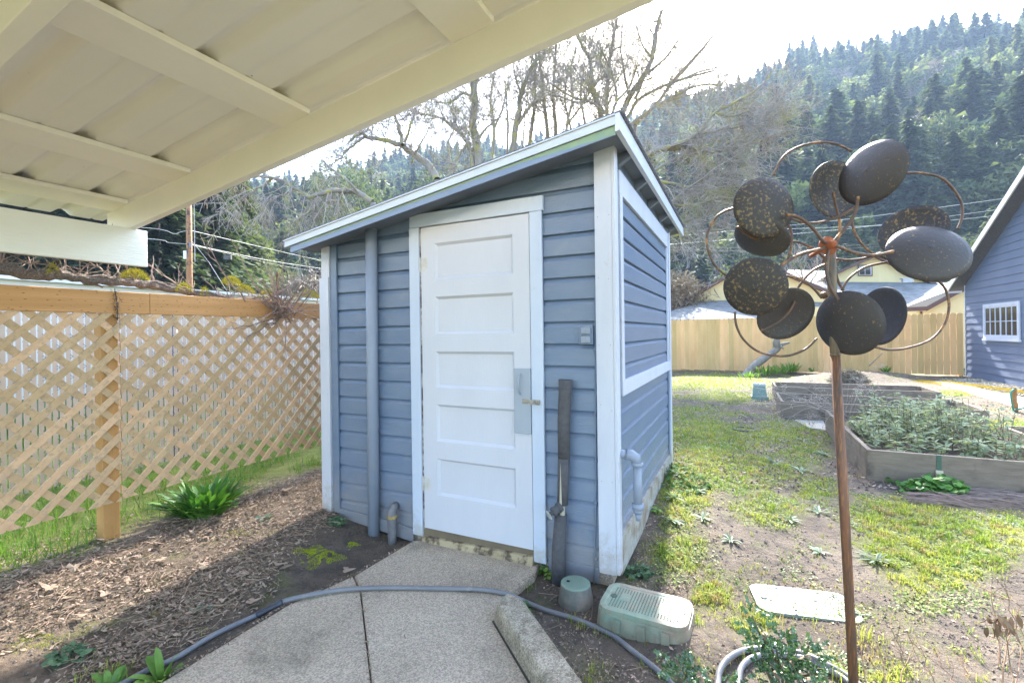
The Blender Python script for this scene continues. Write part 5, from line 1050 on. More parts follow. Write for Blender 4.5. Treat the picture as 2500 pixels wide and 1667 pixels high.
biground(2210, 120, 22, 11, 'large lime topped evergreen above the right spinner cup', LIME, 12, 10, nt=160, ts=.28); biground(2110, 140, 20, 10, 'rounded dark evergreen above the top spinner cup', MADR, 13, 15, nt=160, ts=.28); biground(2330, 105, 18, 9, 'bare grey tree above the garage rake', GREYB, 14, 8, thin=True, nt=200, ts=.5, name='bare_tree'); biground(2360, 60, 13, 5, 'evergreen standing close above the garage eave', MADR, 15, nt=160, ts=.25)
biground(1760, 95, 19, 9, 'grey-green leafy tree between the shed roof and the spinner', OLIVE, 16, 2, nt=200, ts=.24); biground(1880, 110, 22, 11, 'pale olive tree behind the upper left spinner cup', OLIVE, 17, 4, nt=200, ts=.24); biground(2020, 100, 13, 8, 'dark evergreen behind the spinner hub', MADR, 18, 2, nt=160, ts=.28)
# ---------------- leafless trees behind the shed ----------------
TBARK = mat('mossy_grey_bark', (.27, .235, .205), (.19, .165, .145), 8, (1, 1, .5), rough=.9, bump=.8, bscale=25, dirt=(.30, .27, .09), dscale=3.2, dthr=(.50, .62))
TTWIG = mat('grey_brown_twigs', (.36, .31, .27), (.27, .23, .205), 3, rough=.9, bump=0, tint=.3, dirt=(.32, .29, .12), dscale=1.3, dthr=(.50, .62))
DLEAF = mat('hanging_dead_leaves', (.16, .11, .085), (.23, .175, .14), 3, rough=.9, bump=0, tint=.35, trans=.2)
DSEED = mat('purple_grey_seed_heads', (.36, .31, .29), (.44, .39, .38), 3, rough=.9, bump=0, tint=.3, trans=.15)
def rv_(s=1.): return Vector((random.uniform(-1, 1), random.uniform(-1, 1), random.uniform(-1, 1))) * s
def bare_tree(label, depth, limbs, cs=(650, 50, 2.138), leaf=0, lmat=None, twig=1.0, up=.12, spread=1.0, base=None, lsize=.07, dense=1.0):
    X0, Y0, s_ = cs; tk, tg, lf2 = MB(), MB(), MB(); dmean = depth
    def twigs(p, d, L, r, lev):
        n_ = 4 if lev else 3; pts_ = [p]; dd = d.normalized(); rs = [r]
        for i in range(n_): dd = (dd + rv_(.28) + Vector((0, 0, up * .6))).normalized(); pts_.append(pts_[-1] + dd * L / n_); rs.append(max(.0022 + depth * .00017, r * (1 - .8 * (i + 1) / n_)))
        (tg if r < .0014 * depth else tk).tube(pts_, rs, 3 if r < .0011 * depth else 5, cap=False, tint=random.random())
        if lev:
            for k in range(int((5 + 2 * (lev == 1)) * dense + random.random())):
                i = random.randint(1, n_); nd = (dd * .9 + rv_(1.) * spread + Vector((0, 0, up))).normalized(); twigs(pts_[i], nd, L * random.uniform(.38, .62), rs[i] * .62 + .001, lev - 1)
        elif leaf and random.random() < min(1, leaf):
            for k in range(random.randint(1, 2 + int(leaf * 2))):
                q_ = pts_[random.randint(1, n_)] + rv_(.05); lf2.leaf(q_, Vector((random.gauss(0, .4), random.gauss(0, .4), -1)), rv_(), lsize * random.uniform(.6, 1.5), lsize * .45, tint=random.random(), segs=1)
    first = None
    for li in limbs:
        r0, r1, *pp_ = li; q_ = []
        for i, pt in enumerate(pp_):
            dz = pt[2] if len(pt) > 2 else 0; q_.append(P(X0 + pt[0] / s_, Y0 + pt[1] / s_, depth + dz + random.uniform(-.3, .3) * (i > 0)))
        if first is None:
            first = q_[0]; tk.tube([Vector((first.x, first.y, -.2)), Vector((first.x, first.y, first.z * .5)) , first], [r0 * 1.4, r0 * 1.15, r0], 10)
        sp_ = spline(q_, 4); k_ = len(sp_); rs = [r0 + (r1 - r0) * i / (k_ - 1) for i in range(k_)]; sp_ = [p + rv_(.02) for p in sp_]; tk.tube(sp_, rs, 8, cap=False)
        acc = 0
        for i in range(2, k_):
            seg = (sp_[i] - sp_[i - 1]); acc += seg.length * dense * (15. / max(15, depth)) / (.10 if i > 4 else .2)
            while acc > 1:
                acc -= 1; nd = (seg.normalized() * .5 + rv_(1.) * spread + Vector((0, 0, up * 2))).normalized()
                twigs(sp_[i], nd, random.uniform(.7, 2.0) * twig * (1.0 if i < k_ - 3 else .7), min(rs[i] * .4, .0012 * depth), 2)
    root = empty('bare_tree', (first.x, first.y, 0), label, 'tree'); tk.build('trunk', TBARK, root, smooth=True, recalc=False); tg.build('crown', TTWIG, root, recalc=False)
    if lf2.v: lf2.build('dead_leaves', lmat or DLEAF, root, recalc=False)
    print(label[:30], len(tg.f), len(lf2.f)); return root
C7 = (700, 250, 2.851)
bare_tree('thick mossy limb of a leafless oak rising left from behind the shed roof', 10.5, [(.085, .03, (1050, 545), (985, 440), (880, 362), (790, 300), (690, 270), (560, 240), (510, 216), (440, 262)), (.05, .02, (810, 300), (780, 180), (758, 100), (740, 20)), (.035, .015, (820, 280), (868, 140), (893, 70)), (.03, .012, (560, 240), (460, 300), (380, 380), (300, 440)), (.025, .01, (880, 362), (960, 250), (1010, 150))], C7, leaf=.7, twig=.62, lsize=.05, dense=1.12)
bare_tree('low mossy leafless branch full of hanging brown leaves over the cedar fence', 9.5, [(.06, .02, (600, 700), (500, 632), (430, 614), (320, 620), (220, 642), (150, 650), (60, 602), (0, 562), (-100, 530), (-260, 520), (-420, 560)), (.03, .012, (215, 655), (182, 730), (100, 792), (20, 832)), (.03, .01, (60, 600), (-20, 640), (-120, 700), (-160, 790)), (.03, .01, (-100, 530), (-200, 600), (-320, 680), (-420, 760)), (.02, .01, (-260, 520), (-420, 480), (-560, 500)), (.03, .01, (500, 632), (420, 540), (330, 480), (240, 400)), (.03, .01, (430, 620), (300, 700), (220, 780))], C7, leaf=1.3, twig=.5, up=-.25, lsize=.05, dense=0.80)
bare_tree('dark twin trunked bare tree behind the middle of the shed roof', 25, [(0.217, 0.150, (1110, 800), (1098, 650), (1078, 540), (1088, 430), (1080, 330), (1095, 180), (1110, 60)), (0.117, 0.033, (1090, 800), (1052, 640), (990, 572), (930, 522), (870, 500), (770, 488), (700, 520)), (0.100, 0.033, (1088, 420), (1030, 380), (960, 432), (880, 424)), (0.083, 0.033, (1098, 640), (1150, 560), (1230, 500)), (0.083, 0.033, (1080, 330), (1140, 260), (1180, 200)), (0.067, 0.033, (1060, 620), (1010, 700), (960, 780))], leaf=.5, twig=1.20, lsize=0.092, dense=1.30)
bare_tree('forked bare tree behind the shed roof with a limb leaning right', 30, [(0.205, 0.079, (1285, 720), (1300, 560), (1320, 480), (1330, 380), (1400, 222), (1445, 180), (1500, 60)), (0.111, 0.047, (1300, 565), (1370, 460), (1410, 415), (1500, 390), (1620, 430)), (0.079, 0.032, (1330, 380), (1300, 300), (1290, 200)), (0.079, 0.032, (1255, 720), (1262, 560), (1255, 420), (1265, 300))], leaf=.5, lmat=DSEED, lsize=0.079, twig=1.58, dense=1.08)
bare_tree('slender bare trunks behind the high part of the shed roof', 33, [(0.150, 0.075, (1365, 700), (1385, 560), (1402, 430), (1400, 300), (1410, 160)), (0.150, 0.075, (1480, 700), (1462, 520), (1448, 400), (1432, 250), (1420, 120)), (0.150, 0.060, (1515, 700), (1508, 520), (1498, 380), (1510, 180), (1515, 40)), (0.090, 0.045, (1600, 700), (1590, 560), (1560, 420), (1570, 260))], leaf=.3, lmat=DSEED, lsize=0.075, twig=1.54, dense=1.01)
bare_tree('two tall bare stems left of the shed roof peak', 30, [(0.180, 0.075, (1740, 700), (1745, 500), (1705, 350), (1690, 210), (1640, 120), (1625, 30)), (0.165, 0.075, (1790, 700), (1778, 500), (1780, 350), (1800, 160), (1832, 0)), (0.075, 0.030, (1705, 350), (1760, 300), (1850, 280)), (0.075, 0.030, (1778, 420), (1700, 380), (1600, 300))], leaf=.5, lmat=DSEED, lsize=0.098, twig=1.59, dense=1.16)
bare_tree('large fan of bare stems rising above the shed roof peak', 29, [(0.205, 0.085, (1850, 640), (1858, 500), (1895, 400), (1965, 300), (2012, 200), (2032, 60), (2062, -40)), (0.119, 0.051, (1865, 560), (1930, 430), (2000, 380), (2105, 330), (2200, 300), (2340, 262)), (0.102, 0.043, (1880, 560), (2000, 470), (2120, 400), (2250, 342), (2380, 340)), (0.102, 0.034, (1960, 300), (2080, 200), (2160, 90)), (0.085, 0.034, (1895, 400), (1870, 280), (1850, 150), (1860, 20)), (0.077, 0.034, (2012, 200), (1960, 120), (1930, 20)), (0.077, 0.034, (2105, 330), (2210, 220), (2300, 120))], leaf=.3, lmat=DSEED, lsize=0.119, twig=1.52, up=.1, dense=1.08)
bare_tree('pale distant web of bare branches behind the middle stems', 40, [(0.163, 0.059, (1180, 700), (1190, 560), (1170, 420), (1190, 280), (1180, 160)), (0.119, 0.044, (1190, 560), (1240, 440), (1250, 320)), (0.148, 0.059, (1560, 700), (1570, 540), (1600, 400), (1590, 260), (1620, 140)), (0.104, 0.044, (1570, 540), (1650, 440), (1690, 330)), (0.148, 0.059, (1680, 700), (1660, 520), (1640, 380), (1660, 240)), (0.089, 0.044, (960, 740), (950, 640), (980, 560), (940, 500)), (0.089, 0.044, (1340, 700), (1345, 560), (1360, 420))], leaf=.12, lmat=DSEED, lsize=0.089, twig=2.10, dense=0.84)
bare_tree('nearer thin bare branches crossing above the shed peak', 27, [(0.104, 0.042, (1800, 640), (1790, 520), (1720, 440), (1600, 400), (1480, 330)), (0.083, 0.031, (1790, 520), (1830, 400), (1800, 260), (1740, 150)), (0.073, 0.031, (1720, 440), (1680, 340), (1600, 240)), (0.073, 0.031, (1830, 420), (1900, 340), (1940, 220))], leaf=.5, lmat=DSEED, lsize=0.093, twig=1.20, dense=1.22)
C1 = (1550, 0, 2.476)
bare_tree('wide spreading bare tree with yellow mossy twigs right of the shed roof', 14, [(.11, .04, (30, 980), (60, 945), (140, 905), (300, 888), (450, 912), (600, 898), (720, 858), (850, 830)), (.07, .02, (60, 1080), (140, 1020), (260, 958), (420, 908)), (.07, .02, (140, 905), (290, 860), (400, 790), (480, 682), (640, 602), (760, 520), (830, 430)), (.06, .02, (60, 1330), (210, 1240), (330, 1130), (480, 1060), (620, 1040)), (.05, .02, (210, 1235), (350, 1240), (500, 1202), (620, 1210)), (.05, .02, (60, 1480), (270, 1420), (400, 1400), (530, 1390)), (.05, .02, (300, 888), (380, 820), (520, 790), (660, 760), (820, 760)), (.05, .02, (60, 1080), (230, 1110), (400, 1150), (540, 1130)), (.04, .015, (480, 682), (600, 700), (740, 660), (880, 640)), (.04, .015, (60, 1280), (200, 1330), (340, 1330), (460, 1290))], C1, leaf=.25, twig=.85, up=-.02, spread=.9, lsize=.035, dense=1.0)
bare_tree('hazy bare tree leaning right above the spinner', 32, [(0.133, 0.040, (0, 760), (120, 640), (230, 500), (330, 390), (450, 250), (530, 120)), (0.107, 0.040, (0, 600), (110, 340), (135, 200), (165, 60)), (0.067, 0.027, (230, 500), (380, 440), (520, 400), (640, 300)), (0.067, 0.027, (120, 640), (300, 580), (430, 560), (560, 480))], C1, leaf=.3, lmat=DSEED, twig=1.30, up=.05, lsize=0.080, dense=0.65)
bare_tree('small leafless tree seen through the middle of the spinner', 22, [(.05, .015, (700, 1180), (690, 1050), (670, 950), (640, 860)), (.04, .012, (695, 1100), (740, 1000), (790, 920), (800, 860)), (.03, .01, (680, 1000), (620, 930), (590, 880)), (.04, .012, (700, 1180), (610, 1050), (590, 940)), (.03, .01, (705, 1150), (790, 1050), (850, 960))], (1700, 300, 2.613), twig=.55, up=.3, dense=.7)
# ---------------- air ----------------
hz = MB(); hz.box(-700, 700, -30, 760, -1.6, 420); ho = hz.build('haze', None, loc=(0, 0, 0)); tag(ho, 'thin pale blue morning haze', 'haze', kind='stuff'); ho.data.materials.clear()
hm = bpy.data.materials.new('haze_air'); hm.use_nodes = True; n = hm.node_tree.nodes; l = hm.node_tree.links; n.clear(); o_ = n.new('ShaderNodeOutputMaterial'); pv = n.new('ShaderNodeVolumePrincipled')
pv.inputs['Color'].default_value = (.52, .70, 1, 1); pv.inputs['Density'].default_value = .0004; pv.inputs['Anisotropy'].default_value = .1; l.new(pv.outputs[0], o_.inputs['Volume']); ho.data.materials.append(hm)
# ---------------- grass ----------------
GRASS = mat('spring_grass', (.17, .31, .045), (.42, .43, .085), 2.2, rough=.55, bump=0, tint=.45, trans=.45, spec=.3, c3=(.38, .30, .14))
GRASSL = mat('long_grass', (.10, .22, .03), (.17, .29, .05), 2.5, rough=.5, bump=0, tint=.3, trans=.5, spec=.4)
def blades(name, pts, hs, ws, m_, lean=.5, label='', kind='stuff'):
    n_ = len(pts); P0 = np.array(pts, dtype=np.float64); an = rng.random(n_) * 2 * np.pi; h = np.array(hs); w_ = np.array(ws); ln = rng.uniform(.1, 1, n_) * lean * h
    dx, dy = np.cos(an), np.sin(an); lx, ly = np.cos(an + 1.57 + rng.normal(0, .5, n_)), np.sin(an + 1.57 + rng.normal(0, .5, n_))
    A = P0 + np.stack([dx * w_, dy * w_, -h * .1], -1); B = P0 - np.stack([dx * w_, dy * w_, h * .1], -1)
    M = P0 + np.stack([lx * ln * .35, ly * ln * .35, h * .62], -1); M1 = M + np.stack([dx * w_ * .7, dy * w_ * .7, 0 * h], -1); M2 = M - np.stack([dx * w_ * .7, dy * w_ * .7, 0 * h], -1)
    T_ = P0 + np.stack([lx * ln, ly * ln, h * (1 - .25 * ln / h)], -1)
    V3 = np.stack([A, B, M1, B, M2, M1, M1, M2, T_], 1).reshape(-1, 3); tt = np.repeat(np.clip(rng.normal(.5, .25, n_), 0, 1), 3)
    o = trimesh(name, V3, tt, m_, loc=(0, 0, 0)); return tag(o, label, 'grass', kind=kind)
pts, hs_, ws_ = [], [], []
n_try = 800000
ys = 1.5 * (17.5 / 1.5) ** rng.random(n_try); xs = (rng.random(n_try) * 2.15 - .98) * ys * 1.12; kk = rng.random(n_try)
for x, y, k_ in zip(xs, ys, kk):
    if y > 17 or x > 14.5 or x < .2: continue
    a, b = AB(x, y)
    if (a > -.03 and b < 2.35) or b > BF - .05 or (a < ga_a + .1): continue
    if aA - 1.36 < a < aA + .02 and bA - .02 < b < bA2 + .02: continue
    if aB1 < a < aB + .02 and bB_ < b < bB2: continue
    if aC1 < a < aC + .02 and bC < b < bC2: continue
    q = grassy(x, y)
    if q > 0:
        fn_ = noise.noise(Vector((x * 11, y * 11, 61))) + .6 * noise.noise(Vector((x * 28, y * 28, 62)))
        if fn_ < -.10: q *= .25
        q *= .75 + fn_
    if k_ < q * .95 and (q > .3 or k_ < .04):
        pts.append((x, y, H(x, y))); hs_.append((.012 + .020 * q) * random.uniform(.6, 1.5) * (1 if y < 6 else 1.25)); ws_.append(.0011 * (1 + y * .30) * random.uniform(.8, 1.3))
print('lawn blades', len(pts)); blades('grass', pts, hs_, ws_, GRASS, 1.3, 'patchy bright spring grass on the bare soil right of the shed')
pts, hs_, ws_ = [], [], []
for _ in range(60000):
    a = random.uniform(2.45, 8.0) if random.random() < .45 else random.uniform(2.5, 4.4); b = random.uniform(-2.6, 9)
    if random.random() > max(.15, 1 - (b + 2.6) / 9): continue
    p = S(a, b, 0); q = grassy(p.x, p.y); dn = noise.noise(Vector((p.x * 3, p.y * 3, 4)))
    if a < 2.75 and dn < .05: continue
    if a < 4.5 and dn < -.12: continue
    if random.random() < q * .8 and p.y > .8: pts.append((p.x, p.y, H(p.x, p.y))); hs_.append(random.uniform(.05, .17) * (1.0 if a > 2.8 else .6)); ws_.append(random.uniform(.0016, .0032))
print('long blades', len(pts)); blades('long_grass', pts, hs_, ws_, GRASSL, 1.7, 'long green grass growing under the lattice and along the chain-link fence')
pts2, h2s, w2s = [], [], []
for _ in range(9000):
    a, b = random.uniform(6.6, 8.6), random.uniform(-4, 14); p = S(a, b, 0); pts2.append((p.x, p.y, -.02)); h2s.append(random.uniform(.2, .5)); w2s.append(.008)
blades('tall_grass', pts2, h2s, w2s, GRASSL, .8, 'tall rough grass in front of the white building')
# tufts in the bare soil
pts, hs_, ws_ = [], [], []
def tuft(x, y, n_, h, r, w_=.0016):
    q = onG(x, y, 0)
    for _ in range(n_): pts.append((q.x + random.gauss(0, r), q.y + random.gauss(0, r), q.z)); hs_.append(h * random.uniform(.4, 1.3)); ws_.append(w_ * random.uniform(.7, 1.4))
for (x, y, n_, h, r) in ((1395, 1520, 14, .06, .02), (1420, 1530, 18, .05, .02), (1460, 1548, 16, .035, .02), (1520, 1530, 50, .035, .04), (1555, 1560, 10, .05, .015), (1740, 1432, 60, .04, .04), (1725, 1450, 70, .045, .04), (1780, 1440, 30, .035, .02), (1840, 1500, 160, .05, .07), (1880, 1515, 60, .045, .04), (1700, 1520, 40, .05, .02), (1705, 1470, 20, .04, .02), (2110, 1560, 60, .06, .03), (2120, 1590, 40, .05, .04), (1970, 1510, 30, .04, .03), (2060, 1660, 60, .07, .04), (700, 1635, 0, .05, .02), (590, 1350, 14, .03, .03), (235, 1650, 60, .05, .04), (260, 1660, 30, .04, .03), (500, 1540, 8, .03, .02), (1990, 1440, 20, .03, .03), (1340, 1400, 30, .05, .03), (1290, 1440, 16, .05, .02)): tuft(x, y, n_, h, r)
for _ in range(330):
    q = G(random.uniform(1520, 2500), 1250 + 400 * random.random() ** .8)
    for __ in range(random.randint(2, 10)): pts.append((q.x + random.gauss(0, .012), q.y + random.gauss(0, .012), H(q.x, q.y))); hs_.append(random.uniform(.01, .035)); ws_.append(.0014)
blades('grass_tufts', pts, hs_, ws_, GRASS, .9, 'small scattered grass tufts sprouting from the bare soil')
# ---------------- leaf litter, straw and crumbs ----------------
LIT = mat('dry_leaf_litter', (.41, .315, .235), (.25, .185, .135), 9, rough=.85, bump=.2, tint=.45, trans=.15)
LITP = mat('pale_dry_leaf', (.40, .31, .23), (.30, .22, .16), 12, rough=.8, bump=.3, tint=.25, trans=.2)
STRAW = mat('pale_straw', (.34, .25, .17), (.24, .17, .12), 9, rough=.8, bump=0, tint=.3)
for _ in range(0): pass
cr = MB(); CRU = mat('soil_crumbs', (.13, .10, .08), (.19, .155, .125), 30, rough=.95, bump=.3, tint=.35)
def lump(mb_, p, r, tint=None):
    vs = [Vector(p) + Vector((x * random.uniform(.6, 1.2), y * random.uniform(.6, 1.2), z * random.uniform(.5, .9))) * r for x, y, z in ((1, 0, 0), (-1, 0, 0), (0, 1, 0), (0, -1, 0), (0, 0, 1), (0, 0, -1))]
    mb_.add(vs, [(0, 2, 4), (2, 1, 4), (1, 3, 4), (3, 0, 4), (2, 0, 5), (1, 2, 5), (3, 1, 5), (0, 3, 5)], tint=random.random() if tint is None else tint)
def chip(mb_, x, y, s_, up=.008, zz=None):
    z = (H(x, y) if zz is None else zz) + random.uniform(0, up); an = random.uniform(0, 6.28); d = Vector((math.cos(an), math.sin(an), random.gauss(0, .25))); nn = Vector((random.gauss(0, .45), random.gauss(0, .45), 1))
    mb_.leaf((x, y, z), d, nn, s_ * random.uniform(.8, 1.8), s_ * random.uniform(.35, .9), tint=random.random(), segs=2, bend=random.gauss(0, .35))
def bigleaf(mb_, x, y, s_, up=.01, zz=None):                      # a curled lobed leaf
    z = (H(x, y) if zz is None else zz) + random.uniform(0, up); an = random.uniform(0, 6.28); tx, ty, ti = random.gauss(0, .25), random.gauss(0, .25), random.random(); k = 14; vs = [(x, y, z + s_ * .05)]; cu = random.uniform(.1, .5); ph = random.uniform(0, 6)
    for i in range(k):
        a_ = an + 2 * math.pi * i / k; r_ = s_ * .5 * (.72 + .28 * math.cos(3 * (a_ - an)) + .12 * math.cos(7 * a_ + ph)); u_, v_ = math.cos(a_) * r_, math.sin(a_) * r_ * .8; vs.append((x + u_, y + v_, z + u_ * tx + v_ * ty + cu * (u_ * u_) / s_ * 1.6))
    mb_.add(vs, [(0, i + 1, (i + 1) % k + 1) for i in range(k)], tint=ti)
lt, ls, lb_ = MB(), MB(), MB()
cnt = 0
while cnt < 30000:
    b = -2.35 + 4.0 * random.random(); a = random.uniform(1.45, 3.3)
    if b > .0 and a < 2.3: continue
    p = S(a, b, 0)
    if p.y < .9 or p.x > -.55: continue
    dn = noise.noise(Vector((p.x * 2.2, p.y * 2.2, 7))) + .45 * noise.noise(Vector((p.x * 7, p.y * 7, 7))); wgt = sm((a - 1.62 - .30 * sm((b + 1.0) / .8)) / .25) * (1 - .75 * sm((a - 2.75) / .3))
    if random.random() > wgt * (.55 + dn): cnt += .02; continue
    if H(p.x, p.y, False) < -.06: continue
    cnt += 1; chip(lt, p.x, p.y, random.choice([.005, .008, .010, .014, .020]), .018)
    if random.random() < .12:
        an = random.uniform(0, 6.28); z = H(p.x, p.y) + random.uniform(.004, .02); L = random.uniform(.03, .12); d = Vector((math.cos(an), math.sin(an), random.gauss(0, .12))); ls.tube([Vector((p.x, p.y, z)), Vector((p.x, p.y, z)) + d * L * .5 + rv_(.004), Vector((p.x, p.y, z)) + d * L], random.uniform(.0006, .0018), 3, cap=False, tint=random.random())
    if random.random() < .008: bigleaf(lb_, p.x, p.y, random.uniform(.025, .05), .03)
for _ in range(9000):                                           # sparse litter on the right-hand soil and along the shed foot
    if random.random() < .35: a = random.uniform(-.5, -.02); b = random.uniform(.02, 2.3); p = S(a, b, 0)
    elif random.random() < .5: p = G(random.uniform(1260, 1700), random.uniform(1400, 1667))
    else: p = G(random.uniform(1550, 2500), 1180 + 487 * random.random())
    a, b = AB(p.x, p.y)
    if a > .42 and b < 0 or (a > -.02 and b > -.03): continue
    if .40 < p.x < .90 and 2.08 < p.y < 2.5: continue
    dn = noise.noise(Vector((p.x * 4, p.y * 4, 17)))
    if dn < random.uniform(-.3, .25): continue
    chip(lt, p.x, p.y, random.choice([.005, .007, .010, .016]), .006)
    if random.random() < .03:
        an = random.uniform(0, 6.28); z = H(p.x, p.y) + .006; L = random.uniform(.04, .16); d = Vector((math.cos(an), math.sin(an), 0)); ls.tube([Vector((p.x, p.y, z)), Vector((p.x, p.y, z)) + d * L], .0012, 3, cap=False, tint=random.random())
for _ in range(5200):
    a, b = random.uniform(1.5, 3.0), -2.3 + 3.6 * random.random(); p = S(a, b, 0)
    if (b > 0 and a < 2.3) or p.y < .9 or noise.noise(Vector((p.x * 3.5, p.y * 3.5, 71))) < random.uniform(-.1, .35): continue
    lump(cr, (p.x, p.y, H(p.x, p.y) + .002), random.choice([.003, .005, .007, .011]), .05)
for (x, y) in ((390, 1330), (600, 1400), (250, 1320), (70, 1350), (400, 1370), (500, 1385), (680, 1378), (700, 1390), (620, 1240), (700, 1200), (255, 1455), (350, 1430), (200, 1510), (235, 1540), (330, 1480), (180, 1390), (120, 1440), (415, 1405), (850, 1395), (620, 1470)):
    q = onG(x, y, .012); bigleaf(lb_, q.x, q.y, random.uniform(.06, .10), .02, q.z)
for (x, y, x1, y1) in ((218, 1355, 240, 1385), (240, 1385, 290, 1402), (135, 1475, 170, 1435), (155, 1520, 180, 1490), (450, 1455, 465, 1420), (20, 1527, -10, 1515), (640, 1560, 655, 1585)):
    p0, p1 = onG(x, y, .012), onG(x1, y1, .02); ls.tube([p0, p0.lerp(p1, .5) + Z * .012, p1], .0022, 5, tint=.9)
for _ in range(15000):                                          # the far soil between the lawn patches
    p = G(random.uniform(1545, 2500), random.uniform(925, 1200)); a, b = AB(p.x, p.y)
    if (a > -.05 and b < 2.35) or b > BF - .1 or a < ga_a: continue
    if any(a1_ - .02 < a < a0_ + .02 and b0_ - .02 < b < b1_ for a0_, a1_, b0_, b1_ in ((aA, aA - 1.36, bA, bA2), (aB, aB1, bB_, bB2), (aC, aC1, bC, bC2))): continue
    if noise.noise(Vector((p.x * 1.5, p.y * 1.5, 37))) < random.uniform(-.4, .2): continue
    chip(lt, p.x, p.y, random.choice([.012, .018, .025, .035]), .012)
    if random.random() < .5: lump(cr, (p.x + random.gauss(0, .1), p.y + random.gauss(0, .1), H(p.x, p.y)), random.uniform(.006, .018))
for (q0_, q1_, n_) in ((j0, j1, 30), (j1, j2, 130), (G(1012, 1317), j0, 120), (G(866, 1402), G(700, 1476), 160), (G(700, 1476), G(415, 1650), 200), (slR[0], slR[1], 60), (G(1040, 1318), G(1300, 1362), 40)):
    for _ in range(n_):                                          # debris caught in the joints and along the edges of the walk
        p = q0_.lerp(q1_, random.random()); chip(lt, p.x + random.gauss(-.004, .010), p.y + random.gauss(0, .010), random.choice([.004, .006, .009, .012]), .004, .001)
for x, y, s_ in ((990, 1560, .018), (1185, 1610, .014), (905, 1480, .012), (1080, 1400, .008), (650, 1600, .01), (1010, 1455, .01), (1110, 1500, .007), (800, 1560, .008)):
    p = G(x, y, .002); chip(lt, p.x, p.y, s_, .003, .002)
tag(lt.build('leaf_litter', LIT, recalc=False), 'brown crumbled leaf litter strewn over the dark soil', 'leaf litter', kind='stuff'); tag(ls.build('straw_litter', STRAW, recalc=False), 'pale dry stems scattered over the leaf litter', 'litter', kind='stuff'); tag(lb_.build('fallen_leaves', LITP, recalc=False), 'larger pale fallen leaves lying on the litter', 'fallen leaves', kind='stuff')
for _ in range(15000):
    p = G(random.uniform(1250, 2500), 1150 + 517 * random.random()) if random.random() < .8 else G(random.uniform(0, 860), random.uniform(1300, 1667)); a, b = AB(p.x, p.y)
    if (.35 < a < 1.6 and b < .05) or (-.02 < a < 2.3 and b > -.03): continue
    if .38 < p.x < .92 and 2.06 < p.y < 2.52: continue
    if noise.noise(Vector((p.x * 3, p.y * 3, 27))) < random.uniform(-.4, .3): continue
    lump(cr, (p.x, p.y, H(p.x, p.y)), random.choice([.002, .003, .004, .005, .007, .010]) * (1.4 if p.y > 3 else 1))
tag(cr.build('soil_crumbs', CRU, recalc=False), 'small clods and crumbs of dark soil', 'soil', kind='stuff')
gv_ = MB(); GRV = mat('pale_gravel', (.42, .37, .28), (.30, .26, .20), 5, rough=.9, bump=.2, tint=.3)
for _ in range(5200):
    p = G(random.uniform(2280, 2640), random.uniform(926, 1010)) ; a, b = AB(p.x, p.y)
    if a < ga_a + .05 or b > BF: continue
    px_, py_ = proj(p.x, p.y, 0)
    if py_ > 931 + (px_ - 2300) * .19: continue
    lump(gv_, (p.x, p.y, .012), random.uniform(.02, .045))
tag(gv_.build('gravel', GRV, recalc=False), 'pale gravel and dry leaves between the path and the garage', 'gravel', kind='stuff')
cv = MB()
for _ in range(70000):
    y = 1.6 * (13 / 1.6) ** random.random(); x = random.uniform(.3, 1.15) * y; a, b = AB(x, y)
    if (a > -.06 and b < 2.35) or a < ga_a or b > BF: continue
    if any(a1_ - .02 < a < a0_ + .02 and b0_ - .02 < b < b1_ for a0_, a1_, b0_, b1_ in ((aA, aA - 1.36, bA, bA2), (aB, aB1, bB_, bB2), (aC, aC1, bC, bC2))): continue
    if .38 < x < .92 and 2.06 < y < 2.52: continue
    if grassy(x, y) * .5 + noise.noise(Vector((x * 4, y * 4, 51))) * .9 < random.uniform(.12, .5): continue
    s_ = random.uniform(.004, .009) * (1 + y * .16); an = random.uniform(0, 6.28); cv.leaf((x, y, H(x, y) + random.uniform(.001, .012)), (math.cos(an), math.sin(an), random.uniform(-.1, .7)), (random.gauss(0, .4), random.gauss(0, .4), 1), s_ * 1.6, s_, tint=random.random(), segs=2)
print('clover', len(cv.f)); tag(cv.build('ground_cover', mat('clover_and_moss', (.16, .25, .05), (.27, .33, .08), 3, rough=.6, bump=0, tint=.45, trans=.35, dirt=(.30, .36, .22), dscale=2, dthr=(.5, .6)), recalc=False), 'low clover, chickweed and moss between the grass patches', 'ground cover', kind='stuff')
# ---------------- plants ----------------
def leafgreen(name, c1, c2, tr_=.3, sp=.4, ro=.5, ti=.3): return mat(name, c1, c2, 6, rough=ro, bump=.1, tint=ti, trans=tr_, spec=sp)
STR = leafgreen('strap_leaf_green', (.07, .19, .03), (.11, .27, .04)); LG = leafgreen('young_leaf_green', (.14, .27, .05), (.20, .34, .07)); GG = leafgreen('grey_green_leaf', (.20, .27, .19), (.28, .34, .24), .25, .4, .6); HOL = leafgreen('holly_green', (.04, .095, .035), (.075, .15, .05), .15, 1.0, .22); SAGE = leafgreen('sage_grey_green', (.30, .355, .21), (.40, .45, .29), .4, .3, .7); MOSS2 = leafgreen('bright_cushion_moss', (.44, .54, .02), (.56, .62, .04), .4, .2, .8); SOR = leafgreen('blue_green_sorrel', (.09, .17, .09), (.13, .22, .11), .25, .3, .6)
IVY = mat('matt_ivy_green', (.06, .13, .04), (.11, .19, .06), 6, rough=.8, spec=.12, bump=.1, tint=.35, trans=.3)
def plant(name, label, cat, c, fn, m_, group=None):
    t = MB(); fn(t, Vector(c)); return tag(t.build(name, m_, recalc=False, loc=c), label, cat, group)
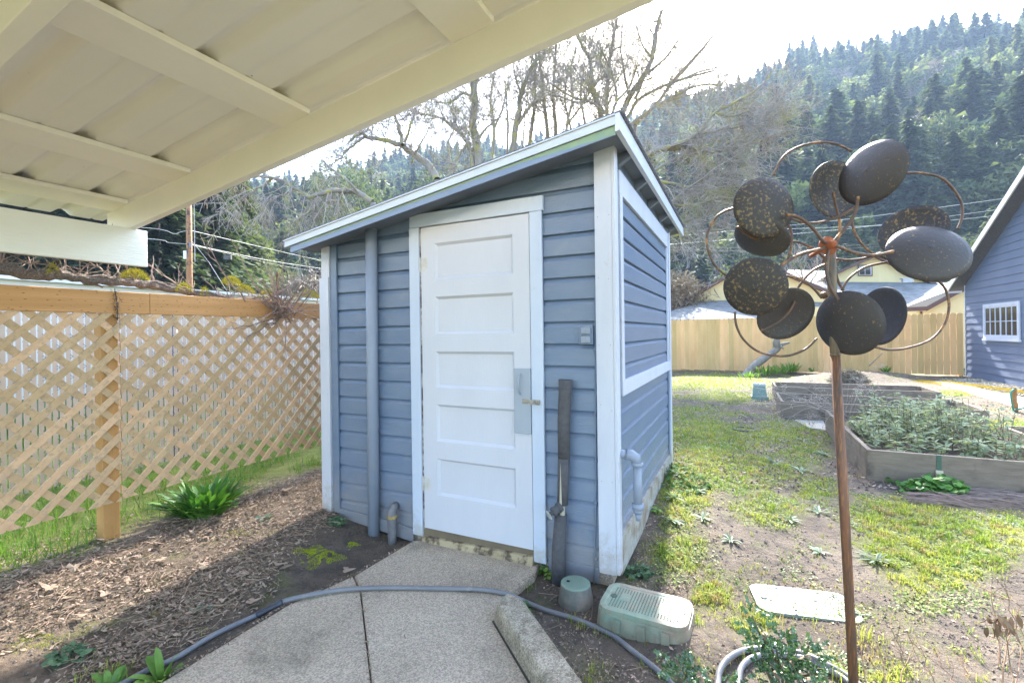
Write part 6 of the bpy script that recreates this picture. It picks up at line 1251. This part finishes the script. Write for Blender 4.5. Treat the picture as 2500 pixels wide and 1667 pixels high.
def straps(n_, L, W, spr, up=1.0, segs=6, droop=.5, cr_=.08):
    def f(t, c):
        for i in range(n_):
            an = random.uniform(0, 6.28); tilt = random.random() ** .7 * spr; d = Vector((math.cos(an) * tilt, math.sin(an) * tilt, up)).normalized(); o = c + Vector((math.cos(an), math.sin(an), 0)) * random.uniform(0, cr_)
            sh_ = lambda q: .35 + .75 * math.sin(math.pi * min(.92, .12 + q * .8)) if q < 1 else 0
            out = Vector((math.cos(an), math.sin(an), 0)); Lk = L * random.uniform(.55, 1.15); side = d.cross(out if tilt > .05 else Vector((1, 0, 0)));
            if side.length < .01: side = Vector((-math.sin(an), math.cos(an), 0))
            side.normalize(); vs, fs = [], []; p = Vector(o); dd = Vector(d); w_ = W * random.uniform(.7, 1.15); ti = random.random()
            for k in range(segs + 1):
                q = k / segs; ww = w_ * .5 * sh_(q) if k < segs else .0006; vs += [p - side * ww + Z * ww * .35, p.copy(), p + side * ww + Z * ww * .35]; dd = (dd + out * droop * .14 * (.5 + q) - Z * droop * .30 * q * (.4 + tilt)).normalized(); p = p + dd * Lk / segs
            for k in range(segs): a = k * 3; fs += [(a, a + 1, a + 4, a + 3), (a + 1, a + 2, a + 5, a + 4)]
            t.add(vs, fs, tint=ti)
    return f
q = onG(503, 1258, -.01); o = plant('strap_leaf_clump', 'lush clump of glossy dark green strap leaves beside the cedar post', 'plant', q, straps(210, .27, .036, 1.05, .95, droop=.5, cr_=.13), STR)
for p_ in o.data.polygons: p_.use_smooth = True
q = onG(395, 1665, -.01); plant('dock_plant', 'bright green broad leaved weed at the edge of the walk', 'plant', q, straps(11, .13, .038, .9, .8, droop=.5, cr_=.02), LG)
q = onG(270, 1690, -.01); plant('dock_plant', 'small leafy weed at the very bottom left of the photo', 'plant', q, straps(9, .10, .035, .8, .8, droop=.5, cr_=.02), LG)
def rosette(n_, L, W, flat=.25):
    return straps(n_, L, W, 1.6, flat, segs=4, droop=.35, cr_=.01)
ROS = [(1640, 1270, 17, .10, .018, 'pale grey-green weed rosette nearest the drain elbow'), (1715, 1263, 14, .08, .014, None), (1785, 1318, 16, .08, .013, None), (1925, 1268, 16, .09, .014, None), (2003, 1348, 14, .07, .016, 'weed rosette left of the rusty pole above the pale valve lid'), (2140, 1368, 22, .12, .013, 'large spidery pale rosette right of the rusty pole'), (1700, 1200, 14, .08, .02, None), (1660, 1160, 16, .09, .02, None), (1645, 1215, 14, .09, .02, None), (1890, 1130, 16, .11, .016, None), (1955, 1150, 14, .11, .018, None), (2010, 1110, 14, .11, .02, None), (1960, 1075, 14, .11, .02, None), (1850, 1065, 14, .10, .02, None), (2000, 1250, 12, .08, .02, None), (2100, 1500, 9, .05, .01, None)]
for x, y, n_, L, W, lb in ROS:
    c = onG(x, y, .004); plant('weed_rosette', lb or 'flat grey-green weed rosette growing in the patchy lawn', 'weed', c, rosette(n_, L, W), GG, 'weed rosettes in the lawn')
def leafy(n_, rx, ry, hh, L, W):
    def f(t, c):
        for i in range(n_):
            an = random.uniform(0, 6.28); r_ = math.sqrt(random.random()); p = c + Vector((math.cos(an) * rx * r_, math.sin(an) * ry * r_, random.random() * hh * (1.15 - r_ * .7))); an2 = an + random.gauss(0, .9)
            t.leaf(p, Vector((math.cos(an2), math.sin(an2), random.uniform(-.3, .7))), Vector((random.gauss(0, .5), random.gauss(0, .5), 1)), L * random.uniform(.6, 1.3), W * random.uniform(.7, 1.2), tint=random.random(), segs=3, bend=random.uniform(0, .5), shape=lambda q: math.sin(math.pi * min(.95, .12 + .8 * q)) ** .6)
            if random.random() < .25: t.tube([c + (p - c) * .1, p], .0009, 3, cap=False, tint=.3)
    return f
for (x, y, n_, rx, ry, hh, L, W, m_, nm_, lb) in ((822, 1278, 90, .07, .05, .05, .026, .022, SOR, 'sorrel_plant', 'low blue-green sorrel at the foot of the left shed corner'), (1338, 1402, 60, .06, .06, .06, .022, .02, LG, 'seedling_patch', 'light green seedlings between the walk and the pipe'), (1558, 1400, 170, .085, .06, .05, .025, .018, SOR, 'mint_patch', 'leafy grey-green patch at the right shed corner'), (1275, 1485, 60, .035, .06, .05, .02, .018, STR, 'seedling_patch', 'dark seedlings beside the end of the curb'), (1605, 1250, 22, .03, .03, .05, .03, .02, LG, 'seedling_patch', 'small green weed under the drain elbow'), (2285, 1200, 300, .24, .12, .14, .06, .055, STR, 'leafy_weed', 'round leaved green weed at the foot of the sage bed'), (2180, 1178, 40, .05, .05, .08, .04, .03, STR, 'leafy_weed', 'small leafy weed near the sage bed corner'), (2155, 1050, 80, .12, .12, .22, .05, .04, STR, 'leafy_weed', 'dark leafy clump in the far left corner of the sage bed'),
    (1650, 1165, 300, .22, .45, .06, .04, .03, STR, 'ground_ivy', 'dark weeds crowding the shade strip along the shed side wall'), (495, 1490, 30, .05, .03, .03, .02, .016, GG, 'seedling_patch', 'grey-green seedlings on the dark soil left of the coupling'), (170, 1610, 60, .07, .05, .06, .03, .025, SOR, 'seedling_patch', 'loose weed seedlings at the lower left'), (645, 1265, 12, .04, .02, .01, .05, .03, GG, 'seedling_patch', 'pale fallen green leaves right of the strap leaf clump')):
    c = onG(x, y, 0) if nm_ != 'ground_ivy' else onG(x, y, 0)
    plant(nm_, lb, 'weed', c, leafy(n_, rx, ry, hh, L, W), IVY if nm_ == 'ground_ivy' else m_)
def mossy(n_, rx, ry, h):
    def f(t, c):
        for i in range(n_):
            an = random.uniform(0, 6.28); r_ = math.sqrt(random.random()) * (1 + .3 * math.sin(an * 3 + 1) + .15 * math.sin(an * 7)); x, y = c.x + math.cos(an) * rx * r_, c.y + math.sin(an) * ry * r_
            if noise.noise(Vector((x * 18, y * 18, 2))) < -.32: continue
            p = Vector((x, y, H(x, y) + max(0, h * (1 - min(1, r_) ** 2)))); t.leaf(p, Vector((random.gauss(0, .6), random.gauss(0, .6), 1)), rv_(), random.uniform(.005, .011), .004, tint=random.random(), segs=1)
    return f
for x, y, n_, rx, ry, h, lb in ((782, 1355, 5200, .115, .105, .016, 'large bright yellow-green moss cushion left of the walk'), (862, 1330, 700, .04, .03, .01, 'small bright moss cushion nearest the shed'), (735, 1345, 700, .06, .04, .004, 'thin yellow moss film left of the large cushion'), (585, 1300, 700, .10, .06, .003, 'faint moss film in the litter near the strap leaf clump'), (1525, 1540, 500, .06, .02, .006, 'dull moss strip in front of the raised valve box'), (1705, 1385, 500, .05, .04, .008, 'yellow moss cushion left of the pale valve lid'), (2120, 1480, 400, .03, .03, .01, 'golden moss bump right of the rusty pole'), (380, 1500, 300, .03, .02, .004, 'tiny moss spot in the leaf litter'), (85, 1565, 700, .09, .06, .003, 'mossy film at the lower left corner'), (1960, 1095, 500, .07, .06, .01, 'brownish gold moss cushion between the lawn and the sage bed'), (1740, 1500, 900, .16, .09, .003, 'yellow moss film on the bare soil above the holly')):
    c = onG(x, y, 0); plant('moss_patch', lb, 'moss', c, mossy(n_, rx, ry, h), MOSS2 if 'bright' in lb or 'film' in lb else MOSS)
c = onG(2400, 945, 0); pm = MB()
for i in range(5000):
    x_ = random.uniform(2225, 2560); yy = 922 + (x_ - 2225) * .13 + abs(random.gauss(0, 3)) - (2 if x_ > 2300 else -4); q = G(x_, yy, .02); pm.leaf(q + Z * random.uniform(0, .02), Vector((random.gauss(0, .6), random.gauss(0, .6), 1)), rv_(), .03, .02, tint=random.random(), segs=1)
tag(pm.build('moss_strip', mat('orange_moss', (.42, .27, .015), (.34, .30, .02), 3, rough=.9, bump=0, tint=.2, trans=.3), recalc=False), 'orange and yellow moss along the edge of the garage path', 'moss')
# sage in the near bed
sg_ = MB(); stw = MB()
for i in range(330):
    a = random.uniform(aA - 1.22, aA - .14); b = random.uniform(bA + .22, bA2 - .12)
    if a > aA - .35 and b > bA2 - .7: continue
    c = S(a, b, .19); h = random.uniform(.12, .34) * (1.1 if b > bA + .4 else .6) * (1.25 if a < aA - .4 else .8); d = Vector((random.gauss(0, .25), random.gauss(0, .25), 1)).normalized(); stw.tube([c, c + d * h * .5, c + d * h], .003, 4, cap=False, tint=random.random())
    for k in range(random.randint(11, 17)):
        t_ = random.uniform(.25, 1.03); p = c + d * h * t_; an = random.uniform(0, 6.28); sg_.leaf(p, Vector((math.cos(an), math.sin(an), random.uniform(-.1, .8))), Vector((random.gauss(0, .4), random.gauss(0, .4), 1)), random.uniform(.045, .095), random.uniform(.016, .028), tint=random.random(), segs=3, bend=random.uniform(0, .5))
sr = empty('sage_plant', S(aA - .7, bA + 1, .19), 'broad grey-green sage bush filling the nearest raised bed', 'sage bush'); sg_.build('foliage', SAGE, sr, recalc=False); stw.build('stems', mat('sage_stems', (.16, .12, .09), (.25, .2, .14), 5, bump=0, tint=.3), sr, recalc=False)
# dried fennel-like stalks
c = P(2065, 1030, 6.15); c.z = .2; ds = MB()
for i in range(34):
    s_ = -1 if random.random() < .6 else 1; tx = random.uniform(1790, 2010) if s_ < 0 else random.uniform(2080, 2160); ty = random.uniform(900, 1050) if s_ < 0 else random.uniform(890, 1000)
    e_ = P(tx, ty, 6.1 + random.uniform(-.5, .5)); mid = c.lerp(e_, .5) + Z * random.uniform(.06, .22) + rv_(.05); pts_ = spline([c + rv_(.08), mid, e_], 4); ds.tube(pts_, random.uniform(.0012, .0026), 3, cap=False, tint=random.random())
    for k in range(random.randint(8, 16)): p = pts_[-1 - random.randint(0, 2)]; e2 = p + rv_(.06); ds.tube([p, e2], .0013, 3, cap=False, tint=.9); lump(ds, e2, .008, .8)
tag(ds.build('dried_stalks', mat('bleached_stalks', (.42, .34, .27), (.34, .27, .21), 4, rough=.8, bump=0, tint=.25), recalc=False), 'bleached dry seed stalks fanning out of the sage bed corner', 'dry plant')
# clumps, heap and brush at the back fence
def clumpat(x, y, n_, L, W, spr, lb, m_=LG, up=1.0, cr_=.12): return plant('leaf_clump', lb, 'plant', G(x, y, .05), straps(n_, L, W, spr, up, segs=4, droop=.4, cr_=cr_), m_)
for x, y, n_, L, lb, cr_ in ((1928, 908, 90, .34, 'big clump of green spring leaves in front of the cedar fence', .25), (1868, 914, 70, .30, 'low spring leaf clump right of the leaning log', .35), (1830, 920, 40, .2, 'spring leaves at the foot of the leaning log', .3), (1898, 912, 50, .28, 'middle spring leaf clump by the fence', .3), (1996, 892, 60, .26, 'small round leaf clump left of the rusty pole at the fence', .10), (1982, 908, 20, .16, 'tiny green sprout in front of the fence bed', .05), (2162, 912, 40, .26, 'bright sprout right of the clippings heap', .05), (2185, 905, 14, .22, 'thin sprout beside the fence near the heap', .05), (2118, 899, 16, .12, 'green sprout on top of the heap', .05)):
    clumpat(x, y, n_, L, .03, .9, lb, cr_=cr_)
def heap(x0, x1, ytop, ybot, label, m_, n_, L, W, name):
    c0 = G((x0 + x1) / 2, ybot, .05); k = c0.y / F; rx = (x1 - x0) / 2 * k; hgt = (ybot - ytop) * k * .95; c0.y += rx * .6; hb = MB(); core = MB(); vs = []; sg2, rg2 = 18, 6
    for i in range(rg2 + 1):
        for j in range(sg2): an = 2 * math.pi * j / sg2; f_ = i / rg2; n1 = 1 + .25 * noise.noise(Vector((math.cos(an) * 2, math.sin(an) * 2, f_ * 3))); vs.append(c0 + Vector((math.cos(an) * rx * f_ * n1 * .9, math.sin(an) * rx * .6 * f_ * n1, hgt * .85 * (1 - f_ ** 2) - .1)))
    core.add(vs, [(i * sg2 + j, i * sg2 + (j + 1) % sg2, (i + 1) * sg2 + (j + 1) % sg2, (i + 1) * sg2 + j) for i in range(rg2) for j in range(sg2)])
    for i in range(n_):
        an = random.uniform(0, 6.28); f_ = math.sqrt(random.random()); p = c0 + Vector((math.cos(an) * rx * f_ * .95, math.sin(an) * rx * .6 * f_, max(-.05, hgt * (.88 * (1 - f_ ** 2))) + random.uniform(-.02, .03))); hb.leaf(p, Vector((random.gauss(0, 1), random.gauss(0, 1), random.gauss(-.1, .4))), rv_(), L * random.uniform(.5, 1.5), W, tint=random.random(), segs=2, bend=.3)
    r = empty(name, (c0.x, c0.y, 0), label, 'heap'); core.build('core', BEDSOIL, r, recalc=False); hb.build('clippings', m_, r, recalc=False)
heap(2052, 2118, 880, 908, 'grey-green heap of clippings in front of the cedar fence', leafgreen('dull_clippings', (.17, .22, .11), (.24, .27, .16), .2), 2600, .07, .012, 'clippings_heap')
heap(2045, 2142, 904, 936, 'tangled grey-brown heap of old stems in front of the clippings', mat('old_stems', (.20, .17, .13), (.28, .25, .17), 3, bump=0, tint=.5), 3000, .10, .012, 'brush_heap')
heap(2100, 2160, 885, 905, 'brown brush pile behind the heap', mat('brown_brush', (.22, .16, .12), (.3, .23, .18), 3, bump=0, tint=.4), 1500, .12, .008, 'brush_heap')
t = MB(); t.tube([P(2122, 893, 13.2), P(2135, 880, 13.2), P(2155, 862, 13.2), P(2140, 868, 13.1)], [.02, .015, .008, .004], 5); tag(t.build('dry_branch', STRAW), 'pale dry branch sticking up from the brush pile', 'branch')
rb = MB()
for i in range(420):
    p = G(random.uniform(2200, 2560), random.uniform(1195, 1225) + 6); an = random.gauss(-.45, .35); L = random.uniform(.08, .4); z = H(p.x, p.y) + random.uniform(.0, .04); rb.tube([Vector((p.x, p.y, z)), Vector((p.x + math.cos(an) * L * .5, p.y + math.sin(an) * L * .5, z + random.uniform(0, .02))), Vector((p.x + math.cos(an) * L, p.y + math.sin(an) * L, z))], random.uniform(.0015, .004), 3, cap=False, tint=random.random())
tag(rb.build('twig_litter', TWIG, recalc=False), 'dark twigs raked along the foot of the sage bed', 'twigs', kind='stuff')
# ---------------- holly sprouts ----------------
def hollyleaf(t, p, d, n_, L):
    d = Vector(d).normalized(); side = Vector(n_).cross(d)
    if side.length < .01: side = d.orthogonal()
    side.normalize(); nn = d.cross(side); ti = random.random(); outl = [(0, .04), (.14, .20), (.24, .42), (.34, .20), (.46, .26), (.55, .46), (.64, .20), (.74, .22), (.82, .36), (.88, .10), (1.0, .0)]; W = L * .62; cup_ = random.uniform(.15, .45)
    L_ = [p + d * (L * x) + side * (W * y) + nn * (W * y * cup_ + L * .08 * math.sin(x * 9)) for x, y in outl]; R_ = [p + d * (L * x) - side * (W * y) + nn * (W * y * cup_ + L * .08 * math.sin(x * 9 + 1)) for x, y in outl]; M_ = [p + d * (L * x) for x, _ in outl]; k = len(outl)
    t.add(L_ + M_ + R_, [(i, i + 1, k + i + 1, k + i) for i in range(k - 1)] + [(k + i, k + i + 1, 2 * k + i + 1, 2 * k + i) for i in range(k - 1)], tint=ti)
def holly(root_xy, blobs, label, stumps):
    b0 = onG(*root_xy, 0); r = empty('holly_bush', b0, label, 'holly'); lf3, stm = MB(), MB()
    for (x, y, dep, rad, n_) in blobs:
        c = P(x, y, dep); c.z = max(c.z, H(c.x, c.y) + .03); stm.tube(spline([b0, b0.lerp(c, .5) + rv_(.02), c], 3), [.006, .0055, .005, .0045, .004, .004, .003][:7], 5)
        for i in range(int(n_ * .75)):
            p = c + Vector((random.gauss(0, 1), random.gauss(0, 1), random.gauss(0, .9))) * rad * .5; p.z = max(p.z, H(p.x, p.y) + .005); d = (p - c).normalized() + Vector((0, 0, .35)) + rv_(.6); hollyleaf(lf3, p, d, rv_(.6) + Z * .8 - Vector((0, .5, 0)), random.uniform(.030, .052))
    lf3.build('foliage', HOL, r, recalc=False); stm.build('stems', mat('holly_stem', (.10, .11, .06), (.15, .13, .08), 8, bump=.1), r)
    t = MB()
    for (p0, p1, rr0) in stumps: t.tube([p0, p0.lerp(p1, .5) + rv_(.003), p1], [rr0, rr0 * .9, rr0], 9)
    t.build('cut_stump', mat('cut_branch', (.36, .26, .18), (.22, .16, .11), 9, rough=.8, bump=.4), r)
holly((1905, 1700), [(1850, 1520, 1.80, .05, 16), (1835, 1500, 1.80, .03, 8), (1860, 1560, 1.78, .05, 18), (1895, 1585, 1.76, .06, 28), (1930, 1575, 1.78, .055, 26), (1960, 1600, 1.76, .055, 26), (1905, 1620, 1.72, .07, 40), (1875, 1640, 1.70, .06, 28), (1945, 1625, 1.72, .06, 26), (1900, 1660, 1.68, .07, 36), (1985, 1645, 1.72, .05, 16), (2020, 1655, 1.72, .05, 14), (1860, 1600, 1.76, .05, 18), (1975, 1575, 1.80, .035, 8)],
      'large glossy spiny holly sprout over the hose loops at the bottom', [(P(1873, 1600, 1.78), P(1867, 1545, 1.78), .011), (P(1925, 1622, 1.74), P(1978, 1602, 1.74), .010), (P(1905, 1700, 1.70), P(1897, 1640, 1.72), .014), (P(1950, 1665, 1.70), P(2010, 1655, 1.72), .010)])
holly((1690, 1720), [(1650, 1625, 1.72, .045, 20), (1680, 1635, 1.72, .045, 20), (1665, 1655, 1.70, .045, 18), (1755, 1680, 1.66, .04, 12), (1790, 1672, 1.68, .04, 10)], 'small holly sprout at the bottom between the hoses', [(P(1722, 1680, 1.68), P(1708, 1650, 1.70), .009)])
# ---------------- dead weeds at the lower right ----------------
dw = MB()
for (x, y, dep, tx, ty) in ((2470, 1690, 1.5, 2455, 1530), (2480, 1700, 1.5, 2500, 1560), (2440, 1660, 1.6, 2490, 1480), (2380, 1690, 1.55, 2330, 1590), (2300, 1700, 1.6, 2230, 1560), (2350, 1690, 1.6, 2290, 1600), (2240, 1690, 1.62, 2180, 1540), (2440, 1620, 1.7, 2420, 1450), (2500, 1600, 1.6, 2450, 1440), (2500, 1480, 1.8, 2400, 1440), (2180, 1700, 1.6, 2140, 1570), (2120, 1680, 1.7, 2090, 1530), (2200, 1660, 1.7, 2230, 1570), (2500, 1400, 2.0, 2440, 1380)):
    p0, p1 = P(x, y, dep), P(tx, ty, dep + .12); pts_ = [p0.lerp(p1, i / 6) + rv_(.008) for i in range(7)]; dw.tube(pts_, [.0026 * (1 - .1 * i) for i in range(7)], 4, tint=random.random())
    for p in pts_[2:]: wander(p, (p1 - p0).normalized() + rv_(.9), random.uniform(.05, .13), .0013, dw, 4, .35, 1, 1, sides=3)
for i in range(26):
    q = P(random.gauss(2440, 26), random.gauss(1520, 18), 1.62); dw.leaf(q, Vector((random.gauss(0, .4), random.gauss(0, .4), -1)), rv_(), random.uniform(.03, .055), .016, tint=random.random() * .5, segs=3, bend=.4)
tag(dw.build('dead_weeds', mat('dead_weed_stems', (.32, .20, .12), (.22, .14, .09), 9, rough=.8, bump=.1, tint=.35), recalc=False), 'tangle of dead brown weed stems at the lower right', 'dead weeds')
for x, y, r_, lb in ((1868, 1387, .014, 'small grey stone above the pale valve lid'), (1910, 1388, .013, 'small black clod above the pale valve lid'), (1943, 1488, .009, 'brown pebble lying on the pale valve lid'), (1894, 1425, .007, 'tiny stone on the far edge of the pale valve lid'), (1622, 1618, .012, 'grey stone half sunk left of the small holly')):
    q = onG(x, y, .004 if 'lid' not in lb or 'above' in lb else .03); t = MB(); vs = []
    for i in range(5):
        for j in range(8): ph = math.pi * (i + .5) / 5; an = 2 * math.pi * j / 8; vs.append(q + Vector((math.sin(ph) * math.cos(an), math.sin(ph) * math.sin(an) * .8, math.cos(ph) * .6)) * r_ * random.uniform(.85, 1.1))
    t.add(vs, [(i * 8 + j, i * 8 + (j + 1) % 8, (i + 1) * 8 + (j + 1) % 8, (i + 1) * 8 + j) for i in range(4) for j in range(8)] + [tuple(range(8)), tuple(range(32, 40))]); tag(t.build('stone', mat('black_clod', (.03, .025, .02)) if 'black' in lb else mat('grey_stone', (.30, .28, .25), (.2, .18, .16), 40, bump=.4), smooth=True), lb, 'stone')
t = MB(); p0, p1 = onG(1651, 1548, .01), onG(1702, 1522, .03); t.tube([p0, p0.lerp(p1, .5) + Z * .004, p1], .003, 5); tag(t.build('stick', TWIG), 'short stick leaning on the raised valve box corner', 'stick')

sc_ = MB()
for (x0, y0, x1, y1, w_) in ((945, 1378, 1015, 1342, .010), (940, 1368, 990, 1372, .012), (965, 1380, 1003, 1366, .014), (985, 1362, 1020, 1350, .006), (1035, 1358, 1050, 1362, .008), (950, 1372, 968, 1360, .008)):
    p0, p1 = G(x0, y0, .0012), G(x1, y1, .0012)
    for k in range(26): t0 = random.random(); q = p0.lerp(p1, t0) + Vector((random.gauss(0, w_ * .5), random.gauss(0, w_ * .5), 0)); sc_.leaf(q, (p1 - p0) + rv_(.02), Z, random.uniform(.01, .03), .003, segs=1)
for v in range(len(sc_.v)): sc_.v[v] = (sc_.v[v][0], sc_.v[v][1], .0015)
o = sc_.build('paint_scuff', mat('white_scuff', (.75, .75, .78), bump=0), recalc=False); tag(o, 'faint white paint scuff on the concrete in front of the door', 'paint mark')
